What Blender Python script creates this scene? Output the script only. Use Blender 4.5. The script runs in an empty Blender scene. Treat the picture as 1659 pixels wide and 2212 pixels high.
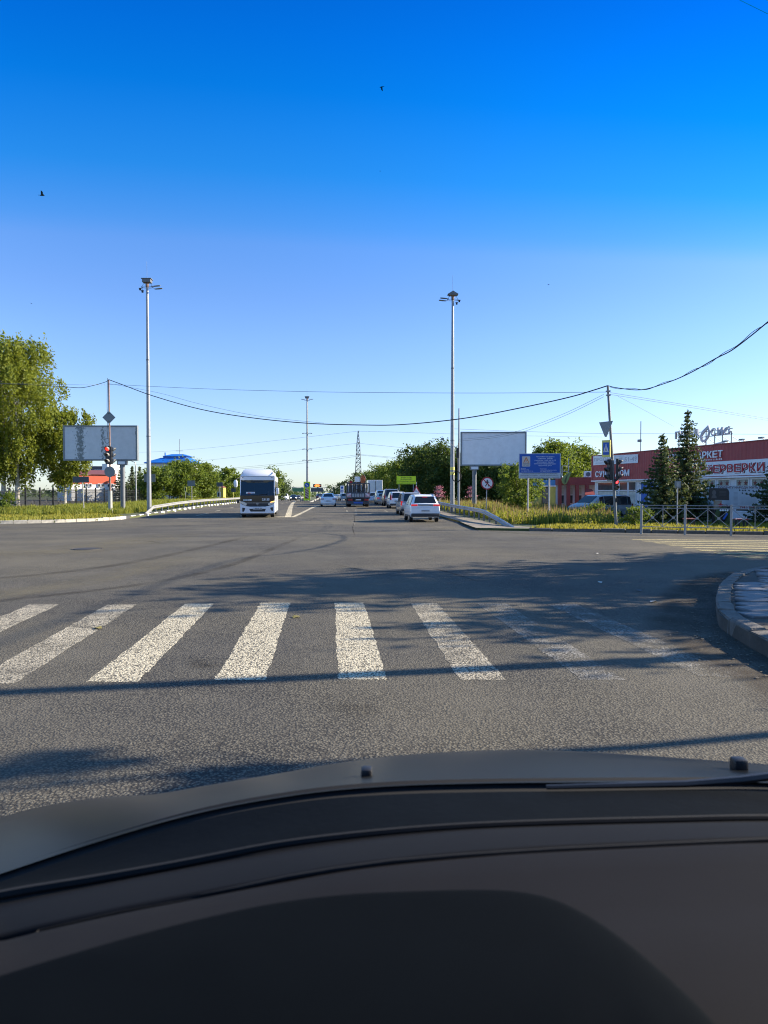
import bpy, bmesh, math, random
import numpy as np
from mathutils import Vector, Matrix
from mathutils.geometry import delaunay_2d_cdt

# ------------------------------------------------------------------ camera, sky, sun, exposure
F, HZ, CAMH = 1534.0, 1064.0, 1.52            # focal length, horizon row (photo viewed 1659 x 2212), eye height
CU, CV = 829.5, 1106.0
PITCH = math.atan((CV - HZ) / F)
SC = bpy.context.scene
COL = SC.collection
cam_d = bpy.data.cameras.new('camera'); cam = bpy.data.objects.new('camera', cam_d); COL.objects.link(cam)
cam_d.sensor_fit = 'VERTICAL'; cam_d.sensor_height = 36.0; cam_d.lens = F / 2212 * 36.0
cam_d.clip_start = 0.02; cam_d.clip_end = 9000
cam_d.dof.use_dof = True; cam_d.dof.focus_distance = 40.0; cam_d.dof.aperture_fstop = 6.4
cam.location = (0, 0, CAMH); cam.rotation_euler = (math.radians(90) - PITCH, 0, 0)
SC.camera = cam

SUN_EL, SUN_AZ = math.radians(25.0), math.radians(79.0)   # azimuth from +Y towards +X
world = bpy.data.worlds.new('World'); SC.world = world; world.use_nodes = True
wn = world.node_tree.nodes; wl = world.node_tree.links; wn.clear()
sky = wn.new('ShaderNodeTexSky'); sky.sky_type = 'NISHITA'; sky.sun_disc = False
sky.sun_elevation = SUN_EL; sky.sun_rotation = SUN_AZ
sky.altitude = 150; sky.air_density = 1.0; sky.dust_density = 0.4; sky.ozone_density = 2.0
wg = wn.new('ShaderNodeTexCoord'); wz = wn.new('ShaderNodeSeparateXYZ'); wl.new(wg.outputs['Generated'], wz.inputs[0])
wr = wn.new('ShaderNodeValToRGB'); wl.new(wz.outputs['Z'], wr.inputs[0])      # clear-air tint, deepening evenly from horizon to zenith
RAMP = [(0.0, (.68, .78, 1.0)), (.074, (.66, .72, .96)), (.138, (.62, .72, .98)), (.201, (.57, .71, .98)), (.261, (.50, .68, 1.0)), (.318, (.42, .68, 1.05)), (.372, (.40, .71, 1.1)), (.446, (.40, .76, 1.15)), (.57, (.42, .80, 1.15))]
wr.color_ramp.interpolation = 'LINEAR'
for i_, (p_, c_) in enumerate(RAMP):
    e_ = wr.color_ramp.elements[i_] if i_ < 2 else wr.color_ramp.elements.new(p_)
    e_.position = p_; e_.color = (c_[0] / 1.25, c_[1] / 1.25, c_[2] / 1.25, 1)
hs = wn.new('ShaderNodeMix'); hs.data_type = 'RGBA'; hs.blend_type = 'MULTIPLY'; hs.inputs[0].default_value = 1.0
bg = wn.new('ShaderNodeBackground'); bg.inputs['Strength'].default_value = 0.122
wo = wn.new('ShaderNodeOutputWorld')
wl.new(sky.outputs[0], hs.inputs[6]); wl.new(wr.outputs[0], hs.inputs[7]); wl.new(hs.outputs[2], bg.inputs[0]); wl.new(bg.outputs[0], wo.inputs[0])
sun_d = bpy.data.lights.new('sun', 'SUN'); sun_d.energy = 5.0; sun_d.angle = math.radians(0.5); sun_d.color = (1.0, 0.88, 0.70)
sun = bpy.data.objects.new('sun', sun_d); COL.objects.link(sun)
SDIR = Vector((math.cos(SUN_EL) * math.sin(SUN_AZ), math.cos(SUN_EL) * math.cos(SUN_AZ), math.sin(SUN_EL)))
sun.rotation_euler = SDIR.to_track_quat('Z', 'Y').to_euler(); sun.location = (30, 10, 40)
SC.view_settings.view_transform = 'Standard'; SC.view_settings.look = 'None'
SC.view_settings.gamma = 1.0; SC.view_settings.use_curve_mapping = False
SC.view_settings.exposure = 1.3
SC.cycles.filter_width = 1.1; SC.cycles.max_bounces = 6; SC.cycles.transparent_max_bounces = 16

# ------------------------------------------------------------------ helpers
def sstep(a, b, x):
    t = min(1.0, max(0.0, (x - a) / (b - a))); return t * t * (3 - 2 * t)
def gz(x, y):                                   # the road dips across the junction and falls away far off
    z = -0.28 * sstep(18, 40, y) * (1 - sstep(46, 80, y))
    if y > 130: z -= 0.01 * (min(y, 600) - 130)
    return z
def ray(u, v):
    a, b = (u - CU) / F, -(v - CV) / F
    return Vector((a, math.cos(PITCH) + b * math.sin(PITCH), b * math.cos(PITCH) - math.sin(PITCH)))
def P(u, v, Y):                                 # the point of pixel (u, v) at depth Y
    d = ray(u, v); return Vector((0, 0, CAMH)) + d * (Y / d.y)
def G(u, v, dz=0.0):                            # the point where pixel (u, v) meets the ground
    d = ray(u, v); Y = 30.0
    for _ in range(60):
        z = gz(0, Y) + dz; t = (z - CAMH) / d.z; Y = 0.5 * Y + 0.5 * max(1.0, min(900, t * d.y))
    return Vector((d.x / d.y * Y, Y, gz(0, Y) + dz))
def on_plane(u, v, A, B):                       # pixel onto the vertical plane through A and B
    n = Vector((-(B.y - A.y), B.x - A.x, 0)); d = ray(u, v); o = Vector((0, 0, CAMH))
    t = n.dot(Vector((A.x, A.y, 0)) - Vector((o.x, o.y, 0))) / n.dot(d)
    return o + d * t

def prop(o, label=None, cat=None, group=None, kind=None):
    if label: o['label'] = label
    if cat: o['category'] = cat
    if group: o['group'] = group
    if kind: o['kind'] = kind
    return o
def thing(name, label, cat, loc=(0, 0, 0), rz=0.0, group=None, kind=None):
    o = bpy.data.objects.new(name, None); COL.objects.link(o); o.empty_display_size = 0.3
    o.location = loc; o.rotation_euler = (0, 0, rz)
    return prop(o, label, cat, group, kind)
def link(name, me, mat=None, parent=None, loc=None, rot=None):
    o = bpy.data.objects.new(name, me); COL.objects.link(o)
    if mat is not None and len(me.materials) == 0: me.materials.append(mat)
    if parent: o.parent = parent
    if loc is not None: o.location = loc
    if rot is not None: o.rotation_euler = rot
    return o
def copy_tree(o, parent=None):
    c = o.copy(); COL.objects.link(c); c.parent = parent
    for ch in list(o.children): copy_tree(ch, c)
    return c
def np_mesh(name, V, Fc, smooth=False):         # V (n,3), Fc (m,k) arrays
    V = np.asarray(V, dtype=np.float32); Fc = np.asarray(Fc, dtype=np.int32); k = Fc.shape[1]
    me = bpy.data.meshes.new(name)
    me.vertices.add(len(V)); me.vertices.foreach_set('co', V.ravel())
    me.loops.add(Fc.size); me.loops.foreach_set('vertex_index', Fc.ravel())
    me.polygons.add(len(Fc)); me.polygons.foreach_set('loop_start', np.arange(0, Fc.size, k, dtype=np.int32))
    if smooth: me.polygons.foreach_set('use_smooth', np.ones(len(Fc), dtype=bool))
    me.update(calc_edges=True); me.validate()
    return me

class MB:                                       # collects simple solids, builds ONE mesh
    def __init__(s): s.v = []; s.f = []
    def add(s, vs, fs):
        b = len(s.v); s.v += [tuple(p) for p in vs]; s.f += [tuple(i + b for i in q) for q in fs]; return s
    def box(s, x0, x1, y0, y1, z0, z1):
        return s.add([(x0,y0,z0),(x1,y0,z0),(x1,y1,z0),(x0,y1,z0),(x0,y0,z1),(x1,y0,z1),(x1,y1,z1),(x0,y1,z1)],
                     [(0,3,2,1),(4,5,6,7),(0,1,5,4),(1,2,6,5),(2,3,7,6),(3,0,4,7)])
    def tube(s, p0, p1, r0, r1=None, n=8, caps=True):
        return s.path([p0, p1], [r0, r0 if r1 is None else r1], n, caps)
    def path(s, pts, r, n=6, caps=True):
        pts = [Vector(p) for p in pts]; m = len(pts)
        if not hasattr(r, '__len__'): r = [r] * m
        vs, fs = [], []; prev = None
        for i, p in enumerate(pts):
            t = (pts[min(i + 1, m - 1)] - pts[max(i - 1, 0)]).normalized()
            if prev is None:
                ref = Vector((0, 0, 1)) if abs(t.z) < .9 else Vector((1, 0, 0))
                a = t.cross(ref).normalized()
            else: a = (prev - t * prev.dot(t)).normalized()
            prev = a; b = t.cross(a)
            for k in range(n):
                w = 2 * math.pi * k / n; vs.append(p + (a * math.cos(w) + b * math.sin(w)) * r[i])
        for i in range(m - 1):
            for k in range(n):
                k2 = (k + 1) % n; fs.append((i*n+k, i*n+k2, (i+1)*n+k2, (i+1)*n+k))
        if caps:
            fs.append(tuple(range(n))[::-1]); fs.append(tuple((m-1)*n+k for k in range(n)))
        return s.add(vs, fs)
    def prism(s, poly, y0, y1):                 # polygon in x-z, extruded along y
        n = len(poly); vs = [(x, y0, z) for x, z in poly] + [(x, y1, z) for x, z in poly]
        fs = [tuple(range(n)), tuple(range(2*n-1, n-1, -1))] + [(i, (i+1) % n + 0, (i+1) % n + n, i + n)[::-1] for i in range(n)]
        return s.add(vs, fs)
    def slab(s, poly, z0, z1):                  # polygon in x-y, extruded along z
        n = len(poly); vs = [(x, y, z0) for x, y in poly] + [(x, y, z1) for x, y in poly]
        fs = [tuple(range(n))[::-1], tuple(range(n, 2*n))] + [(i, (i+1) % n, (i+1) % n + n, i + n) for i in range(n)]
        return s.add(vs, fs)
    def disc(s, c, r, axis='y', th=0.02, n=24):
        p = [(c[0] + r * math.cos(2*math.pi*k/n), c[2] + r * math.sin(2*math.pi*k/n)) for k in range(n)]
        return s.prism(p, c[1] - th / 2, c[1] + th / 2)
    def loft(s, rings, close=True, caps=True):
        m, n = len(rings), len(rings[0]); vs = [p for r_ in rings for p in r_]; fs = []
        for i in range(m - 1):
            for k in range(n if close else n - 1):
                k2 = (k + 1) % n; fs.append((i*n+k, i*n+k2, (i+1)*n+k2, (i+1)*n+k))
        if caps: fs.append(tuple(range(n))[::-1]); fs.append(tuple((m-1)*n+k for k in range(n)))
        return s.add(vs, fs)
    def mesh(s, name, smooth=False, bevel=0, seg=2):
        me = bpy.data.meshes.new(name); me.from_pydata([tuple(p) for p in s.v], [], s.f)
        bm = bmesh.new(); bm.from_mesh(me)
        if bevel:
            bmesh.ops.remove_doubles(bm, verts=bm.verts, dist=1e-5)
            bmesh.ops.recalc_face_normals(bm, faces=bm.faces)
            es = [e for e in bm.edges if len(e.link_faces) == 2 and e.calc_face_angle(0) > 0.45]
            bmesh.ops.bevel(bm, geom=es, offset=bevel, segments=seg, profile=0.5, affect='EDGES', clamp_overlap=True)
        bmesh.ops.recalc_face_normals(bm, faces=bm.faces)
        bm.to_mesh(me); bm.free()
        if smooth:
            me.polygons.foreach_set('use_smooth', np.ones(len(me.polygons), dtype=bool))
            try: me.set_sharp_from_angle(angle=math.radians(38))
            except Exception: pass
        me.update(); return me
    def build(s, name, mat, parent=None, smooth=False, bevel=0, seg=2, loc=None, rot=None):
        return link(name, s.mesh(name, smooth, bevel, seg), mat, parent, loc, rot)

def text_mesh(txt, w=None, h=None, ext=0.0, bold=0.0, space=1.0):
    cu = bpy.data.curves.new('t', 'FONT'); cu.body = txt; cu.size = 1.0; cu.extrude = ext; cu.offset = bold
    cu.align_x = 'CENTER'; cu.space_character = space; cu.resolution_u = 2
    o = bpy.data.objects.new('t', cu); COL.objects.link(o)
    dg = bpy.context.evaluated_depsgraph_get(); me = bpy.data.meshes.new_from_object(o.evaluated_get(dg))
    bpy.data.objects.remove(o); bpy.data.curves.remove(cu)
    n = len(me.vertices)
    if n == 0: return me
    co = np.zeros(n * 3, dtype=np.float32); me.vertices.foreach_get('co', co); co = co.reshape(-1, 3)
    lo, hi = co.min(0), co.max(0)
    sx = (w / (hi[0] - lo[0])) if w else None; sy = (h / (hi[1] - lo[1])) if h else None
    sx = sx or sy; sy = sy or sx
    x = (co[:, 0] - (lo[0] + hi[0]) / 2) * sx; z = (co[:, 1] - (lo[1] + hi[1]) / 2) * sy
    out = np.stack([x, -co[:, 2], z], 1).astype(np.float32)      # stands up, reads from -y
    me.vertices.foreach_set('co', out.ravel()); me.update(); return me
def text(txt, mat, parent, x, y, z, w=None, h=None, ext=0.0, bold=0.0, name='lettering', space=1.0):
    o = link(name, text_mesh(txt, w, h, ext, bold, space), mat, parent, (x, y, z)); o['kind'] = 'stuff'; return o   # a printed line, too small to split
def letters(txt, mat, parent, x0, x1, y, z, h, ext=0.02, bold=0.0, name='letter', zs=None):
    """each character a part, spread between x0 and x1"""
    wid = {'И': 1.0, 'М': 1.15, 'Ш': 1.2, 'Ф': 1.1, ' ': .5, 'Д': 1.0}
    tot = sum(wid.get(c, .9) for c in txt); x = x0; k = (x1 - x0) / tot
    for i, c in enumerate(txt):
        w = wid.get(c, .9) * k
        if c != ' ':
            link(name, text_mesh(c, w * .84, h, ext, bold), mat, parent, (x + w / 2, y, z + (zs(i) if zs else 0)))
        x += w

# ------------------------------------------------------------------ materials
def nd(nt, t, **kw):
    n = nt.nodes.new(t)
    for k, v in kw.items():
        if k in n.inputs: n.inputs[k].default_value = v
        else: setattr(n, k, v)
    return n
def mat(name, col, rough=0.6, metal=0.0, var=0.12, scale=3.0, bump=0.0, bscale=40.0, emit=0.0, coat=0.0, trans=0.0, ecol=None, spec=0.5, dirt=None):
    m = bpy.data.materials.new(name); m.use_nodes = True; nt = m.node_tree; nt.nodes.clear()
    out = nd(nt, 'ShaderNodeOutputMaterial'); p = nd(nt, 'ShaderNodeBsdfPrincipled')
    p.inputs['Roughness'].default_value = rough; p.inputs['Metallic'].default_value = metal
    p.inputs['Specular IOR Level'].default_value = spec
    if coat: p.inputs['Coat Weight'].default_value = coat; p.inputs['Coat Roughness'].default_value = 0.05
    nt.links.new(p.outputs[0], out.inputs[0])
    tc = nd(nt, 'ShaderNodeTexCoord')
    if var:
        n = nd(nt, 'ShaderNodeTexNoise', Scale=scale, Detail=5.0, Roughness=0.65); nt.links.new(tc.outputs['Object'], n.inputs['Vector'])
        r = nd(nt, 'ShaderNodeMapRange'); r.inputs['From Min'].default_value = 0.3; r.inputs['From Max'].default_value = 0.7
        nt.links.new(n.outputs[0], r.inputs['Value'])
        mx = nd(nt, 'ShaderNodeMix', data_type='RGBA')
        d = dirt if dirt else tuple(c * (1 - var) for c in col); l = tuple(min(1, c * (1 + var)) for c in col)
        mx.inputs['A'].default_value = (*d, 1) if False else (d[0], d[1], d[2], 1); mx.inputs['B'].default_value = (l[0], l[1], l[2], 1)
        for i, s in enumerate(mx.inputs):
            if s.type == 'RGBA' and s.name == 'A': s.default_value = (d[0], d[1], d[2], 1)
            if s.type == 'RGBA' and s.name == 'B': s.default_value = (l[0], l[1], l[2], 1)
        nt.links.new(r.outputs[0], mx.inputs['Factor']); res = [o for o in mx.outputs if o.type == 'RGBA'][0]
        nt.links.new(res, p.inputs['Base Color'])
    else: p.inputs['Base Color'].default_value = (col[0], col[1], col[2], 1)
    if bump:
        n2 = nd(nt, 'ShaderNodeTexNoise', Scale=bscale, Detail=4.0); nt.links.new(tc.outputs['Object'], n2.inputs['Vector'])
        b = nd(nt, 'ShaderNodeBump', Strength=bump, Distance=0.01); nt.links.new(n2.outputs[0], b.inputs['Height']); nt.links.new(b.outputs[0], p.inputs['Normal'])
    if emit:
        e = ecol or col; p.inputs['Emission Color'].default_value = (e[0], e[1], e[2], 1); p.inputs['Emission Strength'].default_value = emit
    if trans: p.inputs['Transmission Weight'].default_value = trans
    return m
def mixc(nt, f, a, b):
    mx = nd(nt, 'ShaderNodeMix', data_type='RGBA')
    ins = [s for s in mx.inputs if s.type == 'RGBA']
    for s, c in zip(ins, (a, b)):
        if hasattr(c, 'is_output'): nt.links.new(c, s)
        else: s.default_value = (c[0], c[1], c[2], 1)
    fi = [s for s in mx.inputs if s.type == 'VALUE'][0]
    if hasattr(f, 'is_output'): nt.links.new(f, fi)
    else: fi.default_value = f
    return [o for o in mx.outputs if o.type == 'RGBA'][0]
def ramp(nt, src, a, b, lo=0.0, hi=1.0):
    r = nd(nt, 'ShaderNodeMapRange'); nt.links.new(src, r.inputs['Value'])
    for k, v in zip(('From Min', 'From Max', 'To Min', 'To Max'), (a, b, lo, hi)): r.inputs[k].default_value = v
    return r.outputs[0]
def noise(nt, vec, scale, detail=4.0, rough=0.6, mapping=None):
    n = nd(nt, 'ShaderNodeTexNoise', Scale=scale, Detail=detail, Roughness=rough)
    if mapping:
        mp = nd(nt, 'ShaderNodeMapping'); mp.inputs['Scale'].default_value = mapping; nt.links.new(vec, mp.inputs['Vector']); vec = mp.outputs[0]
    nt.links.new(vec, n.inputs['Vector']); return n.outputs[0]
def asphalt(name, paint=None, wear=(0.4, 0.6), tar=False):
    m = bpy.data.materials.new(name); m.use_nodes = True; nt = m.node_tree; nt.nodes.clear()
    out = nd(nt, 'ShaderNodeOutputMaterial'); p = nd(nt, 'ShaderNodeBsdfPrincipled')
    pos = nd(nt, 'ShaderNodeNewGeometry').outputs['Position']
    v = nd(nt, 'ShaderNodeTexVoronoi', Scale=58.0); nt.links.new(pos, v.inputs['Vector'])
    n1 = noise(nt, pos, 75.0, 3.0, 0.7)
    # stones of the aggregate: each its own tone
    g = nd(nt, 'ShaderNodeSeparateColor'); nt.links.new(v.outputs['Color'], g.inputs[0])
    stone = mixc(nt, g.outputs[0], (0.074, 0.067, 0.053), (0.218, 0.197, 0.150))
    fine = mixc(nt, ramp(nt, n1, .35, .7), stone, (0.154, 0.140, 0.109))
    joint = mixc(nt, ramp(nt, v.outputs['Distance'], 0.25, 0.62), fine, (0.030, 0.028, 0.026))
    # wide tonal patches, dusty streaks along the traffic
    w1 = noise(nt, pos, 0.16, 4.0, 0.55); w2 = noise(nt, pos, 0.9, 5.0, 0.6, (1.0, 0.12, 1.0)); w3 = noise(nt, pos, 1.7, 6.0, .6)
    flat = mixc(nt, ramp(nt, noise(nt, pos, .55, 5.0, .6), .42, .68, 0, .55), joint, (0.122, 0.111, 0.090))
    c = mixc(nt, ramp(nt, w1, .42, .68, 0, .42), flat, (0.195, 0.168, 0.110))
    c = mixc(nt, ramp(nt, w2, .45, .75, 0, .28), c, (0.048, 0.046, 0.044))
    c = mixc(nt, ramp(nt, w3, .55, .8, 0, .22), c, (0.180, 0.161, 0.130))
    # the odd crack
    vc = nd(nt, 'ShaderNodeTexVoronoi', Scale=0.22, feature='DISTANCE_TO_EDGE')
    wv = nd(nt, 'ShaderNodeTexNoise', Scale=1.5, Detail=5.0); nt.links.new(pos, wv.inputs['Vector'])
    ad = nd(nt, 'ShaderNodeMix', data_type='VECTOR'); 
    vi = [s for s in ad.inputs if s.type == 'VECTOR']; [s for s in ad.inputs if s.type == 'VALUE'][0].default_value = 0.25
    nt.links.new(pos, vi[0]); nt.links.new(wv.outputs['Color'], vi[1])
    nt.links.new([o for o in ad.outputs if o.type == 'VECTOR'][0], vc.inputs['Vector'])
    c = mixc(nt, ramp(nt, vc.outputs[0], 0.0, 0.006, .30, 0), c, (0.02, 0.02, 0.02))
    if paint:
        wz = noise(nt, pos, 14.0, 6.0, .75); wb = noise(nt, pos, 1.9, 4.0, .65)
        sm = nd(nt, 'ShaderNodeMath', operation='ADD'); nt.links.new(ramp(nt, wz, 0, 1, 0, .5), sm.inputs[0]); nt.links.new(ramp(nt, wb, 0, 1, 0, .5), sm.inputs[1])
        f = ramp(nt, sm.outputs[0], wear[0], wear[1])
        pits = ramp(nt, v.outputs['Distance'], .38, .66, 1, 0.10)
        ff = nd(nt, 'ShaderNodeMath', operation='MULTIPLY'); nt.links.new(f, ff.inputs[0]); nt.links.new(pits, ff.inputs[1])
        c = mixc(nt, ff.outputs[0], c, paint)
    nt.links.new(c, p.inputs['Base Color'])
    p.inputs['Roughness'].default_value = 0.80; p.inputs['Specular IOR Level'].default_value = 0.18
    hsum = nd(nt, 'ShaderNodeMath', operation='SUBTRACT'); nt.links.new(n1, hsum.inputs[0]); nt.links.new(v.outputs['Distance'], hsum.inputs[1])
    b = nd(nt, 'ShaderNodeBump', Strength=0.75, Distance=0.007); nt.links.new(hsum.outputs[0], b.inputs['Height']); nt.links.new(b.outputs[0], p.inputs['Normal'])
    nt.links.new(p.outputs[0], out.inputs[0]); return m
def foliage(name, a, b, trans=0.35, scale=0.8, rough=0.6):
    m = bpy.data.materials.new(name); m.use_nodes = True; nt = m.node_tree; nt.nodes.clear()
    out = nd(nt, 'ShaderNodeOutputMaterial'); geo = nd(nt, 'ShaderNodeNewGeometry'); tc = nd(nt, 'ShaderNodeTexCoord')
    n = noise(nt, tc.outputs['Object'], scale, 3.0)
    sm = nd(nt, 'ShaderNodeMath', operation='ADD'); nt.links.new(ramp(nt, n, .3, .7, 0, .55), sm.inputs[0])
    nt.links.new(ramp(nt, geo.outputs['Random Per Island'], 0, 1, 0, .45), sm.inputs[1])
    c = mixc(nt, sm.outputs[0], a, b)
    p = nd(nt, 'ShaderNodeBsdfPrincipled'); p.inputs['Roughness'].default_value = rough; p.inputs['Specular IOR Level'].default_value = .3; nt.links.new(c, p.inputs['Base Color'])
    t = nd(nt, 'ShaderNodeBsdfTranslucent'); c2 = mixc(nt, .5, c, (b[0]*1.5, b[1]*1.4, b[2])); nt.links.new(c2, t.inputs[0])
    mx = nd(nt, 'ShaderNodeMixShader'); mx.inputs[0].default_value = trans
    nt.links.new(p.outputs[0], mx.inputs[1]); nt.links.new(t.outputs[0], mx.inputs[2]); nt.links.new(mx.outputs[0], out.inputs[0]); return m
def glass(name, tint=(0.6, 0.68, 0.7), gloss=0.12):
    m = bpy.data.materials.new(name); m.use_nodes = True; nt = m.node_tree; nt.nodes.clear()
    out = nd(nt, 'ShaderNodeOutputMaterial'); t = nd(nt, 'ShaderNodeBsdfTransparent'); t.inputs[0].default_value = (*tint, 1)
    g = nd(nt, 'ShaderNodeBsdfGlossy'); g.inputs['Roughness'].default_value = 0.03
    fr = nd(nt, 'ShaderNodeFresnel', IOR=1.5); mx = nd(nt, 'ShaderNodeMixShader')
    nt.links.new(ramp(nt, fr.outputs[0], 0, 1, gloss * .4, 1), mx.inputs[0]); nt.links.new(t.outputs[0], mx.inputs[1]); nt.links.new(g.outputs[0], mx.inputs[2]); nt.links.new(mx.outputs[0], out.inputs[0]); return m

MT = {}
MT['asphalt'] = asphalt('asphalt')
MT['paint'] = asphalt('road_paint', (0.64, 0.57, 0.41), (0.30, 0.46))
MT['paint_worn'] = asphalt('road_paint_worn', (0.54, 0.48, 0.36), (0.36, 0.58))
MT['paint_faint'] = asphalt('road_paint_faint', (0.44, 0.42, 0.38), (0.43, 0.74))
MT['paint_yellow'] = asphalt('road_paint_yellow', (0.62, 0.52, 0.24), (0.30, 0.52))
MT['kerb'] = mat('kerb_concrete', (0.36, 0.34, 0.29), .9, var=.22, scale=6, bump=.5, bscale=30)
MT['kerb_white'] = mat('kerb_white_paint', (0.72, 0.71, 0.68), .8, var=.12, scale=6, bump=.3)
MT['kerb_black'] = mat('kerb_black_paint', (0.05, 0.05, 0.055), .8, var=.2, scale=6, bump=.3)
MT['kerb_old'] = mat('kerb_old_concrete', (0.13, 0.115, 0.098), .92, var=.3, scale=9, bump=.8, bscale=45)
MT['dirt'] = mat('dirt', (0.075, 0.060, 0.045), .95, var=.35, scale=3, bump=.8, bscale=20)
MT['sand'] = mat('sandy_shoulder', (0.22, 0.185, 0.14), .95, var=.3, scale=1.2, bump=.6, bscale=25)
MT['ground'] = mat('ground_grass', (0.075, 0.085, 0.028), .95, var=.35, scale=.6, bump=.8, bscale=9)
MT['slab'] = mat('paving_slab', (0.17, 0.16, 0.155), .75, var=.22, scale=5, bump=.35, bscale=40)
MT['steel'] = mat('galvanised_steel', (0.36, 0.36, 0.36), .5, .35, var=.14, scale=4)
MT['steel_dark'] = mat('grey_steel', (0.16, 0.17, 0.18), .5, .4, var=.2, scale=4)
MT['pole'] = mat('painted_pole', (0.27, 0.28, 0.29), .42, .3, var=.1, scale=2)
MT['concrete'] = mat('concrete', (0.38, 0.37, 0.34), .9, var=.15, scale=5, bump=.4)
MT['rust'] = mat('rusty_steel', (0.22, 0.14, 0.11), .75, .2, var=.3, scale=5)
MT['black'] = mat('black_plastic', (0.014, 0.014, 0.016), .5, var=.2, scale=5)
MT['blackiron'] = mat('black_iron', (0.02, 0.02, 0.022), .5, .2, var=.2, scale=5)
MT['signback'] = mat('sign_back', (0.20, 0.22, 0.225), .5, .3, var=.12, scale=5)
MT['signdark'] = mat('dark_sign_back', (0.09, 0.10, 0.11), .6, .2, var=.12, scale=5)
MT['white'] = mat('white_paint', (0.78, 0.79, 0.80), .4, var=.05, scale=3)
MT['rubber'] = mat('rubber', (0.016, 0.016, 0.017), .85, var=.2, scale=12)
MT['cable'] = mat('cable_black', (0.015, 0.016, 0.018), .6, var=.1)
MT['wire'] = mat('thin_wire', (0.12, 0.13, 0.15), .5, .3, var=.1)
MT['txt_white'] = mat('print_white', (0.80, 0.80, 0.80), .6, var=0)
MT['txt_black'] = mat('print_black', (0.02, 0.02, 0.022), .6, var=0)
MT['txt_red'] = mat('print_red', (0.42, 0.02, 0.03), .6, var=0)
MT['txt_blue'] = mat('print_blue', (0.02, 0.10, 0.42), .6, var=0)
# ------------------------------------------------------------------ ground, road, verges, kerbs
def ystations(y0, y1):
    ys = [y0]; y = y0
    while y < y1:
        y += 2.0 if 10 < y < 84 else (10.0 if y < 300 else 60.0)
        ys.append(min(y, y1))
    return ys
def lerp_poly(pl, y):
    for (x0, y0), (x1, y1) in zip(pl, pl[1:]):
        if y <= y1: return x0 + (x1 - x0) * (y - y0) / (y1 - y0)
    return pl[-1][0]
LEFT = [(-17.6, 49.3), (-18.9, 73), (-20.9, 101), (-25, 150), (-31, 200), (-46, 300), (-80, 480), (-105, 600)]
RIGHT = [(4.4, 32.4), (4.6, 43), (2.7, 73), (0.7, 101), (-3.5, 150), (-9.5, 200), (-24, 300), (-56, 480), (-80, 600)]

ys = ystations(-70, 4500); xs = [-4000, -900, -200, -60, -20, 0, 20, 60, 200, 900, 4000]
V = [(x, y, gz(x, y) - 0.06) for y in ys for x in xs]; nx = len(xs)
Fc = [(j*nx+i, j*nx+i+1, (j+1)*nx+i+1, (j+1)*nx+i) for j in range(len(ys)-1) for i in range(nx-1)]
prop(link('ground', np_mesh('ground', V, Fc), MT['ground']), kind='structure')

V, Fc = [], []
ys = [y for y in ystations(-40, 600)]
for y in ys:
    if y <= 64: xl, xr = -95.0, 70.0
    else: xl, xr = lerp_poly(LEFT, y) - .4, lerp_poly(RIGHT, y) + .4
    for k in range(9): V.append((xl + (xr - xl) * k / 8, y, gz(0, y)))
Fc = [(j*9+i, j*9+i+1, (j+1)*9+i+1, (j+1)*9+i) for j in range(len(ys)-1) for i in range(8)]
road = prop(link('road', np_mesh('road', V, Fc), MT['asphalt']), kind='structure')

def inside(px, py, poly):
    r = np.zeros(len(px), bool); n = len(poly); j = n - 1
    for i in range(n):
        xi, yi = poly[i]; xj, yj = poly[j]
        c = ((yi > py) != (yj > py)) & (px < (xj - xi) * (py - yi) / ((yj - yi) + 1e-12) + xi)
        r ^= c; j = i
    return r
def resample(poly, closed=True):
    out = []; n = len(poly)
    for i in range(n if closed else n - 1):
        a, b = Vector(poly[i]), Vector(poly[(i + 1) % n]); L = (b - a).length
        st = 2.5 if min(a.y, b.y) < 88 else 25.0
        k = max(1, int(L / st))
        for q in range(k): out.append(tuple(a.lerp(b, q / k)))
    if not closed: out.append(tuple(poly[-1]))
    return out
def sheet(name, poly, zoff, material, parent=None, skirt=0.0, kind='structure'):
    bd = resample(poly); x0 = min(p[0] for p in bd); x1 = max(p[0] for p in bd); y0 = min(p[1] for p in bd); y1 = min(88, max(p[1] for p in bd))
    pts = [Vector(p) for p in bd]; nb = len(pts)
    if y1 > y0:
        gx, gy = np.meshgrid(np.arange(x0 + 1, x1, 4.0 if x1 - x0 > 40 else 2.0), np.arange(y0 + .7, y1, 2.2)); gx, gy = gx.ravel(), gy.ravel()
        k = inside(gx, gy, bd)
        pts += [Vector((a, b)) for a, b in zip(gx[k], gy[k])]
    r = delaunay_2d_cdt(pts, [(i, (i + 1) % nb) for i in range(nb)], [], 1, 1e-5)
    vs = [(p[0], p[1], gz(0, p[1]) + zoff) for p in r[0]]; fs = [tuple(f) for f in r[2]]
    if skirt:
        b = len(vs); 
        vs += [(p[0], p[1], gz(0, p[1]) + zoff) for p in bd] + [(p[0], p[1], gz(0, p[1]) + zoff - skirt) for p in bd]
        fs += [(b+i, b+(i+1) % nb, b+nb+(i+1) % nb, b+nb+i) for i in range(nb)]
    me = bpy.data.meshes.new(name); me.from_pydata(vs, [], fs)
    bm = bmesh.new(); bm.from_mesh(me); bmesh.ops.recalc_face_normals(bm, faces=bm.faces)
    for f in bm.faces:
        if abs(f.normal.z) > .5 and f.normal.z < 0: f.normal_flip()
    bm.to_mesh(me); bm.free()
    o = link(name, me, material, parent)
    if parent is None and kind: o['kind'] = kind
    return o
KL = [(-95, 34), (-34, 37.6), (-26, 39.2), (-22, 40.6), (-19.6, 42.2), (-18.1, 44.8), (-17.6, 49.3)]
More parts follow.
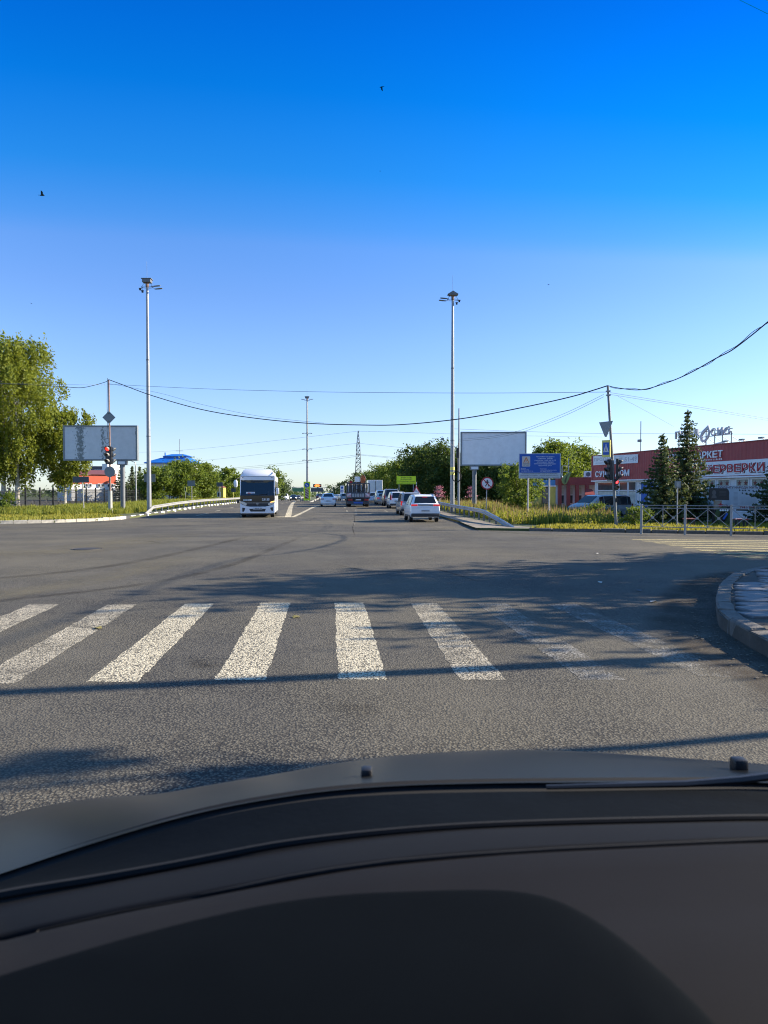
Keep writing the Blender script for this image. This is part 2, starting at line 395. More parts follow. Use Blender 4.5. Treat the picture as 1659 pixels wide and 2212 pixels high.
VL = KL + LEFT[1:] + [(-300, 600), (-300, 34)]
sheet('left_verge', VL, 0.13, MT['ground'], skirt=.2)
KR = [(4.4, 32.4), (6.2, 31.5), (9.0, 30.2), (14.5, 27.4), (22, 24.6), (70, 12)]
VR = KR + [(250, 12), (250, 600)] + RIGHT[::-1][:-1]
sheet('right_verge', VR, 0.10, MT['ground'], skirt=.2)
# sandy shoulder on the near side of the right guardrail
sheet('shoulder', [(4.25, 32.7), (6.6, 32.2), (7.0, 33.2), (6.0, 37), (5.9, 43), (4.2, 73), (2.2, 101), (.75, 101), (2.75, 73), (4.5, 43)], 0.106, MT['sand'])
sheet('footpath', [(-40, 41.5), (-27, 44.2), (-22.5, 46.2), (-20.0, 48.8), (-20.6, 49.6), (-23, 47.3), (-27.3, 45.1), (-40, 42.4)], 0.136, MT['sand'])
sheet('parking_lot', [(-90, 74), (-36.0, 70), (-37.6, 84), (-43, 150), (-90, 150)], 0.138, MT['asphalt'])
sheet('parking_lot', [(13.2, 47), (60, 30), (60, 90), (16, 90)], 0.106, MT['asphalt'])
sheet('footpath', [(13.0, 30.6), (15.4, 29.2), (17.2, 36), (14.8, 37.5)], 0.106, MT['slab'])

def kerb(name, line, mats, L=0.65, h=0.15, w=0.17, gap=0.012, base=0.0, inset=0.0, seed=1, rough=0.01):
    """kerb stones one by one along a polyline; the root carries the setting's kind"""
    root = thing(name, None, None, kind='structure'); rng = random.Random(seed)
    pl = [Vector(p) for p in line]; seg = [(b - a).length for a, b in zip(pl, pl[1:])]; tot = sum(seg)
    def at(s):
        s = max(0, min(tot, s))
        for a, b, l in zip(pl, pl[1:], seg):
            if s <= l: return a + (b - a) * (s / l)
            s -= l
        return pl[-1]
    n = int(tot / L); cache = {}
    me_list = []
    for k in range(4):
        r = random.Random(seed * 7 + k); l = L - gap
        mb = MB().box(0, l, 0, w, -.14, h)
        me = mb.mesh('kerb_stone', bevel=.022, seg=2)
        for vv in me.vertices:
            vv.co += Vector((0, r.uniform(-rough, rough), r.uniform(-rough, rough) if vv.co.z > 0 else 0))
        me_list.append(me)
    copies = {}
    for i in range(n):
        a, b = at(i * tot / n), at((i + 1) * tot / n); t = b - a
        m = mats[i % len(mats)]; k = rng.randrange(4); key = (k, m.name)
        if key not in copies:
            me = me_list[k].copy(); me.materials.append(m); copies[key] = me
        o = bpy.data.objects.new('kerb_stone', copies[key]); COL.objects.link(o); o.parent = root
        o.location = (a.x, a.y, (gz(0, a.y) + gz(0, b.y)) / 2 + base + rng.uniform(-rough, rough))
        o.rotation_euler = (rng.uniform(-rough, rough), -math.atan2(gz(0, b.y) - gz(0, a.y), t.length), math.atan2(t.y, t.x) + rng.uniform(-rough, rough))
    return root
def smooth_line(pts, n=8):
    pts = [Vector(p) for p in pts]; out = []
    for i in range(len(pts) - 1):
        p0, p1, p2, p3 = pts[max(0, i-1)], pts[i], pts[i+1], pts[min(len(pts)-1, i+2)]
        for k in range(n):
            t = k / n
            out.append(0.5 * ((2*p1) + (p2-p0)*t + (2*p0-5*p1+4*p2-p3)*t*t + (3*p1-p0-3*p2+p3)*t**3))
    return out + [pts[-1]]
kerb('kerb', smooth_line([(-36, 37.2), (-26, 39.2), (-22, 40.6), (-19.6, 42.2), (-18.1, 44.8), (-17.62, 47.5)]), [MT['kerb']], L=.72, h=.19, seed=2, rough=.014)
kerb('kerb', [(-17.62, 47.5), (-17.6, 49.3)] + LEFT[1:4], [MT['kerb_white'], MT['kerb_black']], L=1.0, h=.19, seed=3, rough=.006)
kerb('kerb', smooth_line([(6.4, 31.3), (9.0, 30.1), (14.5, 27.3), (22, 24.5), (30, 22)]), [MT['kerb_old']], L=1.0, h=.13, seed=4, rough=.02)

# the paved corner on the right, with its worn kerb
CK = [G(u, v).xy for u, v in ((1658, 1241), (1623, 1246.6), (1588.8, 1257.6), (1568, 1271), (1554.5, 1285.8), (1548.3, 1303), (1547, 1322.5), (1549.5, 1340), (1556, 1356), (1580, 1374), (1611, 1393.6), (1659, 1420))]
CK = smooth_line([(9.6, 14.1), (8.4, 13.75)] + [tuple(p) for p in CK] + [(3.5, 5.6), (3.45, 4.0), (3.42, 2.0), (3.4, -3.0)], 5)
kerb('kerb', [tuple(p) for p in CK], [MT['kerb_old']], L=.62, h=.175, w=.18, seed=5, rough=.011)
isl = [tuple(p) for p in CK] + [(16, -3), (26, 9), (22, 15.5), (14, 14.8)]
sheet('pavement_bed', isl, 0.145, MT['dirt'], skirt=.15)
pav = thing('pavement', None, None, kind='structure')
rng = random.Random(11); slabs = []
for k in range(5):
    mb = MB().box(-.195, .195, -.145, .145, -.05, .0); me = mb.mesh('paving_slab', bevel=.012); r = random.Random(k)
    for vv in me.vertices: vv.co += Vector((r.uniform(-.006, .006), r.uniform(-.006, .006), r.uniform(-.004, .004)))
    me.materials.append(MT['slab']); slabs.append(me)
cnt = 0; ckx = np.array([[p.x, p.y] for p in CK])
for j in range(40):
    for i in range(40):
        x = 3.6 + i * .42 + (j % 2) * .2; y = 4.4 + j * .315
        xx, yy = x * math.cos(.16) - (y - 9) * math.sin(.16), 9 + x * math.sin(.16) * .5 + (y - 9) * math.cos(.16)
        if yy > 13.6 or yy < 6.2 or xx > 9.0 or xx > .56*yy+1.2: continue
        if not inside(np.array([xx]), np.array([yy]), isl)[0]: continue
        if np.min(np.hypot(ckx[:, 0] - xx, ckx[:, 1] - yy)) < .37 or rng.random() < .04 or cnt >= 290: continue
        o = bpy.data.objects.new('paving_slab', slabs[rng.randrange(5)]); COL.objects.link(o); o.parent = pav
        o.location = (xx, yy, .18 + rng.uniform(-.008, .012)); o.rotation_euler = (rng.uniform(-.02, .02), rng.uniform(-.02, .02), .16 + rng.uniform(-.05, .05)); cnt += 1

# painted markings: each one a strip that follows the road surface
def strip(pts4, zoff, material, name, sub=6, jit=0.0, seed=0):
    """quad given by four ground points a-b (one side), d-c (other side)"""
    a, b, c, d = [Vector((p[0], p[1])) for p in pts4]; V, Fc = [], []
    for i in range(sub + 1):
        t = i / sub; p, q = a.lerp(b, t), d.lerp(c, t)
        if jit: rj = random.Random(seed*100+i); e_ = (q-p).normalized(); p = p + e_*rj.uniform(-jit, jit); q = q + e_*rj.uniform(-jit, jit)
        V += [(p.x, p.y, gz(0, p.y) + zoff), (q.x, q.y, gz(0, q.y) + zoff)]
    Fc = [(2*i, 2*i+1, 2*i+3, 2*i+2) for i in range(sub)]
    me = np_mesh(name, V, Fc); o = link(name, me, material, road)
    bm = bmesh.new(); bm.from_mesh(me)
    for f in bm.faces:
        f.normal_update()
        if f.normal.z < 0: f.normal_flip()
    bm.to_mesh(me); bm.free()
    return o
ST = [((65,128,1306),(-360,-250,1482),'paint_worn'), ((232,295,1306),(-72,32,1477),'paint_worn'), ((400,462,1304),(188,298,1473),'paint'),
      ((563,627,1302),(463,573,1469),'paint'), ((723,786,1302),(730,836,1468),'paint'), ((886,944,1303),(993,1094,1469),'paint_worn'),
      ((1030,1093,1304),(1256,1350,1469),'paint_faint'), ((1182,1245,1305),(1512,1612,1462),'paint_faint'), ((-100,-38,1308),(-640,-530,1486),'paint_worn')]
for (t0, t1, tv), (b0, b1, bv), m in ST:
    strip([G(t0, tv), G(b0, bv), G(b1, bv), G(t1, tv)], 0.0015, MT[m], 'crosswalk_stripe', 36, .012, int(t0)+500)
for k in range(8):                                # crossing of the side road on the right
    y = 16.5 + k * 1.0; strip([(8.3, y), (13.5, y - 1.0), (13.5, y - .6), (8.3, y + .4)], .0015, MT['paint_yellow' if k % 1 == 0 else 'paint'], 'crosswalk_stripe')
def line(pts, w, m, name='lane_line', zoff=.0015):
    pts = [Vector((p[0], p[1])) for p in pts]
    for a, b in zip(pts, pts[1:]):
        n = Vector((-(b-a).y, (b-a).x)).normalized() * w / 2
        strip([a - n, b - n, b + n, a + n], zoff, MT[m], name, max(2, int((b - a).length / 3)))
line([G(385, 1119.5), G(622, 1116)], .4, 'paint', 'stop_line')
line([G(622, 1117), G(627, 1098), G(632, 1087), G(655, 1080)], .45, 'paint', 'median_line')
line([G(632, 1117), G(660, 1104), G(687, 1092)], .30, 'paint', 'median_line')
for v0, u0, u1 in ((1106, 632, 655), (1108.5, 630, 648), (1111, 629, 641)):
    line([G(u0, v0), G(u1, v0)], .3, 'paint_worn', 'median_hatch')
RD = Vector((-0.0745, 1)).normalized()
for base in ((-10.9, 54), (-14.3, 54)):
    for k in range(8):
        a = Vector(base) + RD * (k * 9.0 if k else 0); b = a + RD * (5.5 if k == 0 else 3.0)
        line([a, b], .13, 'paint', 'lane_line')
for base in ((-3.2, 62), (.3, 62)):
    for k in range(7):
        a = Vector(base) + RD * (k * 9.0); line([a, a + RD * 3.0], .12, 'paint_worn', 'lane_line')
line([G(770, 1113), G(768, 1101)], .12, 'paint_faint'); line([G(765, 1134), G(763, 1127)], .12, 'paint_faint')
# dark tyre tracks and patches worn into the asphalt
MT['tyre'] = None
def translucent_dark(name, col, amount, scale, lo, hi):
    m = bpy.data.materials.new(name); m.use_nodes = True; nt = m.node_tree; nt.nodes.clear()
    out = nd(nt, 'ShaderNodeOutputMaterial'); t = nd(nt, 'ShaderNodeBsdfTransparent'); d = nd(nt, 'ShaderNodeBsdfDiffuse'); d.inputs[0].default_value = (*col, 1)
    pos = nd(nt, 'ShaderNodeNewGeometry').outputs['Position']; n = noise(nt, pos, scale, 6.0, .7); n2 = noise(nt, pos, 60.0, 2.0)
    uv = nd(nt, 'ShaderNodeAttribute', attribute_name='edge')
    mu = nd(nt, 'ShaderNodeMath', operation='MULTIPLY'); nt.links.new(ramp(nt, n, lo, hi, 0, amount), mu.inputs[0]); nt.links.new(uv.outputs['Fac'], mu.inputs[1])
    mu2 = nd(nt, 'ShaderNodeMath', operation='MULTIPLY'); nt.links.new(mu.outputs[0], mu2.inputs[0]); nt.links.new(ramp(nt, n2, .3, .6, .4, 1), mu2.inputs[1])
    mx = nd(nt, 'ShaderNodeMixShader'); nt.links.new(mu2.outputs[0], mx.inputs[0]); nt.links.new(t.outputs[0], mx.inputs[1]); nt.links.new(d.outputs[0], mx.inputs[2]); nt.links.new(mx.outputs[0], out.inputs[0]); return m
MT['tyre'] = translucent_dark('tyre_marks', (0.035, 0.032, 0.030), .32, 1.2, .3, .6)
MT['dust'] = translucent_dark('road_dust', (0.21, 0.19, 0.14), .55, .8, .35, .65)
MT['litterdust'] = translucent_dark('gutter_dust', (0.10, 0.085, 0.07), .8, 1.5, .3, .6)
def ribbon(pts, w, m, name, zoff=.004):
    pl = smooth_line([(p[0], p[1]) for p in pts], 8); V, E, Fc = [], [], []
    for i, p in enumerate(pl):
        t = (pl[min(i+1, len(pl)-1)] - pl[max(i-1, 0)]).normalized(); n = Vector((-t.y, t.x)); ww = w if not hasattr(w, '__len__') else w[0] + (w[1]-w[0])*i/(len(pl)-1)
        fade = min(1, i / 5, (len(pl) - 1 - i) / 5)
        for s, e in ((-.5, 0), (-.2, 1), (.2, 1), (.5, 0)):
            q = p + n * ww * s; V.append((q.x, q.y, gz(0, q.y) + zoff)); E.append(e * fade)
    Fc = [(4*i+k, 4*i+k+1, 4*i+k+5, 4*i+k+4) for i in range(len(pl)-1) for k in range(3)]
    me = np_mesh(name, V, Fc); at = me.attributes.new('edge', 'FLOAT', 'POINT'); at.data.foreach_set('value', np.array(E, dtype=np.float32))
    return link(name, me, m, road)
ribbon([G(-300,1345), G(0,1299), G(300,1263), G(480,1226), G(590,1185), G(655,1158)], .30, MT['tyre'], 'tyre_mark')
ribbon([G(-200,1262), G(100,1240), G(300,1212), G(450,1180), G(540,1158)], .4, MT['tyre'], 'tyre_mark', .005)
ribbon([G(-50,1141), G(250,1139), G(520,1131), G(760,1122), G(900,1119)], .45, MT['tyre'], 'tyre_mark')
ribbon([G(280,1167), G(330,1170), G(345,1174)], .2, MT['tyre'], 'tyre_mark')
ribbon([G(-300,1210), G(0,1195), G(220,1180), G(420,1150)], 3.0, MT['dust'], 'dust_streak', .003)
ribbon([G(-200,1310), G(60,1275), G(280,1235), G(400,1200)], 1.2, MT['dust'], 'dust_streak', .0035)
ribbon([G(900,1150), G(1000,1138), G(1120,1152), G(1350,1160), G(1659,1163)], .9, MT['dust'], 'dust_streak', .003)
ribbon([tuple(p + Vector((-.36, .12))) for p in CK[8:-8:5]], .95, MT['litterdust'], 'gutter_dust', .003)
# tar seams
for k, pts in enumerate(([G(764, 1109), G(766, 1122), G(762, 1140), G(768, 1160)], [G(120, 1152), G(420, 1147), G(700, 1146), G(900, 1150)], [G(700, 1215), G(820, 1235), G(930, 1228), G(1050, 1262)])):
    ribbon(pts, .05, translucent_dark('tar_seam_%s' % 'abcde'[k], (.022, .021, .020), .8, 3.0, .35, .55), 'tar_seam', .0045)
for pts, w in (([G(700, 1520), G(760, 1535), G(830, 1530)], .35), ([G(420, 1420), G(440, 1440), G(470, 1432)], .25)):
    ribbon(pts, w, MT['tyre'], 'oil_stain', .0042)
MT['tar'] = mat('tar_seam', (0.02, 0.02, 0.021), .5, var=.2, scale=4)
MT['trim0'] = mat('worn_iron', (0.05, 0.045, 0.042), .7, .3, var=.2, scale=12)
c = G(188, 1186); mh = thing('manhole_cover', 'round iron manhole cover set in the junction asphalt', 'manhole', c)
MB().slab([(.34*math.cos(t*math.pi/14), .34*math.sin(t*math.pi/14)) for t in range(28)], .0, .012).build('cover', MT['trim0'], mh)
mb = MB(); mb.path([(.39*math.cos(t*math.pi/14), .39*math.sin(t*math.pi/14), .0) for t in range(29)], .012, 6); mb.build('rim', MT['trim0'], mh, smooth=True)
# ------------------------------------------------------------------ the car the picture is taken from
MT['carpaint'] = mat('own_car_paint', (0.016, 0.017, 0.017), .32, 0, var=.06, scale=2, spec=.09)
MT['dash'] = mat('dashboard_plastic', (0.0145, 0.0135, 0.0140), .68, var=.10, scale=2, bump=.06, bscale=420, spec=.06)
MT['dash_lip'] = mat('dashboard_lip', (0.0125, 0.0125, 0.0135), .65, var=.08, scale=2, bump=.05, bscale=420, spec=.06)
MT['dash_dark'] = mat('dash_dark_plastic', (0.0024, 0.0036, 0.0052), .9, var=.12, scale=3, bump=.05, bscale=420, spec=.03)
MT['cowl'] = mat('cowl_plastic', (0.0035, 0.005, 0.007), .8, spec=.04, var=.3, scale=2, bump=.1, bscale=60)
MT['gap'] = mat('shut_line', (0.002, 0.002, 0.003), .9, var=0)
own = thing('car', 'dark grey car seen from its driver seat, bonnet and dashboard in front', 'car', (0.33, -0.4, 0))
ORG = Vector((0.33, -0.4, 0))
def crow(pts, us):
    xs_ = [p[0] for p in pts]; vs_ = [p[1] for p in pts]; out = []
    for u in us:
        i = 0
        while i < len(xs_) - 2 and u > xs_[i + 1]: i += 1
        p0, p1, p2, p3 = [(xs_[min(max(k, 0), len(xs_) - 1)], vs_[min(max(k, 0), len(xs_) - 1)]) for k in (i - 1, i, i + 1, i + 2)]
        t = (u - p1[0]) / (p2[0] - p1[0]); h = p2[0] - p1[0]
        m1 = (p2[1] - p0[1]) / (p2[0] - p0[0]) * h if p2[0] != p0[0] else 0; m2 = (p3[1] - p1[1]) / (p3[0] - p1[0]) * h if p3[0] != p1[0] else 0
        out.append((2*t**3-3*t*t+1)*p1[1] + (t**3-2*t*t+t)*m1 + (-2*t**3+3*t*t)*p2[1] + (t**3-t*t)*m2)
    return out
US = list(range(96))
def rowpts(pts, depth, drop=0.0):                  # one row of the surface, from the car's left side to its right
    us = np.linspace(min(-420, CU - .62 / depth * F), CU + 1.24 / depth * F, len(US))
    vv = crow(pts, [min(max(u, pts[0][0]), pts[-1][0]) for u in us])
    return [P(u, v, depth) + Vector((0, 0, -drop)) - ORG for u, v in zip(us, vv)]
def surf(rows, name, m, parent=own, thick=0.0):
    n = len(US); V = [p for r in rows for p in r]; Fc = [(j*n+i, j*n+i+1, (j+1)*n+i+1, (j+1)*n+i) for j in range(len(rows)-1) for i in range(n-1)]
    me = np_mesh(name, [tuple(p) for p in V], Fc, True)
    o = link(name, me, m, parent)
    if thick:
        so = o.modifiers.new('s', 'SOLIDIFY'); so.thickness = thick; so.offset = 1
    return o
def mixrow(a, b, t, off=0.0):
    return [p.lerp(q, t) + Vector((0, 0, off)) for p, q in zip(a, b)]
E0 = [(-420, 1930), (-250, 1850), (0, 1766), (100, 1740), (230, 1722), (330, 1716), (450, 1696), (600, 1671), (750, 1645), (900, 1629), (1050, 1621), (1200, 1621), (1400, 1633), (1659, 1656), (2000, 1700), (2250, 1750)]
E1 = [(-420, 2030), (0, 1888), (200, 1822), (430, 1756), (650, 1716), (830, 1699), (1050, 1692), (1250, 1690), (1450, 1689), (1659, 1691), (2250, 1720)]
E1b = [(-420, 2046), (0, 1900), (200, 1834), (430, 1767), (650, 1727), (830, 1712), (1050, 1706), (1250, 1704), (1450, 1701), (1659, 1700), (2250, 1726)]
E2 = [(-420, 2020), (0, 1926), (200, 1892), (400, 1856), (600, 1822), (800, 1797), (1000, 1781), (1200, 1773), (1400, 1768), (1659, 1763), (2250, 1770)]
E2b = [(-420, 2040), (0, 1950), (200, 1912), (400, 1874), (600, 1838), (800, 1811), (1000, 1793), (1200, 1785), (1400, 1780), (1659, 1776), (2250, 1784)]
E3 = [(-420, 2080), (0, 2030), (75, 2011), (250, 1972), (430, 1937), (600, 1904), (750, 1877), (900, 1859), (1100, 1842), (1300, 1831), (1659, 1816), (2250, 1810)]
def shift(E, d): return [(u, v + d) for u, v in E]
front = rowpts(E0, 1.78)
c1 = rowpts(E1, 1.26)
# bonnet: far edge, rolled nose, near edge at the cowl
hood = [[p + Vector((0, .52, -.46)) for p in front], [p + Vector((0, .44, -.27)) for p in front], [p + Vector((0, .22, -.105)) for p in front], [p + Vector((0, .08, -.033)) for p in front], front,
        mixrow(front, c1, .3, .010), mixrow(front, c1, .6, .012), mixrow(front, c1, .85, .006), c1]
surf(hood, 'hood', MT['carpaint'])
c2 = rowpts(E1b, 1.23, .004)
surf([[p + Vector((0, .02, .0)) for p in c1], mixrow(c1, c2, .5, -.012), c2], 'hood_seal', MT['gap'])
c3 = rowpts(E2, 1.06)
surf([c2, mixrow(c2, c3, .3, -.004), mixrow(c2, c3, .7, -.004), c3], 'cowl', MT['cowl'])
c4 = rowpts(E2b, 1.035)
surf([c3, mixrow(c3, c4, .5, -.02), [p + Vector((0, 0, -.012)) for p in c4]], 'windscreen_seal', MT['gap'])
d0 = rowpts(E2b, 1.03); d1 = rowpts(shift(E3, -4), .90)
lip = [[p + Vector((0, .004, -.02)) for p in d0], d0, mixrow(d0, d1, .12, .003), mixrow(d0, d1, .5, .004), mixrow(d0, d1, .9, .002), d1, [p + Vector((0, -.001, -.012)) for p in d1]]
surf(lip, 'dashboard_lip', MT['dash_lip'])
d2 = rowpts(shift(E3, 4), .89)
surf([[p + Vector((0, .004, -.014)) for p in d1], [p + Vector((0, .002, -.014)) for p in d2]], 'defroster_slot', MT['gap'])
EB = lambda d: [(-420, 2120 + d), (0, 2080 + d), (400, 2020 + d), (900, 1980 + d), (1300, 1960 + d), (1659, 1950 + d), (2250, 1945 + d)]
d3 = rowpts(EB(0), .76); d4 = rowpts(EB(110), .66); d5 = rowpts(EB(300), .56); d6 = rowpts(EB(560), .48)
surf([[p + Vector((0, .001, -.014)) for p in d2], d2, mixrow(d2, d3, .1, .003), mixrow(d2, d3, .5, .008), d3, mixrow(d3, d4, .5, .004), d4, mixrow(d4, d5, .5, .003), d5, d6], 'dashboard', MT['dash'])
# slot that widens into the defroster outlet
sl = [P(u, v, .895) - ORG + Vector((0, 0, .003)) for u, v in ((432, 1938), (520, 1922), (620, 1901), (720, 1884), (850, 1866), (1000, 1853), (1200, 1840), (1450, 1828), (1659, 1819), (1900, 1815))]
MB().path(sl, [.001, .0024, .0030, .0030, .0028, .0026, .0024, .0022, .0020, .0018], 6).build('defroster_grille', MT['gap'], own, smooth=True)
# dark patch raised slightly off the dashboard top, nearest the eye
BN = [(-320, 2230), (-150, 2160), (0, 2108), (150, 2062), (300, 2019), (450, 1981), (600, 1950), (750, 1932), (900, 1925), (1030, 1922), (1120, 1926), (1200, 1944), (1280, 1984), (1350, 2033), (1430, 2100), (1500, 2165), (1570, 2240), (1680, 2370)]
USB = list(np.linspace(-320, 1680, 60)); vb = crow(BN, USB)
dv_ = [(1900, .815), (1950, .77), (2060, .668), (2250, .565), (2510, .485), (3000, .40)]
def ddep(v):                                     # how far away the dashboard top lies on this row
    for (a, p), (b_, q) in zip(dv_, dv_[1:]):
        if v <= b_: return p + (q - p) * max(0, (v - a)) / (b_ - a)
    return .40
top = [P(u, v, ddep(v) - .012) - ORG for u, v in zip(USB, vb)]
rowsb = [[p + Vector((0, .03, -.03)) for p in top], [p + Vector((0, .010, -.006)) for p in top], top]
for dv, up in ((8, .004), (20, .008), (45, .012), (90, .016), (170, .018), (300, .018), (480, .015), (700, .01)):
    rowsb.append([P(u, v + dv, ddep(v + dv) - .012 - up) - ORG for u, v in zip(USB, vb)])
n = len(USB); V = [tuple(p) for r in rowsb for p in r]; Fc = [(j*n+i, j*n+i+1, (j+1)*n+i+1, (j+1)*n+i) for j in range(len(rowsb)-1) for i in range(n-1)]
link('dash_dark_patch', np_mesh('dash_dark_patch', V, Fc, True), MT['dash_dark'], own)
# washer nozzles and a resting wiper
for u, v, s in ((792, 1680, 1.0), (1597, 1662, 1.25)):
    p = P(u, v, 1.40) - ORG + Vector((0, 0, .010))
    MB().box(p.x - .011*s, p.x + .011*s, p.y - .012, p.y + .016, p.z - .016, p.z + .010*s).build('washer_nozzle', MT['black'], own, smooth=True, bevel=.005)
wp = [P(u, v, 1.235) - ORG + Vector((0, 0, .003)) for u, v in ((1180, 1704), (1350, 1700), (1480, 1697), (1600, 1688), (1700, 1676), (1850, 1668))]
MB().path(wp, [.004, .005, .006, .007, .008, .008], 6).build('wiper_arm', MT['black'], own, smooth=True)
# the rest of the shell round the driver: doors, roof, pillars, wheels
MB().box(-.93, -.86, -1.6, 1.35, .32, .98).build('door', MT['carpaint'], own, bevel=.03)
MB().box(.86, .93, -1.6, 1.35, .32, .98).build('door', MT['carpaint'], own, bevel=.03)
MB().loft([[(-.66, -1.6, 1.60), (.66, -1.6, 1.60), (.66, -1.6, 1.64), (-.66, -1.6, 1.64)], [(-.68, -.6, 1.74), (.68, -.6, 1.74), (.68, -.6, 1.78), (-.68, -.6, 1.78)], [(-.66, .35, 1.73), (.66, .35, 1.73), (.66, .35, 1.77), (-.66, .35, 1.77)], [(-.63, .56, 1.70), (.63, .56, 1.70), (.63, .56, 1.73), (-.63, .56, 1.73)]]).build('roof', MT['carpaint'], own)
for s in (-1, 1):
    MB().path([(s*.95, 1.22, .98), (s*.84, .9, 1.34), (s*.68, .45, 1.71)], [.05, .045, .045], 8).build('pillar', MT['black'], own, smooth=True)
    MB().path([(s*.88, -.7, .95), (s*.68, -.75, 1.75)], .05, 8).build('pillar', MT['black'], own, smooth=True)
    for y in (1.72, -1.05):
        MB().path([(s*.72, y, .33), (s*.91, y, .33)], .33, 24).build('wheel', MT['rubber'], own, smooth=True)
MB().box(-.85, .85, -2.0, 1.3, .28, .36).build('floor_pan', MT['black'], own)
MB().box(-.84, .84, -2.1, -1.5, .36, 1.55).build('rear_body', MT['carpaint'], own, bevel=.1)
MB().box(-.88, .88, 1.86, 2.72, .30, .62).build('front_body', MT['carpaint'], own, bevel=.1)

# the tinted shade band along the top of the windscreen, under the roof's front edge
def shade_band_mat():
    m = bpy.data.materials.new('windscreen_shade_band'); m.use_nodes = True; nt = m.node_tree; nt.nodes.clear()
    out = nd(nt, 'ShaderNodeOutputMaterial'); t = nd(nt, 'ShaderNodeBsdfTransparent'); at_ = nd(nt, 'ShaderNodeAttribute', attribute_name='band')
    cr = nd(nt, 'ShaderNodeValToRGB'); nt.links.new(at_.outputs['Fac'], cr.inputs[0]); BAND = [(0.0, (1, 1, 1)), (.05, (.67, .94, 1)), (.18, (.20, .82, 1)), (.35, (.021, .66, 1)), (.45, (.008, .565, 1)), (.62, (.005, .40, .89)), (1.0, (.003, .30, .75))]
    for i, (p_, c_) in enumerate(BAND):
        e = cr.color_ramp.elements[i] if i < 2 else cr.color_ramp.elements.new(p_); e.position = p_; e.color = (*c_, 1)
    nt.links.new(cr.outputs[0], t.inputs[0]); nt.links.new(t.outputs[0], out.inputs[0]); return m
MT['shade_band'] = shade_band_mat()
V, E, Fc = [], [], []; nb_ = 24
for j in range(9):
    f = j / 8; s_ = .845 + (.985 - .845) * f
    for i in range(nb_ + 1):
        x = -.80 + 1.60 * i / nb_; bow = .10 * (x / .8) ** 2
        V.append((x * (1.06 - .22 * s_), 1.05 - .89 * s_ + .4 - bow, 1.03 + .69 * s_)); E.append(f)
Fc = [(j*(nb_+1)+i, j*(nb_+1)+i+1, (j+1)*(nb_+1)+i+1, (j+1)*(nb_+1)+i) for j in range(8) for i in range(nb_)]
me = np_mesh('shade_band', V, Fc, True); me.attributes.new('band', 'FLOAT', 'POINT').data.foreach_set('value', np.array(E, dtype=np.float32)); link('shade_band', me, MT['shade_band'], own)

MB().path([P(u, v, y) - ORG for u, v, y in ((72, 2046, .86), (73, 2024, .875), (84, 2009, .885), (140, 1996, .888), (250, 1971, .894), (432, 1938, .90))], .0014, 5).build('lip_seam', MT['gap'], own)

us_ = np.linspace(-420, 2200, 50); vm_ = crow([(u, v + (14 if u < 500 else 9)) for u, v in E2], us_)
MB().path([P(u, v, 1.03) - ORG + Vector((0, 0, .004)) for u, v in zip(us_, vm_)], [max(.0045, .0085 - .0000028 * (u + 420)) for u in us_], 6).build('windscreen_gasket', MT['gap'], own, smooth=True)
# ------------------------------------------------------------------ vegetation
MT['leaf_birch'] = foliage('birch_leaves', (0.085, 0.120, 0.014), (0.230, 0.260, 0.030), .45, .5)
MT['leaf_green'] = foliage('broad_leaves', (0.065, 0.105, 0.014), (0.170, 0.225, 0.030), .42, .5)
MT['leaf_dark'] = foliage('dark_leaves', (0.030, 0.058, 0.012), (0.095, 0.140, 0.024), .32, .5)
MT['leaf_far'] = foliage('distant_leaves', (0.040, 0.070, 0.022), (0.085, 0.125, 0.040), .3, .3)
MT['needle'] = foliage('spruce_needles', (0.035, 0.060, 0.022), (0.110, 0.140, 0.048), .25, 1.2)
MT['bark'] = mat('bark', (0.055, 0.045, 0.036), .95, var=.35, scale=6, bump=.6, bscale=20)
MT['birch_bark'] = mat('birch_bark', (0.48, 0.45, 0.40), .85, var=.5, scale=5, bump=.4, bscale=20, dirt=(.10, .09, .08))
MT['weed'] = foliage('tall_weeds', (0.110, 0.155, 0.018), (0.260, 0.260, 0.040), .45, .5)
MT['weed_dry'] = foliage('dry_grass_heads', (0.20, 0.130, 0.060), (0.300, 0.215, 0.105), .35, .8)
MT['grass'] = foliage('short_grass', (0.130, 0.165, 0.018), (0.320, 0.285, 0.045), .4, .5)

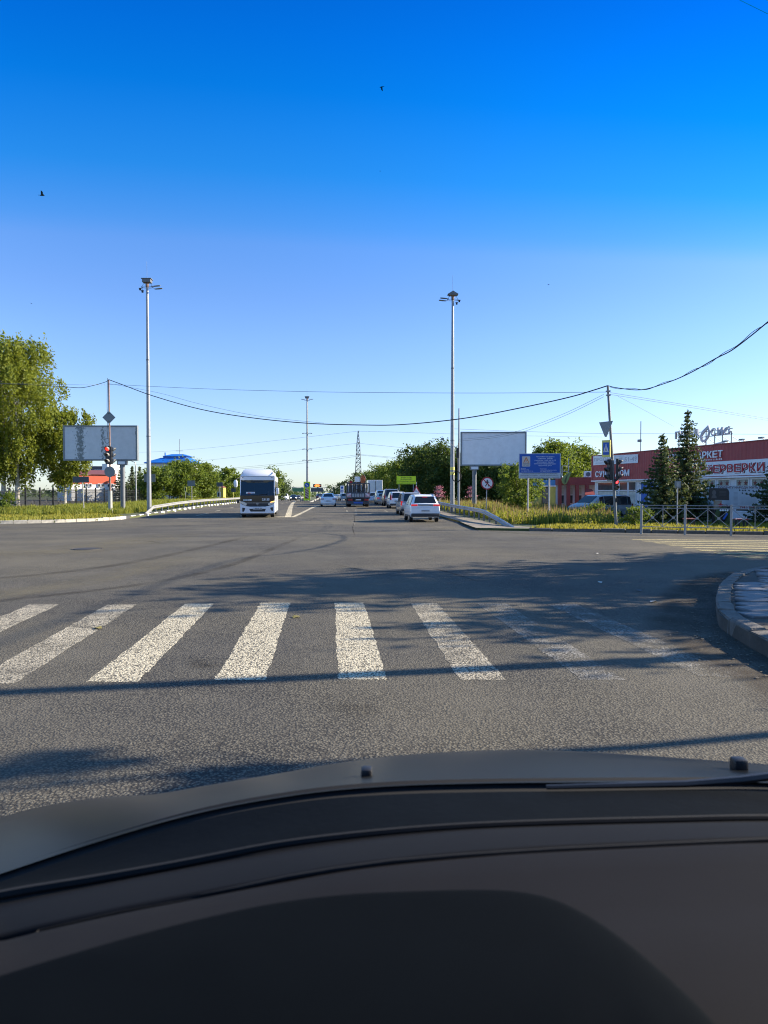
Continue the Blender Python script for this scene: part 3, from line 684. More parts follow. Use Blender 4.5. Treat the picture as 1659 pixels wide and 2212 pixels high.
def leaves(pts, size, rs, flat=0.0, droop=0.0):
    """rhombic leaf faces at pts; returns V, F"""
    n = len(pts); a = rs.normal(size=(n, 3)); 
    if droop: a[:, 2] -= droop
    a /= np.linalg.norm(a, axis=1)[:, None]
    b = rs.normal(size=(n, 3)); b[:, 2] *= (1 - flat); b -= a * np.sum(a * b, 1)[:, None]; b /= np.linalg.norm(b, axis=1)[:, None] + 1e-9
    s = size * rs.uniform(.6, 1.35, n)[:, None]
    V = np.stack([pts + a*s, pts + b*s*.55, pts - a*s, pts - b*s*.55], 1).reshape(-1, 3)
    F_ = np.arange(4 * n).reshape(n, 4); return V, F_
def limb_set(mb, base, h, r, crown_r, rs, n=7, trunk_top=.85, sway=.04):
    pts = []; k = 7
    for i in range(k):
        t = i / (k - 1); pts.append((base[0] + math.sin(t * 4 + rs.uniform(0, 1)) * sway * h * t, base[1] + rs.uniform(-1, 1) * sway * h * .5 * t, base[2] + h * trunk_top * t))
    mb.path(pts, [r * (1.25 if i == 0 else 1) * (1 - .86 * i / (k - 1)) for i in range(k)], 8)
    for j in range(n):
        t = rs.uniform(.28, .85); i = int(t * (k - 1)); p = Vector(pts[i]).lerp(Vector(pts[min(i + 1, k - 1)]), t * (k - 1) - i)
        w = 2 * math.pi * (j / n) + rs.uniform(-.4, .4); L = crown_r * rs.uniform(.5, .9) * (1.1 - t * .6)
        q = p + Vector((math.cos(w) * L * .55, math.sin(w) * L * .55, L * .35)); e = p + Vector((math.cos(w) * L, math.sin(w) * L, L * .45 + .1 * h * (1 - t)))
        rr = r * (1 - .8 * t) * .55; mb.path([p, q, e], [rr, rr * .6, rr * .2], 5)
    return pts
def tree(name, label, x, y, h, w, m='leaf_green', seed=1, nl=6000, leaf=.16, base_z=None, crown0=.22, group=None, bark='bark', blobs=9, cat='tree', depth=None, trunk_r=None, clump=.16, fill=1.0, twigs=0):
    rs = np.random.RandomState(seed); z0 = (gz(x, y) + .1) if base_z is None else base_z
    root = thing(name, label, cat, (x, y, z0), 0, group); depth = depth or w
    mb = MB(); limb_set(mb, (0, 0, -.1), h, trunk_r or max(.06, h * .018), w * .5, rs, n=9)
    mb.build('trunk', MT[bark], root, smooth=True)
    P_ = []
    c0 = h * crown0
    bl = []
    for i in range(blobs):
        t = (i + .5) / blobs; zc = c0 + (h - c0) * (.12 + .74 * t); prof = math.sin(math.pi * min(1, .22 + .72 * (1 - t))) ** .7
        ang = i * 2.4 + rs.uniform(-.5, .5); rad = .30 * prof * rs.uniform(.5, 1.1)
        bl.append((math.cos(ang) * rad * w, math.sin(ang) * rad * depth, zc, w * .30 * (.55 + .45 * prof) * rs.uniform(.85, 1.15), (h - c0) * .21 * rs.uniform(.8, 1.2)))
    bl.append((rs.uniform(-.05, .05) * w, 0, c0 + (h - c0) * .88, w * .16, (h - c0) * .12))
    ncl = max(24, int(nl / 34))
    for _ in range(ncl):
        cx, cy, cz, rr, rz_ = bl[rs.randint(len(bl))]
        d = rs.normal(size=3); d /= np.linalg.norm(d); q = rs.uniform(.45, 1.0) ** .6
        c = np.array([cx + d[0]*rr*q, cy + d[1]*rr*q*depth/w, cz + d[2]*rz_*q])
        k = max(6, int(nl / ncl * rs.uniform(.5, 1.5))); s = clump * w * .38 * rs.uniform(.5, 1.2)
        P_.append(c + rs.normal(size=(k, 3)) * np.array([s, s, s * .75]))
    if twigs:
        for _ in range(twigs):
            cx, cy, cz, rr, rz_ = bl[rs.randint(len(bl))]; d = rs.normal(size=3); d[2] = abs(d[2]) + .3; d /= np.linalg.norm(d)
            t = np.linspace(.8, 1.35, 14)[:, None]; P_.append(np.array([cx, cy, cz]) + d * t * np.array([rr, rr, rz_]) + rs.normal(size=(14, 3)) * .04 * w * .3)
    pts = np.concatenate(P_); pts = pts[pts[:, 2] > .15]
    V, F_ = leaves(pts, leaf, rs)
    link('crown', np_mesh('crown', V, F_), MT[m], root)
    return root
def birch(name, label, x, y, h, w, seed, nl=16000, leaf=.13, group=None, stems=1, z0=None, crown0=.1):
    """weeping crown: strings of leaves hang from arching boughs"""
    rs = np.random.RandomState(seed); z0 = gz(x, y) + .1 if z0 is None else z0; root = thing(name, label, 'tree', (x, y, z0), 0, group)
    mb = MB(); P_ = []
    for s in range(stems):
        ox = (s - (stems - 1) / 2) * 1.3; limb_set(mb, (ox, 0, -.1), h, h * .014, w * .45, rs, 10, .92, .02)
    mb.build('trunk', MT['birch_bark'], root, smooth=True)
    nb = int(nl / 95)
    for _ in range(nb):
        t = rs.uniform(0, 1) ** .8; zc = h * (crown0 + .06 + (.93 - crown0) * t); prof = (math.sin(math.pi * min(.999, (.18 + .80 * (1 - t)))) ** .65)
        ang = rs.uniform(0, 2 * math.pi); R_ = w * .5 * prof * math.sqrt(rs.uniform(.08, 1)) * (1 + .22 * math.sin(3 * ang + t * 7))
        ox = (rs.randint(stems) - (stems - 1) / 2) * 1.3
        tip = np.array([ox + math.cos(ang) * R_, math.sin(ang) * R_, zc]); L = min(rs.uniform(.6, 2.4) * h / 16, zc - h * crown0 * .6)
        # a few hanging strings per bough
        for s in range(4):
            p0 = tip + rs.normal(size=3) * np.array([.35, .35, .30]) * h / 16; k = 24; tt = np.linspace(0, 1, k)[:, None]
            P_.append(p0 + np.array([0, 0, -1.0]) * tt * L + np.array([math.cos(ang), math.sin(ang), 0]) * .25 * np.sin(tt * 3) + rs.normal(size=(k, 3)) * .09 * h / 12)
    pts = np.concatenate(P_); pts = pts[pts[:, 2] > .5]
    V, F_ = leaves(pts, leaf, rs, droop=.8); link('crown', np_mesh('crown', V, F_), MT['leaf_birch'], root); return root
def spruce(name, label, x, y, h, w, seed, group=None, z0=None, dens=1.0, leaf=.092):
    rs = np.random.RandomState(seed); z0 = gz(x, y) + .1 if z0 is None else z0; root = thing(name, label, 'spruce', (x, y, z0), 0, group)
    mb = MB(); mb.path([(0, 0, -.1), (.02, 0, h * .5), (0, 0, h)], [h * .016, h * .010, .006], 6); P_ = []; A_ = []
    nl = int(12 * dens + h * 2.4)
    for i in range(nl):
        t = i / (nl - 1); z = h * (.05 + .93 * t ** .92); R_ = w * .5 * (1 - t) ** .85 * (1 + .12 * math.sin(i * 2.1)) + .05
        nbr = max(4, int(10 * (1 - t) + 3))
        for j in range(nbr):
            ang = 2 * math.pi * j / nbr + i * .7 + rs.uniform(-.2, .2); L = R_ * rs.uniform(.5, 1.2); d = np.array([math.cos(ang), math.sin(ang), 0])
            k = max(5, int(L * 26 * dens)); s = np.linspace(.08, 1, k)[:, None]
            sag = -.20 * L * s + .22 * L * s ** 2.6
            c = d * L * s + np.array([0, 0, 1.0]) * sag + np.array([0, 0, z])
            for sp in range(2):
                P_.append(c + rs.normal(size=(k, 3)) * np.array([.07, .07, .035]) * (h / 5) ** .5)
            mb.path([(0, 0, z), tuple(c[k // 2]), tuple(c[-1])], [.012, .008, .003], 3)
    P_.append(np.stack([np.zeros(10), np.zeros(10), np.linspace(h * .93, h * 1.01, 10)], 1) + rs.normal(size=(10, 3)) * .02)
    mb.build('trunk', MT['bark'], root)
    pts = np.concatenate(P_); V, F_ = leaves(pts, leaf, rs, flat=.6); link('crown', np_mesh('crown', V, F_), MT['needle'], root); return root

# left: birches and the greenery behind the railings
birch('birch_tree', 'tall weeping birch with two white stems behind the iron railings', -35.0, 66.5, 16.0, 7.8, 3, 50000, .125, stems=2, crown0=.17)
birch('birch_tree', 'shorter birch leaning out behind the left billboard', -31.0, 69.0, 9.6, 4.8, 5, 20000, .115, crown0=.2)
birch('birch_tree', 'slender birch at the far left end of the railings', -40.5, 70, 14.5, 8.0, 8, 19000, .16, crown0=.2)
tree('bush', 'small yellow-green bush at the left kerb in front of the railings', *G(8, 1108, .12).xy, 1.55, 2.1, 'leaf_green', 21, 1700, .075, cat='bush', crown0=.02, blobs=6)
tree('shrub_tree', 'rounded maple right of the blue-roofed building', -31.0, 108, 6.3, 7.6, 'leaf_green', 31, 11000, .16, crown0=.05)
tree('shrub_tree', 'dense low maple in front of the blue-roofed building', -33.6, 104, 5.0, 5.6, 'leaf_green', 32, 8000, .16, crown0=.05)
tree('shrub_tree', 'leafy maple overhanging the far end of the railings', -28.3, 112, 5.9, 5.2, 'leaf_green', 33, 8000, .16, crown0=.05)
for i, (u, v, Y, hgt, lb) in enumerate(((262, 1014, 116, 6.2, 'narrow spruce beside the left billboard post'), (286, 1018, 120, 5.8, 'middle spruce of the row behind the left railings'), (302, 1016, 122, 5.8, 'spruce just left of the tall left lamp mast'), (330, 1014, 124, 6.0, 'spruce just right of the tall left lamp mast'))):
    p = P(u, 1064, Y); spruce('spruce_tree', lb, p.x, p.y, hgt, 2.9, 40 + i, dens=.55, leaf=.16, group='spruces behind the left railings')
for i, (u, Y, hh, ww, lb) in enumerate(((490, 128, 5.6, 5.6, 'pale green tree behind the small yellow kiosk'), (509, 134, 5.0, 5.0, 'bushy tree left of the white bus roof'), (585, 140, 6.6, 5.6, 'bushy tree just right of the white bus'), (600, 165, 5.4, 6.0, 'low tree where the left road edge vanishes'), (612, 210, 4.6, 6, 'far tree by the left gantry leg'), (450, 150, 5.2, 8.0, 'tree behind the rounded maples on the left'))):
    p = P(u, 1064, Y); tree('roadside_tree', lb, p.x, p.y, hh, ww, 'leaf_far' if Y > 160 else 'leaf_green', 60 + i, 4500, .19, crown0=.05, group='trees along the left road edge')
p = P(476, 1064, 150); spruce('spruce_tree', 'lone spruce rising behind the small yellow kiosk', p.x, p.y, 6.0, 3.4, 77, dens=.5, leaf=.2)

# right: the dark belt of trees
for i, (u, Y, top, ww, m, lb) in enumerate((
    (905, 96, 968, 6.6, 'leaf_dark', 'large dark tree behind the yellow-green warning sign'),
    (955, 92, 962, 6.6, 'leaf_dark', 'large dark tree behind the right lamp mast'),
    (935, 100, 972, 6.6, 'leaf_dark', 'dense dark tree between the warning sign and the lamp mast'),
    (1010, 90, 985, 6.6, 'leaf_dark', 'dark tree standing behind the right billboard post'),
    (1060, 86, 1000, 6.6, 'leaf_dark', 'dark tree below the right billboard'),
    (1100, 84, 1012, 5.6, 'leaf_dark', 'low dark tree left of the blue notice board'),
    (878, 112, 992, 6.2, 'leaf_green', 'lighter tree at the left end of the dark tree belt'),
    (850, 128, 1003, 7.0, 'leaf_green', 'tree rising behind the white box truck'),
    (822, 150, 1007, 8.0, 'leaf_green', 'tree behind the truck crane jib'),
    (806, 175, 1016, 8.0, 'leaf_green', 'sunlit tree right of the pylon foot'),
    (1200, 84, 955, 6.4, 'leaf_green', 'tall loose tree behind the blue notice board'),
    (1240, 88, 962, 7.0, 'leaf_green', 'broad sunlit tree left of the red shop'),
    (1270, 92, 985, 5.0, 'leaf_green', 'small tree touching the left corner of the red shop'),
    (1160, 90, 992, 4.6, 'leaf_green', 'small tree just left of the blue notice board edge'))):
    p = P(u, 1064, Y); hh = 1.5 + (1064 - top) / F * Y
    tree('belt_tree', lb, p.x, p.y, hh, ww, m, 90 + i, 11000, .155, crown0=.02, blobs=13, twigs=22, group='tree belt right of the road')
for i, (u, Y, hh, ww, lb) in enumerate(((752, 230, 6.5, 8, 'far tree behind the fuel station price sign'), (735, 250, 5.8, 9, 'far tree right of the gantry leg'), (772, 215, 8.5, 7, 'far conifer-like tree left of the pylon foot'), (788, 200, 7.0, 9, 'far tree in front of the pylon foot'))):
    p = P(u, 1064, Y); tree('far_tree', lb, p.x, p.y, hh, ww, 'leaf_far', 120 + i, 2200, .26, crown0=.02, group='far trees right of the road')
tree('shrub_tree', 'leafy bush between the no-walking sign and the blue notice board', *P(1118, 1064, 50).xy, 3.75, 3.3, 'leaf_green', 140, 6000, .085, crown0=.02, blobs=10)
spruce('spruce_tree', 'smaller young spruce in front of the red shop', 14.9, 38.0, 4.75, 3.0, 150)
spruce('spruce_tree', 'taller spruce in front of the red shop, below the rooftop letters', 16.7, 39.2, 6.2, 3.2, 151)
spruce('spruce_tree', 'spruce partly cut off at the right end of the memorial', 20.6, 37.2, 3.9, 2.8, 152)
tree('bush', 'dark bush at the foot of the leaning signal post', *P(1372, 1064, 34).xy, .95, 1.7, 'leaf_green', 160, 1700, .05, cat='bush', crown0=0, blobs=6)
tree('bush', 'low bush left of the parked silver van', *P(1290, 1064, 44).xy, 1.0, 2.6, 'leaf_green', 161, 1600, .06, cat='bush', crown0=0, blobs=6)

# street trees on the paved corner, their shade falls across the junction
for (lb, x, y, h, w, sd, nl, lf, c0) in (('tallest street tree on the paved corner, shading the junction', 17.2, 15.0, 9.0, 6.4, 170, 6500, .15, .30),
        ('broad low-crowned street tree at the far end of the paved corner', 20.6, 17.6, 7.5, 5.4, 171, 8000, .15, .18),
        ('small street tree on the paved corner beside the crosswalk', 13.8, 10.6, 5.8, 4.8, 172, 4600, .12, .24),
        ('street tree on the paved corner beside the dark grey car', 12.8, 3.2, 6.2, 4.0, 173, 4800, .12, .30),
        ('slender high-crowned street tree beside the utility pole', 10.4, 6.0, 7.4, 2.0, 174, 520, .10, .70)):
    tree('street_tree', lb, x, y, h, w, 'leaf_green', sd, nl, lf, base_z=.1, crown0=c0, clump=.2, group='street trees on the paved corner')

# grass and weeds
def blades(name, label, poly, dens, h0, h1, wid, m, seed, zoff=.10, keep=None, bend=.35, cat='grass'):
    rs = np.random.RandomState(seed); a = np.array(poly); lo, hi = a.min(0), a.max(0); n = int((hi[0]-lo[0]) * (hi[1]-lo[1]) * dens)
    x = rs.uniform(lo[0], hi[0], n); y = rs.uniform(lo[1], hi[1], n); k = inside(x, y, poly)
    # clumpy growth
    cl = np.sin(x * 1.7 + 3 * np.sin(y * .9)) * np.cos(y * 1.3 + 2 * np.sin(x * .6)) ; k &= rs.uniform(-1.6, 1.0, n) < cl + .35
    if keep is not None: k &= keep(x, y)
    x, y, cl = x[k], y[k], cl[k]; n = len(x); z = np.array([gz(0, q) for q in y]) + zoff
    h = rs.uniform(h0, h1, n) * (1 + .28 * cl); w = wid * rs.uniform(.6, 1.4, n); th = rs.uniform(0, 2*np.pi, n); bx, by = np.cos(th), np.sin(th); b = bend * h * rs.uniform(.2, 1, n); ph = rs.uniform(0, 2*np.pi, n)
    px, py = np.cos(ph), np.sin(ph)
    V = np.zeros((n, 5, 3))
    V[:, 0] = np.stack([x - px*w, y - py*w, z - .02], 1); V[:, 1] = np.stack([x + px*w, y + py*w, z - .02], 1)
    mx, my = x + bx*b*.3, y + by*b*.3; V[:, 2] = np.stack([mx + px*w*.8, my + py*w*.8, z + h*.6], 1); V[:, 3] = np.stack([mx - px*w*.8, my - py*w*.8, z + h*.6], 1)
    V[:, 4] = np.stack([x + bx*b, y + by*b, z + h], 1)
    i = np.arange(n)[:, None] * 5
    F_ = np.concatenate([np.concatenate([i, i+1, i+2], 1), np.concatenate([i, i+2, i+3], 1), np.concatenate([i+3, i+2, i+4], 1)])
    o = link(name, np_mesh(name, V.reshape(-1, 3), F_), MT[m]); prop(o, label, cat, kind='stuff'); return o
RW = [(6.9, 38), (8.4, 36.6), (10.6, 35.8), (12.2, 37.5), (13.6, 42), (15.2, 52), (13, 66), (4.6, 80), (5.2, 66), (6.6, 46)]
blades('tall_weeds', 'tall green weeds on the right verge', RW, 85, .28, .68, .030, 'weed', 1, cat='weeds')
blades('dry_grass', 'dry reddish seed heads among the right weeds', RW, 9, .55, .95, .022, 'weed_dry', 2, bend=.2)
blades('short_grass', 'short sunlit grass along the right kerb', [(6.6, 32.4), (9.0, 30.5), (14.5, 27.7), (24, 24.2), (24, 38), (14, 38), (9, 36)], 150, .05, .18, .022, 'grass', 3)
LW = [(-30, 52), (-24.4, 49.2), (-20.5, 51.5), (-19.6, 55), (-20.0, 66), (-22.4, 100), (-24, 100), (-26.5, 78), (-32, 58)]
blades('tall_weeds', 'tall green weeds between the left railings and the footpath', LW, 80, .25, .55, .032, 'weed', 4, .13, cat='weeds')
blades('short_grass', 'short grass behind the left kerb', [(-34, 37.9), (-26, 39.5), (-22, 40.9), (-19.8, 42.5), (-18.3, 45), (-17.9, 49), (-20, 52), (-24, 52), (-34, 58), (-45, 58), (-45, 38)], 90, .06, .22, .028, 'grass', 5, .13)
blades('verge_grass', 'rough grass beyond the left guardrail', [(-22.5, 100), (-20.4, 73), (-21.5, 73), (-28, 78), (-34, 125), (-27, 150)], 22, .25, .6, .06, 'weed', 6, .13)

def herbs(name, label, poly, n, hmax, size, m, seed, zoff):
    rs = np.random.RandomState(seed); a = np.array(poly); lo, hi = a.min(0), a.max(0); c = rs.uniform(lo, hi, (n, 2)); c = c[inside(c[:, 0], c[:, 1], poly)]
    k = 16; h = rs.uniform(.4, 1.0, len(c)) * hmax; P3 = []
    for (x, y), hh in zip(c, h):
        q = rs.normal(size=(k, 3)) * np.array([.16, .16, 0]); q[:, 2] = rs.uniform(.05, 1, k) * hh; q[:, 0] += x; q[:, 1] += y; q[:, 2] += gz(0, y) + zoff; P3.append(q)
    V, F_ = leaves(np.concatenate(P3), size, rs); prop(link(name, np_mesh(name, V, F_), MT[m]), label, 'weeds', kind='stuff')
herbs('leafy_weeds', 'leafy green weeds growing low among the right grasses', RW, 2600, .62, .065, 'weed', 11, .10)
herbs('leafy_weeds', 'leafy weeds growing in front of the left railings', LW, 1700, .5, .07, 'weed', 12, .13)
# ------------------------------------------------------------------ street furniture
def ground_at(x, y, dz=.1): return (x, y, gz(x, y) + dz)
def base(u, v, dz): return G(u, v, dz)

# tall lamp masts
def lamp_mast(label, x, y, zb, h, heads, r0=.19, r1=.095, gable=False, small=False):
    t = thing('lamp_mast', label, 'lamp mast', (x, y, zb), 0, 'tall floodlight masts along the road')
    MB().path([(0,0,-.3),(0,0,h*.33),(0,0,h*.66),(0,0,h)], [r0, r0*.84, r0*.66, r1], 12).build('pole', MT['pole'], t, smooth=True)
    for k in (.33, .66): MB().path([(0,0,h*k-.05),(0,0,h*k+.05)], [r0*1.02*(1-k*.5)+.01]*2, 12).build('collar', MT['steel_dark'], t, smooth=True)
    MB().tube((0,0,h), (-.02,0,h+1.5), .012, .006, 5).build('lightning_rod', MT['steel_dark'], t)
    cz = h - .15
    # winch cabinet under a little roof, ring and lamps: modelled full size, then drawn in round the mast
    first = len(COL.objects)
    # winch cabinet under a little roof
    if gable:
        MB().prism([(-.72, cz-.02), (.72, cz-.02), (0, cz+.42)], -.5, .5).build('cap_roof', MT['steel_dark'], t)
    else: MB().box(-.66, .66, -.5, .5, cz+.28, cz+.36).build('cap_roof', MT['steel_dark'], t)
    MB().box(-.56, .56, -.42, .42, cz-.14, cz+(-.02 if gable else .28)).build('cabinet', MT['steel_dark'], t, bevel=.02)
    MB().tube((0,0,cz-.75), (0,0,cz-.14), .2, .22, 10).build('winch_drum', MT['rust'], t, smooth=True)
    mb = MB(); ring = [(.78*math.cos(a*math.pi/8), .5*math.sin(a*math.pi/8), cz-.72) for a in range(17)]; mb.path(ring, .022, 5)
    for a in range(0, 16, 4): mb.tube(ring[a], (ring[a][0]*.5, ring[a][1]*.5, cz-.14), .018)
    for a in range(0, 16, 4): mb.tube(ring[a], (0, 0, cz-.72), .018)
    mb.build('lamp_ring', MT['blackiron'], t)
    for k, (sx, dz, dx, big) in enumerate(heads):
        if big:
            x0 = sx*(.62+dx); q = MB()
            L = 1.05; n = 9
            q.loft([[(x0+sx*L*s, w*.20*math.cos(a*math.pi*2/n), cz+dz-.16*s*0+ .10*s*(1 if sx>0 else 1) + w*.085*math.sin(a*math.pi*2/n)) for a in range(n)] for s, w in ((0,.35),(.15,.8),(.5,1.0),(.85,.95),(1,.5))])
            f = q.build('floodlight', MT['signback'], t, smooth=True)
            MB().tube((sx*.5, 0, cz-.55), (x0+sx*.05, 0, cz+dz), .025).build('bracket', MT['blackiron'], t)
        else:
            x0 = sx*(.78+dx)
            MB().box(x0-.11, x0+.11, -.12, .12, cz+dz-.28, cz+dz-.05).build('spotlight', MT['black'], t, bevel=.02)
            MB().box(x0-.17, x0+.17, -.15, .15, cz+dz-.05, cz+dz-.01).build('spotlight_hood', MT['black'], t)
            MB().tube((x0, 0, cz+dz-.05), (sx*.6, 0, cz-.72), .016).build('bracket', MT['blackiron'], t)
    K_ = .60
    for ob in list(COL.objects)[first:]:
        for vv in ob.data.vertices: vv.co = Vector((vv.co.x*K_, vv.co.y*K_, h + (vv.co.z-h)*K_))
    MB().box(-r0*1.3, r0*1.3, -r0*1.3, r0*1.3, -.02, .05).build('base_plate', MT['steel_dark'], t)
    return t
Lm = P(322, 1064, 57.0); topL = P(313, 606, 57.0)
lamp_mast('tall grey floodlight mast beside the left billboard', Lm.x, Lm.y, gz(0,57)+.13, topL.z - gz(0,57) - .13, [(1,-.62,.1,True),(1,-.98,.35,True),(-1,-.85,.15,False),(-1,-1.15,-.15,False)])
Rm = P(977, 1064, 58.0); topR = P(979, 634, 58.0)
rm = lamp_mast('tall grey floodlight mast beside the right billboard, with yellow bands', Rm.x, Rm.y, gz(0,58)+.10, topR.z - gz(0,58) - .10, [(-1,-.55,.05,True),(-1,-.85,.22,True),(1,-.72,.1,False),(1,-1.05,-.25,False)], gable=True)
MT['yellow'] = mat('yellow_paint', (0.74, 0.66, 0.16), .6, var=.1)
for z in (3.05, 3.45): MB().path([(0,0,z),(0,0,z+.25)], .192, 12, False).build('yellow_band', MT['yellow'], rm, smooth=True)
Mm = P(664, 1064, 122.0); topM = P(660, 858, 122.0)
mm = lamp_mast('tall lamp mast on the median behind the yellow keep-right sign', Mm.x, Mm.y, gz(0,122), topM.z - gz(0,122), [(-1,-.5,.1,True),(1,-.5,.1,True)], .22, .11)
for z in (11.6, 8.9, 7.0):
    for s in (-1, 1):
        MB().path([(0,0,z),(s*.45,0,z+.1),(s*.85,0,z+.05)], [.03,.05,.07], 6).build('side_lamp', MT['steel_dark'], mm, smooth=True)

# slim pole with a hanging cable coil beside the right mast
Sp = P(991, 1064, 57.0)
sp = thing('cable_pole', 'slim grey cable pole with a coiled cable beside the right lamp mast', 'pole', (Sp.x, Sp.y, gz(0,57)+.10))
SPH = P(991, 882, 57.0).z - gz(0,57) - .1
MB().path([(0,0,-.3),(0,0,SPH*.5),(0,0,SPH)], [.10,.085,.05], 8).build('pole', MT['pole'], sp, smooth=True)
coil = MB(); coil.path([(-.18+.36*math.cos(a*.5), -.14, 2.9+.42*math.sin(a*.5)) for a in range(26)], .035, 5); coil.path([(-.06,-.12,5.6),(-.12,-.14,4.4),(-.1,-.14,3.3)], .03, 5); coil.build('cable_coil', MT['cable'], sp, smooth=True)
MB().box(-.22, -.02, -.16, -.06, 4.4, 5.2).build('junction_box', MT['black'], sp)
MB().tube((0,0,5.1), (-1.3,0,5.9), .02).build('bracket', MT['steel'], sp)
MB().box(-1.42, -1.2, -.09, .09, 5.84, 6.0).build('camera_box', MT['signback'], sp)

# billboards
def billboard(label, u0, u1, v0, v1, Y, postu, mlist, dirty, z0):
    A, B = P(u0, v1, Y), P(u1, v0, Y); w, h = B.x - A.x, B.z - A.z; cx = (A.x + B.x) / 2
    t = thing('billboard', label, 'billboard', (cx, Y, z0), 0, 'blank billboards'); zb, zt = A.z - z0, B.z - z0
    MB().box(-w/2+.12, w/2-.12, .0, .02, zb+.12, zt-.12).build('poster_panel', dirty, t)
    fr = MB().box(-w/2, w/2, -.04, .30, zt-.12, zt).box(-w/2, w/2, -.04, .30, zb, zb+.12).box(-w/2, -w/2+.12, -.04, .30, zb+.12, zt-.12).box(w/2-.12, w/2, -.04, .30, zb+.12, zt-.12)
    fr.build('frame', MT['signback'], t); MB().box(-w/2+.1, w/2-.1, .03, .26, zb+.1, zt-.1).build('back_panel', MT['signdark'], t)
    px = P(postu, 1064, Y).x - cx
    MB().path([(px, .14, -.3), (px, .14, zb+.1)], .19, 14).build('post', MT['steel_dark'], t, smooth=True)
    MB().box(px-.38, px+.38, -.08, .36, zb-.36, zb-.01).build('post_bracket', MT['steel_dark'], t)
    pl = MB().box(px-.30, px+.30, -.11, -.085, zb-.30, zb-.07).build('owner_plate', MT['white'], t)
    return t
def stained(name, colr, stain, thr, streak):
    m = bpy.data.materials.new(name); m.use_nodes = True; nt = m.node_tree; nt.nodes.clear()
    out = nd(nt, 'ShaderNodeOutputMaterial'); p = nd(nt, 'ShaderNodeBsdfPrincipled'); p.inputs['Roughness'].default_value = .75
    tc = nd(nt, 'ShaderNodeTexCoord').outputs['Object']
    n1 = noise(nt, tc, 1.0, 6.0, .7, (6.0, 1, 5.0)); col = noise(nt, tc, 1.0, 2.0, .5, (streak, 1, .15)); fine = noise(nt, tc, 2.0, 5.0, .6)
    mu = nd(nt, 'ShaderNodeMath', operation='MULTIPLY'); nt.links.new(ramp(nt, n1, thr, thr+.10), mu.inputs[0]); nt.links.new(ramp(nt, col, .52, .64), mu.inputs[1])
    c = mixc(nt, ramp(nt, fine, .3, .75), tuple(q*.86 for q in colr), colr); c = mixc(nt, mu.outputs[0], c, stain)
    nt.links.new(c, p.inputs['Base Color']); nt.links.new(p.outputs[0], out.inputs[0]); return m
def mouldy(name):
    m = bpy.data.materials.new(name); m.use_nodes = True; nt = m.node_tree; nt.nodes.clear()
    out = nd(nt, 'ShaderNodeOutputMaterial'); p = nd(nt, 'ShaderNodeBsdfPrincipled'); p.inputs['Roughness'].default_value = .75
    tc = nd(nt, 'ShaderNodeTexCoord').outputs['Object']; sx = nd(nt, 'ShaderNodeSeparateXYZ'); nt.links.new(tc, sx.inputs[0])
    n1 = noise(nt, tc, 1.0, 7.0, .72, (5.0, 1, 4.0)); fine = noise(nt, tc, 2.0, 5.0, .6); tot = None
    for cx, wd, amt in ((-1.65, .75, 1.0), (.22, .42, .8), (-3.0, .16, .8), (2.95, .14, .8)):
        d = nd(nt, 'ShaderNodeMath', operation='SUBTRACT'); nt.links.new(sx.outputs[0], d.inputs[0]); d.inputs[1].default_value = cx
        ab = nd(nt, 'ShaderNodeMath', operation='ABSOLUTE'); nt.links.new(d.outputs[0], ab.inputs[0]); r = ramp(nt, ab.outputs[0], 0, wd, amt, 0)
        if tot is None: tot = r
        else:
            mx = nd(nt, 'ShaderNodeMath', operation='MAXIMUM'); nt.links.new(tot, mx.inputs[0]); nt.links.new(r, mx.inputs[1]); tot = mx.outputs[0]
    sm = nd(nt, 'ShaderNodeMath', operation='ADD'); nt.links.new(n1, sm.inputs[0]); nt.links.new(ramp(nt, tot, 0, 1, 0, .30), sm.inputs[1])
    c = mixc(nt, ramp(nt, fine, .3, .75), (.58, .59, .58), (.70, .70, .69)); c = mixc(nt, ramp(nt, sm.outputs[0], .66, .74, 0, .9), c, (.16, .18, .17))
    nt.links.new(c, p.inputs['Base Color']); nt.links.new(p.outputs[0], out.inputs[0]); return m
MT['bb_left'] = mouldy('mouldy_poster')
MT['bb_right'] = stained('weathered_poster', (0.84, 0.84, 0.84), (0.62, 0.60, 0.58), .52, .6)
billboard('blank billboard stained with dark mould beside the left signal post', 137, 296.5, 919, 995, 58.5, 264, None, MT['bb_left'], gz(0,58.5)+.13)
billboard('clean blank billboard on a grey post behind the blue notice board', 995, 1137.5, 932.6, 1006.4, 62.0, 1025, None, MT['bb_right'], gz(0,62)+.10)

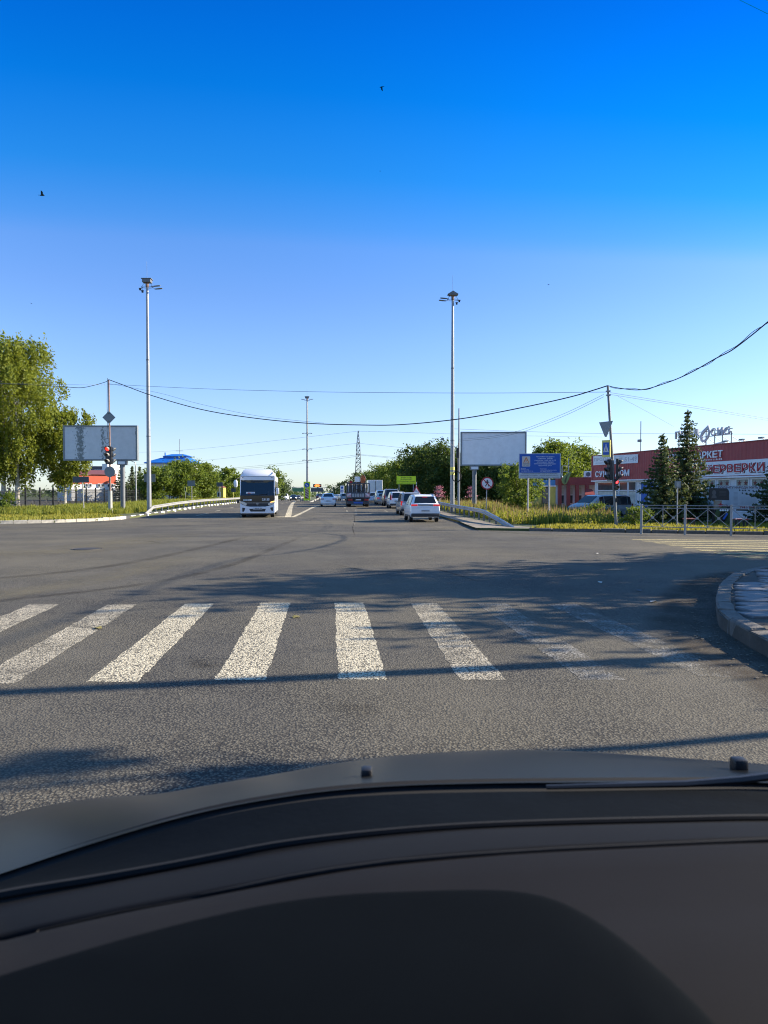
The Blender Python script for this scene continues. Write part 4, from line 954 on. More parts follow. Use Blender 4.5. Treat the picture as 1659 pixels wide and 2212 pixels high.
# signal heads
MT['lens_red'] = mat('red_signal_lit', (0.8, 0.03, 0.01), .4, var=0, emit=1.8, ecol=(1.0, .02, .01))
MT['lens_off'] = mat('dark_lens', (0.03, 0.03, 0.03), .2, var=0)
MT['man_red'] = mat('red_man_lit', (0.6, 0.02, 0.02), .4, var=0, emit=1.6, ecol=(1, .05, .06))
MT['visor'] = mat('visor_plastic', (0.05, 0.05, 0.052), .55, var=.15, scale=6)
MT['visor_grey'] = mat('visor_faded', (0.22, 0.22, 0.21), .6, var=.15, scale=6)
def signal_head(parent, x, y, z, rz, n=3, s=.36, red=0, visor='visor', lens_on='lens_red'):
    h = bpy.data.objects.new('signal_head', None); COL.objects.link(h); h.parent = parent; h.location = (x, y, z); h.rotation_euler = (0, 0, rz)
    MB().box(-s*.52, s*.52, 0, s*.4, -s*1.16*n/2, s*1.16*n/2).build('housing', MT['black'], h, bevel=.025)
    for k in range(n):
        zc = (n/2 - .5 - k) * s * 1.16; R_ = s * .42
        MB().disc((0, -.008, zc), R_*.92, th=.02).build('lens', MT[lens_on] if k == red else MT['lens_off'], h)
        q = MB(); m_ = 15; outer, inner = [], []
        V = []; Fv = []
        for i in range(m_):
            a = math.radians(-35 + 250 * i / (m_ - 1)); L = s * (.75 if True else .5) * (.55 + .45 * math.sin(max(0, a)) if a > 0 else .35)
            V += [(R_*math.cos(a), 0, zc + R_*math.sin(a)), (R_*math.cos(a)*1.02, -L, zc + R_*math.sin(a)*1.02 - .03)]
        Fv = [(2*i, 2*i+1, 2*i+3, 2*i+2) for i in range(m_-1)]
        q.add(V, Fv); o = q.build('visor', MT[visor], h, smooth=True); so = o.modifiers.new('s', 'SOLIDIFY'); so.thickness = .008
    return h
b = base(238.5, 1110, .13); LT = b.copy(); zt = P(237.5, 820, b.y).z - b.z; k = b.y / F
def lz(v): return P(238, v, LT.y).z - LT.z
t = thing('signal_post', 'red traffic light on a tall post with sign backs, in front of the left billboard', 'traffic light', b)
MB().path([(0,0,-.3),(0,0,lz(1060))], [.155,.15], 12).build('concrete_sleeve', MT['concrete'], t, smooth=True)
MB().path([(0,0,lz(1060)),(.0,0,lz(960)),(-.02,0,zt)], [.07,.065,.055], 10).build('pole', MT['rust'], t, smooth=True)
signal_head(t, -.10, -.16, lz(983), math.radians(-14), 3, .40, 0, 'visor_grey')
signal_head(t, .19, .02, lz(984), math.radians(96), 3, .38, -1, 'visor_grey')
MB().prism([(-.50, lz(902)), (0, lz(902)-.50), (.50, lz(902)), (0, lz(902)+.50)], -.10, -.085).build('diamond_sign_back', MT['signback'], t)
MB().disc((.02, -.095, lz(1019)), .41, th=.018).build('round_sign_back', MT['signback'], t)
for z in (lz(893), lz(910), lz(1013), lz(1026)): MB().box(-.09, .09, -.10, .08, z-.02, z+.02).build('clamp', MT['steel'], t)
cc = MB(); cc.path([(-.10,-.05,zt+.1),(-.14,-.06,zt*.8),(-.12,-.06,zt*.7),(-.16,-.07,zt*.62),(-.10,-.08,zt*.56)], .02, 5); cc.path([(-.16+.17*math.cos(a*.6), -.1, zt*.545+.2*math.sin(a*.6)) for a in range(12)], .016, 5); cc.build('loose_cable', MT['cable'], t, smooth=True)

# rectangular direction sign seen from behind
b = base(178.5, 1108.5, .13); kx = b.y / F
t = thing('road_sign', 'small rectangular sign seen from behind on a thin post near the left railings', 'road sign', b)
zz = lambda v: P(178, v, b.y).z - b.z
MB().path([(.12,0,-.3),(0,0,zz(1029))], .045, 8).build('post', MT['concrete'], t, smooth=True)
MB().box(-20*kx, 15*kx, -.06, -.045, zz(1042.5), zz(1029.5)).build('panel', MT['signdark'], t)
for (u0, u1, v0, v1, pu, Y, lb, m) in ((311, 335.5, 1024, 1041, 323, 75, 'square sign back on a post behind the left lamp mast', 'signback'), (405, 421.5, 1038, 1050, 414, 92, 'pale sign back on a post by the left guardrail', 'signback'),
        (468, 481.5, 1042, 1051, 474.5, 105, 'grey sign back on a post in front of the yellow kiosk', 'signdark'), (499, 509.5, 1055, 1063, 504, 118, 'small grey sign back on a yellow post left of the bus', 'signdark')):
    a_, b_ = P(u0, v1, Y), P(u1, v0, Y); c_ = P(pu, v1, Y); z0 = gz(0, Y) + .12
    t = thing('road_sign', lb, 'road sign', (c_.x, Y, z0))
    MB().path([(0,.05,-.2),(0,.05,b_.z-z0)], .045, 7).build('post', MT['yellow'] if 'yellow post' in lb else MT['concrete'], t, smooth=True)
    MB().box(a_.x-c_.x, b_.x-c_.x, -.02, .0, a_.z-z0, b_.z-z0).build('panel', MT[m], t)
    MB().box(a_.x-c_.x, b_.x-c_.x, .0, .02, (a_.z+b_.z)/2-z0-.03, (a_.z+b_.z)/2-z0+.03).build('rail', MT['steel'], t)
Y = 96; a_, b_ = P(398.5, 1062.5, Y), P(403.5, 1051, Y); z0 = gz(0, Y)+.12
t = thing('road_sign', 'narrow yellow plate on a post by the left guardrail', 'road sign', (a_.x+.15, Y, z0)); MB().box(-.16,.16,-.05,-.03,a_.z-z0,b_.z-z0).build('panel', MT['yellow'], t); MB().box(-.08,.08,-.055,-.051,a_.z-z0+.15,b_.z-z0-.15).build('symbol', MT['txt_black'], t); MB().path([(0,0,-.2),(0,0,b_.z-z0)], .03, 6).build('post', MT['steel'], t)
p = P(294, 1064, 92); z0 = gz(0, 92)+.12; t = thing('street_lamp', 'thin street lamp behind the left billboard post', 'street lamp', (p.x, 92, z0)); hh = P(294, 999, 92).z - z0
MB().path([(0,0,-.2),(0,0,hh*.9),(-.1,0,hh),(-.7,0,hh+.25)], [.09,.07,.05,.04], 7).build('pole', MT['pole'], t, smooth=True); MB().box(-1.15,-.65,-.12,.12,hh+.2,hh+.32).build('lamp_head', MT['signback'], t, bevel=.03)

# blue notice board
MT['blue_board'] = mat('blue_board', (0.010, 0.090, 0.40), .45, var=.06, scale=2)
MT['board_white'] = mat('board_white', (0.55, 0.57, 0.60), .55, var=.06, scale=2)
MT['logo_card'] = mat('logo_card', (0.62, 0.55, 0.50), .6, var=.05)
MT['orange'] = mat('orange_print', (0.62, 0.20, 0.04), .6, var=0)
bl, br = base(1141, 1122.5, .1), base(1186.5, 1122.5, .1); Y = (bl.y + br.y) / 2; z0 = bl.z
t = thing('notice_board', 'blue road notice board with orange logo and white lettering on two posts', 'sign', ((bl.x+br.x)/2, Y, z0))
X = lambda u: P(u, 1064, Y).x - (bl.x+br.x)/2; Z = lambda v: P(1165, v, Y).z - z0
for u in (1141, 1186.5): MB().path([(X(u),.05,-.3),(X(u),.05,Z(985))], .055, 10).build('post', MT['steel'], t, smooth=True)
MB().box(X(1120.4), X(1210.4), -.03, .0, Z(1033.4), Z(979.6)).build('frame', MT['board_white'], t)
MB().box(X(1121.6), X(1208.6), -.038, -.031, Z(1021.2), Z(981)).build('blue_panel', MT['blue_board'], t)
def tl(s, uc, vc, w, h, m, y=-.043): return text(s, MT[m], t, X(uc), y, Z(vc), w*Y/F, h*Y/F, bold=.012)
for s, vc, w in (('Автомобильная дорога', 986.8, 39), ('участок км 1+044 - км 9+199', 994.6, 46), ('обслуживает филиал', 998.3, 36), ('ОАО «Новосибирскавтодор»', 1002.1, 47), ('Ордынское ДРСУ', 1005.8, 29)): tl(s, 1177, vc, w, 2.9, 'txt_white')
tl('«Советское', 1169.5, 990.4, 17, 2.9, 'txt_white'); tl('шоссе»', 1187, 990.4, 11.5, 2.9, 'txt_white')
for s, uc, vc, w in (('Заказчик', 1130, 1012.5, 11), ('ГКУ НСО ТУАД,', 1133.5, 1015.2, 18), ('тел.: 8(383) 223-01-02', 1138, 1018, 26), ('Подрядчик', 1173, 1013, 14), ('ОАО «Новосибирскавтодор»,', 1184.5, 1015.7, 36), ('тел.: 8(383) 262-77-77', 1179, 1018.4, 26)): tl(s, uc, vc, w, 1.9, 'txt_white')
for s, vc, w in (('ТЕЛЕФОН ОПОВЕЩЕНИЯ О НЕБЛАГОПРИЯТНЫХ', 1023.2, 77), ('ДОРОЖНЫХ УСЛОВИЯХ - 730 ДЛЯ АБОНЕНТОВ МТС', 1027.0, 82), ('+7-913-949-09-30 для абонентов других сотовых операторов', 1030.8, 86)): tl(s, 1165, vc, w, 2.5, 'txt_black', -.034)
rr = []
for cx_, cz_, a0 in ((1143.2, 987.2, 0), (1128.6, 987.2, 90), (1128.6, 1006.5, 180), (1143.2, 1006.5, 270)):
    for q in range(5): a = math.radians(a0 + 22.5*q); rr.append((X(cx_) + .04*math.cos(a), Z(cz_) + .04*math.sin(a)))
MB().prism(rr, -.048, -.040).build('logo_card', MT['logo_card'], t)
Lg = lambda pts: [(X(u), Z(v)) for u, v in pts]
MB().prism(Lg([(1129.5, 999.5), (1135, 988), (1137, 988), (1142.5, 999.5), (1140.5, 999.5), (1136, 990.2), (1131.5, 999.5)]), -.053, -.049).build('logo', MT['orange'], t)
MB().prism(Lg([(1131.5, 1000.5), (1136, 996.5), (1140.5, 1000.5), (1136, 998.2)]), -.053, -.049).build('logo', MT['orange'], t)
MB().prism(Lg([(1134, 996), (1136, 992.5), (1138, 996), (1136, 994.6)]), -.053, -.049).build('logo', MT['orange'], t)
MB().box(X(1129), X(1143), -.053, -.049, Z(1002.2), Z(1001.4)).build('logo_bar', MT['txt_black'], t)
text('АВТОДОР', MT['txt_black'], t, X(1136), -.05, Z(1004.8), 13.5*Y/F, 2.6*Y/F, bold=.02)

# no-walking sign
b = base(1049.8, 1117, .1); Y = b.y; z0 = b.z
t = thing('road_sign', 'round red-rimmed no-walking sign with a walking figure on a thin post', 'road sign', b)
X = lambda u: P(u, 1064, Y).x - b.x; Z = lambda v: P(1050, v, Y).z - z0; cx_, cz_ = X(1052.3), Z(1044); R_ = 13.6*Y/F
MT['sign_red'] = mat('sign_red', (0.34, 0.015, 0.03), .45, var=.05); MT['sign_white'] = mat('sign_white', (0.66, 0.66, 0.70), .45, var=.04)
MB().path([(0,.05,-.3),(cx_,.05,cz_+R_*.8)], .035, 8).build('post', MT['steel'], t, smooth=True)
MB().disc((cx_, -.01, cz_), R_, th=.02, n=32).build('rim', MT['sign_red'], t); MB().disc((cx_, -.0225, cz_), R_*.82, th=.004, n=32).build('face', MT['sign_white'], t)
fig = MB(); f_ = lambda pts, y0=-.0285: fig.prism([(cx_ + x*R_, cz_ + z*R_) for x, z in pts], y0, y0+.003)
f_([(.0+.11*math.cos(a*math.pi/5), .46+.11*math.sin(a*math.pi/5)) for a in range(10)]); f_([(-.10,.33),(.12,.33),(.14,-.05),(-.08,-.05)]); f_([(.14,-.05),(.02,-.05),(.22,-.52),(.34,-.50)]); f_([(-.10,-.02),(.08,-.05),(-.26,-.52),(-.38,-.48)]); f_([(-.12,.33),(-.08,.24),(-.34,.0),(-.40,.05)]); f_([(.12,.33),(.08,.24),(.30,.02),(.36,.08)])
fig.build('walking_figure', MT['txt_black'], t)
MB().prism([(cx_ + x*R_, cz_ + z*R_) for x, z in ((-.64,.54),(-.54,.64),(.64,-.54),(.54,-.64))], -.033, -.029).build('slash', MT['sign_red'], t)

# yellow-green driver warning board
MT['lime'] = mat('lime_board', (0.80, 0.95, 0.02), .5, var=.04, emit=0)
Y = 88; A, B = P(856.7, 1046, Y), P(898.4, 1028.5, Y); cx0 = (A.x+B.x)/2; z0 = gz(0, Y)+.1; w = B.x-A.x; h = B.z-A.z
t = thing('warning_board', 'yellow-green warning board with dark lettering among the dark trees', 'sign', (cx0, Y, z0)); zb = A.z - z0
for s in (-.37, .37): MB().path([(w*s,.05,-.2),(w*s,.05,zb+h*.8)], .05, 8).build('post', MT['steel'], t, smooth=True)
MB().box(-w/2, w/2, -.02, .0, zb, zb+h).build('panel', MT['lime'], t)
for s, f, ww, hh in (('ВОДИТЕЛЬ!', .84, .55, .15), ('ВНИМАНИЕ!', .62, .58, .15), ('Соблюдай дистанцию', .38, .92, .16), ('и скоростной режим!', .14, .92, .16)): text(s, MT['txt_black'], t, 0, -.024, zb+h*f, w*ww, h*hh, bold=.02)
# triangle and round sign seen nearly edge-on
Y = 62; p = P(1062/1*0+1063.5-0, 1064, Y); p = P(1063.0*0+ 704.8+1190*.1634, 1064, Y); z0 = gz(0, Y)+.1
t = thing('road_sign', 'triangular warning sign under a round sign seen edge-on behind the queue', 'road sign', (p.x, Y, z0), math.radians(8))
zv = lambda v: P(900, v, Y).z - z0
MB().path([(0,.04,-.2),(0,.04,zv(1048))], .035, 7).build('post', MT['steel'], t, smooth=True)
MB().prism([(-.42, zv(1067)), (.42, zv(1067)), (0, zv(1067)+.74)], -.01, .01).build('triangle_rim', MT['sign_red'], t); MB().prism([(-.27, zv(1067)+.09), (.27, zv(1067)+.09), (0, zv(1067)+.56)], -.016, -.012).build('triangle_face', MT['sign_white'], t)
o = MB().disc((0,0,0), .36, th=.02).build('round_panel', MT['sign_white'], t, loc=(0, 0, zv(1050)), rot=(0, 0, math.radians(80)))

# flower towers
MT['petal'] = mat('pink_petals', (0.45, 0.16, 0.20), .7, var=.3, scale=6)
for (u, Y, lb) in ((704.8+1490*.1634, 70, 'pink flower tower of stacked bowls left of the right lamp mast'), (948.8+352*.1961, 72, 'pink flower tower behind the right billboard post'), (948.8+8*.1961, 74, 'small pink flower tower beside the lamp mast foot')):
    p = P(u, 1064, Y); z0 = gz(0, Y)+.1; t = thing('flower_tower', lb, 'planter', (p.x, Y, z0)); rs = np.random.RandomState(int(u))
    MB().path([(0,0,-.1),(0,0,2.0)], .05, 7).build('post', MT['steel_dark'], t)
    for z, r in ((1.05, .62), (1.45, .48), (1.85, .32)):
        MB().loft([[(r*.6*s*math.cos(a*math.pi/6), r*.6*s*math.sin(a*math.pi/6), z-.12+.12*q) for a in range(12)] for s, q in ((.4,0),(.9,.5),(1.0,1))]).build('bowl', MT['steel_dark'], t, smooth=True)
        pts = rs.normal(size=(160, 3)) * np.array([r*.45, r*.45, .10]) + np.array([0, 0, z+.06]); V, F_ = leaves(pts, .06, rs); link('petals', np_mesh('petals', V, F_), MT['petal'], t)['kind'] = 'stuff'

# right signal post, leaning
b = base(1332, 1139, .1); Y = b.y; z0 = b.z
t = thing('signal_post', 'leaning signal post with dark traffic lights, red man and crossing sign', 'traffic light', b)
X = lambda u: P(u, 1064, Y).x - b.x; Z = lambda v: P(1320, v, Y).z - z0
def ax(v): return X(1332 - (1139 - v) * 21.0 / 306)
MB().path([(0,0,-.3),(ax(1139),0,0),(ax(1060),0,Z(1060)),(ax(940),0,Z(940)),(ax(833),0,Z(833))], [.075,.072,.068,.062,.055], 10).build('pole', MT['steel_dark'], t, smooth=True)
signal_head(t, ax(1015)-.22, -.02, Z(1015), math.radians(-78), 3, .29, -1)
signal_head(t, ax(1015)+.26, -.02, Z(1014), math.radians(72), 3, .29, -1)
h = signal_head(t, ax(1046)+.10, -.10, Z(1046.5), math.radians(12), 2, .215, 0, 'visor', 'man_red')
X6 = lambda x: X(1268.6+x*.1519); Z6 = lambda y: Z(813.2+y*.1519)
# crossing sign in its yellow frame, turned half away
g = bpy.data.objects.new('crossing_sign', None); COL.objects.link(g); g.parent = t; g.location = (X6(257), -.08, Z6(1028)); g.rotation_euler = (0, 0, math.radians(-38))
MB().box(-.20, .20, -.02, .02, -.40, .40).build('frame', MT['yellow'], g); MB().box(-.145, .145, -.028, -.022, -.29, .29).build('panel', MT['txt_blue'], g)
MB().prism([(-.125, -.16), (.125, -.16), (0, .25)], -.034, -.030).build('white_triangle', MT['sign_white'], g)
w = MB(); w.prism([(-.012, .10), (.012, .10), (.016, -.02), (-.016, -.02)], -.040, -.036).prism([(.012, -.02), (-.008, -.02), (.05, -.14), (.07, -.14)], -.040, -.036).prism([(-.014, -.02), (.008, -.02), (-.05, -.14), (-.07, -.14)], -.040, -.036).prism([(.022*math.cos(a*math.pi/4), .13+.022*math.sin(a*math.pi/4)) for a in range(8)], -.040, -.036); w.build('walking_figure', MT['txt_black'], g)
MB().box(-.17, .17, .02, .12, -.38, .38).build('light_box', MT['black'], g)
g2 = MB().prism([(-.42, .36), (.42, .36), (.05, -.36), (-.05, -.36)], -.012, .012).build('give_way_sign', MT['signback'], t, loc=(X6(252), -.05, Z6(752)), rot=(0, 0, math.radians(-60)))
MB().box(X6(252), ax(925), -.02, .02, Z6(752)-.02, Z6(752)+.02).build('sign_bracket', MT['steel'], t)
for y in (210, 265): MB().box(ax(813+y*.15)-.09, ax(813+y*.15)+.09, -.09, .09, Z6(y)-.03, Z6(y)+.03).build('clamp', MT['steel'], t)
MB().box(ax(1108)-.02, ax(1108)+.10, -.1, -.06, Z6(1760)-.1, Z6(1760)+.1).build('push_button', MT['black'], t)
RT = Vector((b.x + ax(833), Y, z0 + Z(833)))

# pedestrian barrier by the right kerb
F0, F1 = base(1385, 1148.5, .1), base(1579, 1151.5, .1); d = (F1 - F0) / 2.0
t0 = None
bar = thing('pedestrian_barrier', 'grey steel pedestrian barrier with crossed bars along the right kerb', 'barrier', F0, math.atan2(d.y, d.x))
S = Vector((d.x, d.y)).length; Hb = 1.08
for k in range(6):
    MB().box(k*S-.04, k*S+.04, -.04, .04, -.3, Hb).build('post', MT['pole'], bar, bevel=.008)
    if k == 5: break
    x0, x1 = k*S+.045, (k+1)*S-.045; xm = (x0+x1)/2
    for z in (Hb-.04, Hb-.15, .20): MB().tube((x0,0,z), (x1,0,z), .018, n=6).build('rail', MT['pole'], bar, smooth=True)
    MB().tube((xm,0,.20), (xm,0,Hb-.04), .015, n=6).build('upright', MT['pole'], bar, smooth=True)
    for a, c in ((x0, xm), (xm, x1)):
        for z0_, z1_ in ((.22, Hb-.17), (Hb-.17, .22)): MB().tube((a,0,z0_), (c,0,z1_), .013, n=6).build('cross_bar', MT['pole'], bar, smooth=True)
        MB().disc(((a+c)/2, 0, (.22+Hb-.17)/2), .05, th=.03, n=14).build('boss', MT['pole'], bar)
b = base(1462.5, 1139, .1); Y = b.y; z0 = b.z
t = thing('road_sign', 'small square sign back on a pale post behind the pedestrian barrier', 'road sign', b)
hz_ = P(1462, 1039, Y).z - z0; MB().path([(0,0,-.3),(0,0,hz_)], .03, 8).build('post', MT['steel'], t, smooth=True)
MB().box(-.15, .15, -.05, -.03, hz_-.32, hz_+.0).build('panel', MT['signback'], t, bevel=.008); MB().box(-.07, .07, -.065, -.051, hz_-.27, hz_-.05).build('backing_plate', MT['steel'], t)

# black iron railings on the left
FA, FB = Vector((-31.5, 57.0)), Vector((-38.0, 140.0)); dF = (FB - FA).normalized(); N = 30; SP = 3.2
fen = thing('railings', 'black iron railings with diamond patterns in front of the birches', 'fence', (FA.x, FA.y, gz(0, 57)+.13), math.atan2(dF.y, dF.x)); Hf = 1.75
for k in range(-1, N):
    yk = FA.y + dF.y*SP*k; zo = gz(0, yk) - gz(0, 57)
    MB().box(k*SP-.06, k*SP+.06, -.06, .06, zo-.2, zo+Hf+.22).build('post', MT['blackiron'], fen)
    x0, x1 = k*SP+.06, (k+1)*SP-.06
    for z in (Hf-.08, Hf-.33, .86, .2):
        MB().box(x0, x1, -.02, .02, zo+z-.022, zo+z+.022).build('rail', MT['blackiron'], fen)
    q = MB(); n = 22 if k < 12 else 14
    for i in range(n):
        x = x0 + (x1-x0)*(i+.5)/n; q.box(x-.010, x+.010, -.010, .010, zo+.1, zo+Hf+.02)
    q.build('pickets', MT['blackiron'], fen)['kind'] = 'stuff'
    if k < 14:
        xm = (x0+x1)/2; MB().path([(xm-.36,-.03,zo+.53),(xm,-.03,zo+.92),(xm+.36,-.03,zo+.53),(xm,-.03,zo+.14),(xm-.36,-.03,zo+.53)], .02, 5).build('diamond', MT['blackiron'], fen)

# guardrails: two-wave beam on posts
def guardrail(label, pts, post_every=2.0, h=.72, side=1, material='steel', group='steel guardrails', heights=None, dz=.1):
    """pts in plan; heights = beam height at each point"""
    pl = [Vector(p) for p in pts]; o0 = pl[0]; zb = gz(0, o0.y) + dz
    t = thing('guardrail', label, 'guardrail', (o0.x, o0.y, zb), 0, group)
    heights = heights or [h]*len(pl)
    cum = [0]
    for a, b_ in zip(pl, pl[1:]): cum.append(cum[-1] + (b_-a).length)
    def at(s):
        for i in range(len(pl)-1):
            if s <= cum[i+1] or i == len(pl)-2:
                f = (s-cum[i])/(cum[i+1]-cum[i]); p = pl[i].lerp(pl[i+1], f); d_ = (pl[i+1]-pl[i]).normalized(); return p, d_, heights[i]+(heights[i+1]-heights[i])*f
    prof = [(0.0,-.13),(.05,-.11),(.07,-.07),(.01,-.025),(.01,.025),(.07,.07),(.05,.11),(0.0,.13)]
    n = max(1, int(cum[-1]/4.0)); 
    for i in range(n):
        rings = []
        for s in (cum[-1]*i/n, cum[-1]*(i+.5)/n, cum[-1]*(i+1)/n - .01):
            p, d_, hh = at(s); nn = Vector((d_.y, -d_.x))*side; zc = gz(0, p.y)+dz-zb+hh-.16
            fr = [(p.x-o0.x+nn.x*a, p.y-o0.y+nn.y*a, zc+z) for a, z in prof]; bk = [(p.x-o0.x+nn.x*(a-.012), p.y-o0.y+nn.y*(a-.012), zc+z) for a, z in prof[::-1]]
            rings.append(fr+bk)
        MB().loft(rings).build('beam', MT[material], t)
    s = post_every*.5
    while s < cum[-1]:
        p, d_, hh = at(s); z = gz(0, p.y)+dz-zb; nn = Vector((d_.y, -d_.x))*side
        if hh > .3:
            cx0, cy0 = p.x-o0.x-nn.x*.07, p.y-o0.y-nn.y*.07
            MB().box(cx0-.05, cx0+.05, cy0-.05, cy0+.05, z-.3, z+hh-.06).build('post', MT['steel_dark'], t)
        s += post_every
    return t
def off(pl, dx): return [(x+dx, y) for x, y in pl]
e0 = base(308, 1110, .13)
MT['rail_white'] = mat('white_guardrail', (0.27, 0.27, 0.26), .6, .1, var=.12, scale=2)
guardrail('pale steel guardrail with a buried sloping end along the left road edge', [(e0.x+.2, e0.y), (-18.3, 56), (-18.75, 64), (-19.2, 73), (-21.2, 101), (-25.3, 150), (-31.4, 200)], 2.0, .78, 1, 'rail_white', heights=[.10, .60, .70, .70, .70, .70, .70], dz=.13)
g0, g1 = base(1090, 1135, .1), base(1047, 1122, .1)
guardrail('grey steel guardrail sloping into the ground by the no-walking sign', [(6.15, 33.4), (6.0, 37.6), (5.9, 42), (5.85, 46), (4.4, 73), (2.4, 101), (-2.0, 150)], 2.0, .78, -1, 'steel', heights=[.06, .46, .74, .76, .8, .8, .8])
# median barrier behind the keep-right sign
mS = P(662, 1064, 116)
guardrail('left flared arm of the median guardrail behind the keep-right sign', [(mS.x-.85, 115.5), (mS.x-1.2, 118), (mS.x-2.2, 135), (mS.x-6.0, 180)], 2.0, .78, 1, 'rail_white', 'median guardrails', heights=[.5, .8, .8, .8], dz=.0)
guardrail('right flared arm of the median guardrail with its end on the ground', [(mS.x+1.0, 112), (mS.x+1.9, 120), (mS.x+1.5, 135), (mS.x-2.2, 180)], 2.0, .78, -1, 'rail_white', 'median guardrails', heights=[.12, .8, .8, .8], dz=.0)
# keep-right sign on yellow board
Y = 114.0; A, B = P(656.0, 1083, Y), P(670.0, 1040.5, Y); cx0 = (A.x+B.x)/2; z0 = gz(0, Y); w = B.x-A.x
t = thing('median_sign', 'yellow-green median board with blue keep-right arrow and red-striped panel', 'road sign', (cx0, Y, z0)); zt = B.z - z0
MB().box(-w/2, w/2, -.03, .0, .25, zt).build('board', MT['lime'], t)
for s in (-.3, .3): MB().box(w*s-.04, w*s+.04, 0, .06, -.2, zt-.3).build('post', MT['steel_dark'], t)
MB().disc((0, -.04, zt-.55), .40, th=.012, n=28).build('blue_disc', MT['txt_blue'], t)
MB().prism([(-.25, zt-.38), (-.17, zt-.30), (.08, zt-.55), (.16, zt-.46), (.20, zt-.75), (-.09, zt-.71), (-.0, zt-.63)], -.055, -.048).build('arrow', MT['sign_white'], t)
MT['maroon'] = mat('maroon_print', (0.16, 0.03, 0.025), .55, var=.1); MT['stripe_pale'] = mat('pale_print', (0.60, 0.45, 0.38), .55, var=.05)
x0, x1, zlo, zhi = -.28, .28, .55, zt-1.12
MB().box(x0, x1, -.042, -.034, zlo, zhi).build('striped_panel', MT['maroon'], t)
nst = 4; hz1 = (zhi-zlo)/nst
for k in range(nst):
    zc = zlo + hz1*(k+.25); MB().prism([(x0, zc+.28), (x0, zc+.52), (x1, zc+.16), (x1, zc-.08)], -.050, -.044).build('stripe', MT['stripe_pale'], t)

# gantry far down the road
Y = 300; A, B = P(618, 1064, Y), P(720.7, 1064, Y); zt, zb = P(0, 1052, Y).z, P(0, 1062.5, Y).z; z0 = gz(0, Y)
t = thing('sign_gantry', 'far steel sign gantry spanning the road with a lit orange message sign', 'gantry', ((A.x+B.x)/2, Y, z0)); W = B.x-A.x; zt -= z0; zb -= z0
for s in (-.5, .5): MB().box(W*s-.22, W*s+.22, -.25, .25, -.5, zt).build('leg', MT['steel'], t)
for z in (zt-.1, zb+.1): MB().box(-W/2, W/2, -.10, .10, z-.10, z+.10).build('chord', MT['steel'], t)
for k in range(12):
    xa, xb = -W/2+W*k/12, -W/2+W*(k+1)/12; MB().tube((xa,0,zb if k%2 else zt), (xb,0,zt if k%2 else zb), .09, n=5).build('brace', MT['steel'], t)
MT['green_panel'] = mat('green_sign_panel', (0.09, 0.22, 0.10), .5, var=.15, scale=1); MT['led'] = mat('orange_led', (0.9, 0.2, 0.03), .5, var=0, emit=5, ecol=(1, .18, .03))
X = lambda u: P(u, 1064, Y).x - (A.x+B.x)/2; Z = lambda v: P(0, v, Y).z - z0
MB().box(X(631.5), X(656.5), -.3, -.15, Z(1062), Z(1054)).build('green_panel', MT['green_panel'], t)
MB().box(X(671.5), X(698), -.3, -.15, Z(1062), Z(1054)).build('dark_panel', MT['signdark'], t)
MB().box(X(676.6), X(694.4), -.4, .1, Z(1052.2), Z(1045.8)).build('message_sign', MT['black'], t)
text('ВНИМАНИЕ', MT['led'], t, X(685.5), -.42, Z(1047.6), 8*Y/F, 1.1*Y/F, bold=.03); text('ОПАСНЫЙ УЧАСТОК', MT['led'], t, X(685.5), -.42, Z(1049.2), 12.5*Y/F, 1.1*Y/F, bold=.03); text('ДОРОГИ', MT['led'], t, X(685.5), -.42, Z(1050.8), 8*Y/F, 1.1*Y/F, bold=.03)
# fuel station price stele
Y = 210; A, B = P(735, 1064, Y), P(743.2, 1049, Y); z0 = gz(0, Y)+.1
t = thing('price_sign', 'white and blue fuel price stele beyond the truck', 'sign', ((A.x+B.x)/2, Y, z0)); w = B.x-A.x; zt = B.z-z0
MB().box(-w/2, w/2, -.15, .15, -.2, zt).build('stele', MT['white'], t, bevel=.06)
MB().box(-w/2+.08, w/2-.08, -.17, -.152, zt-1.9, zt-1.35).build('price_panel', MT['txt_blue'], t); MB().disc((0,-.165,zt-.6), .35, th=.02).build('emblem', MT['txt_blue'], t); MB().box(-.3,.3,-.18,-.172,zt-1.75,zt-1.5).build('price_digits', MT['txt_white'], t)

# lattice pylon
Y = 400; Px = P(774, 1064, Y).x; z0 = gz(0, Y); ztop = P(0, 930.5, Y).z - z0
pyl = thing('pylon', 'lattice power pylon far down the road', 'pylon', (Px, Y, z0))
def hw(z):
    f = z / ztop
    return 4.2 - (4.2-1.55)*min(1, f/.42) if f < .42 else (1.55 - (1.55-.95)*min(1, (f-.42)/.36) if f < .78 else max(.12, .95-.85*(f-.78)/.22))
zs = [0, .2*ztop, .31*ztop, .42*ztop] + [ztop*(.42+.06*i) for i in range(1, 7)] + [ztop*(.78+.055*i) for i in range(1, 5)]
for sx in (-1, 1):
    for sy in (-1, 1): MB().path([(sx*hw(z), sy*hw(z), z) for z in zs], [.19]*4+[.15]*(len(zs)-4), 5).build('leg', MT['steel_dark'], pyl)
for a, c in zip(zs, zs[1:]):
    q = MB()
    for s in (-1, 1):
        q.tube((-hw(a), s*hw(a), a), (hw(c), s*hw(c), c), .09, n=4).tube((hw(a), s*hw(a), a), (-hw(c), s*hw(c), c), .09, n=4).tube((s*hw(a), -hw(a), a), (s*hw(c), hw(c), c), .09, n=4).tube((s*hw(a), hw(a), a), (s*hw(c), -hw(c), c), .09, n=4).tube((-hw(c), s*hw(c), c), (hw(c), s*hw(c), c), .08, n=4)
    q.build('bracing', MT['steel_dark'], pyl)
wires_lv = []
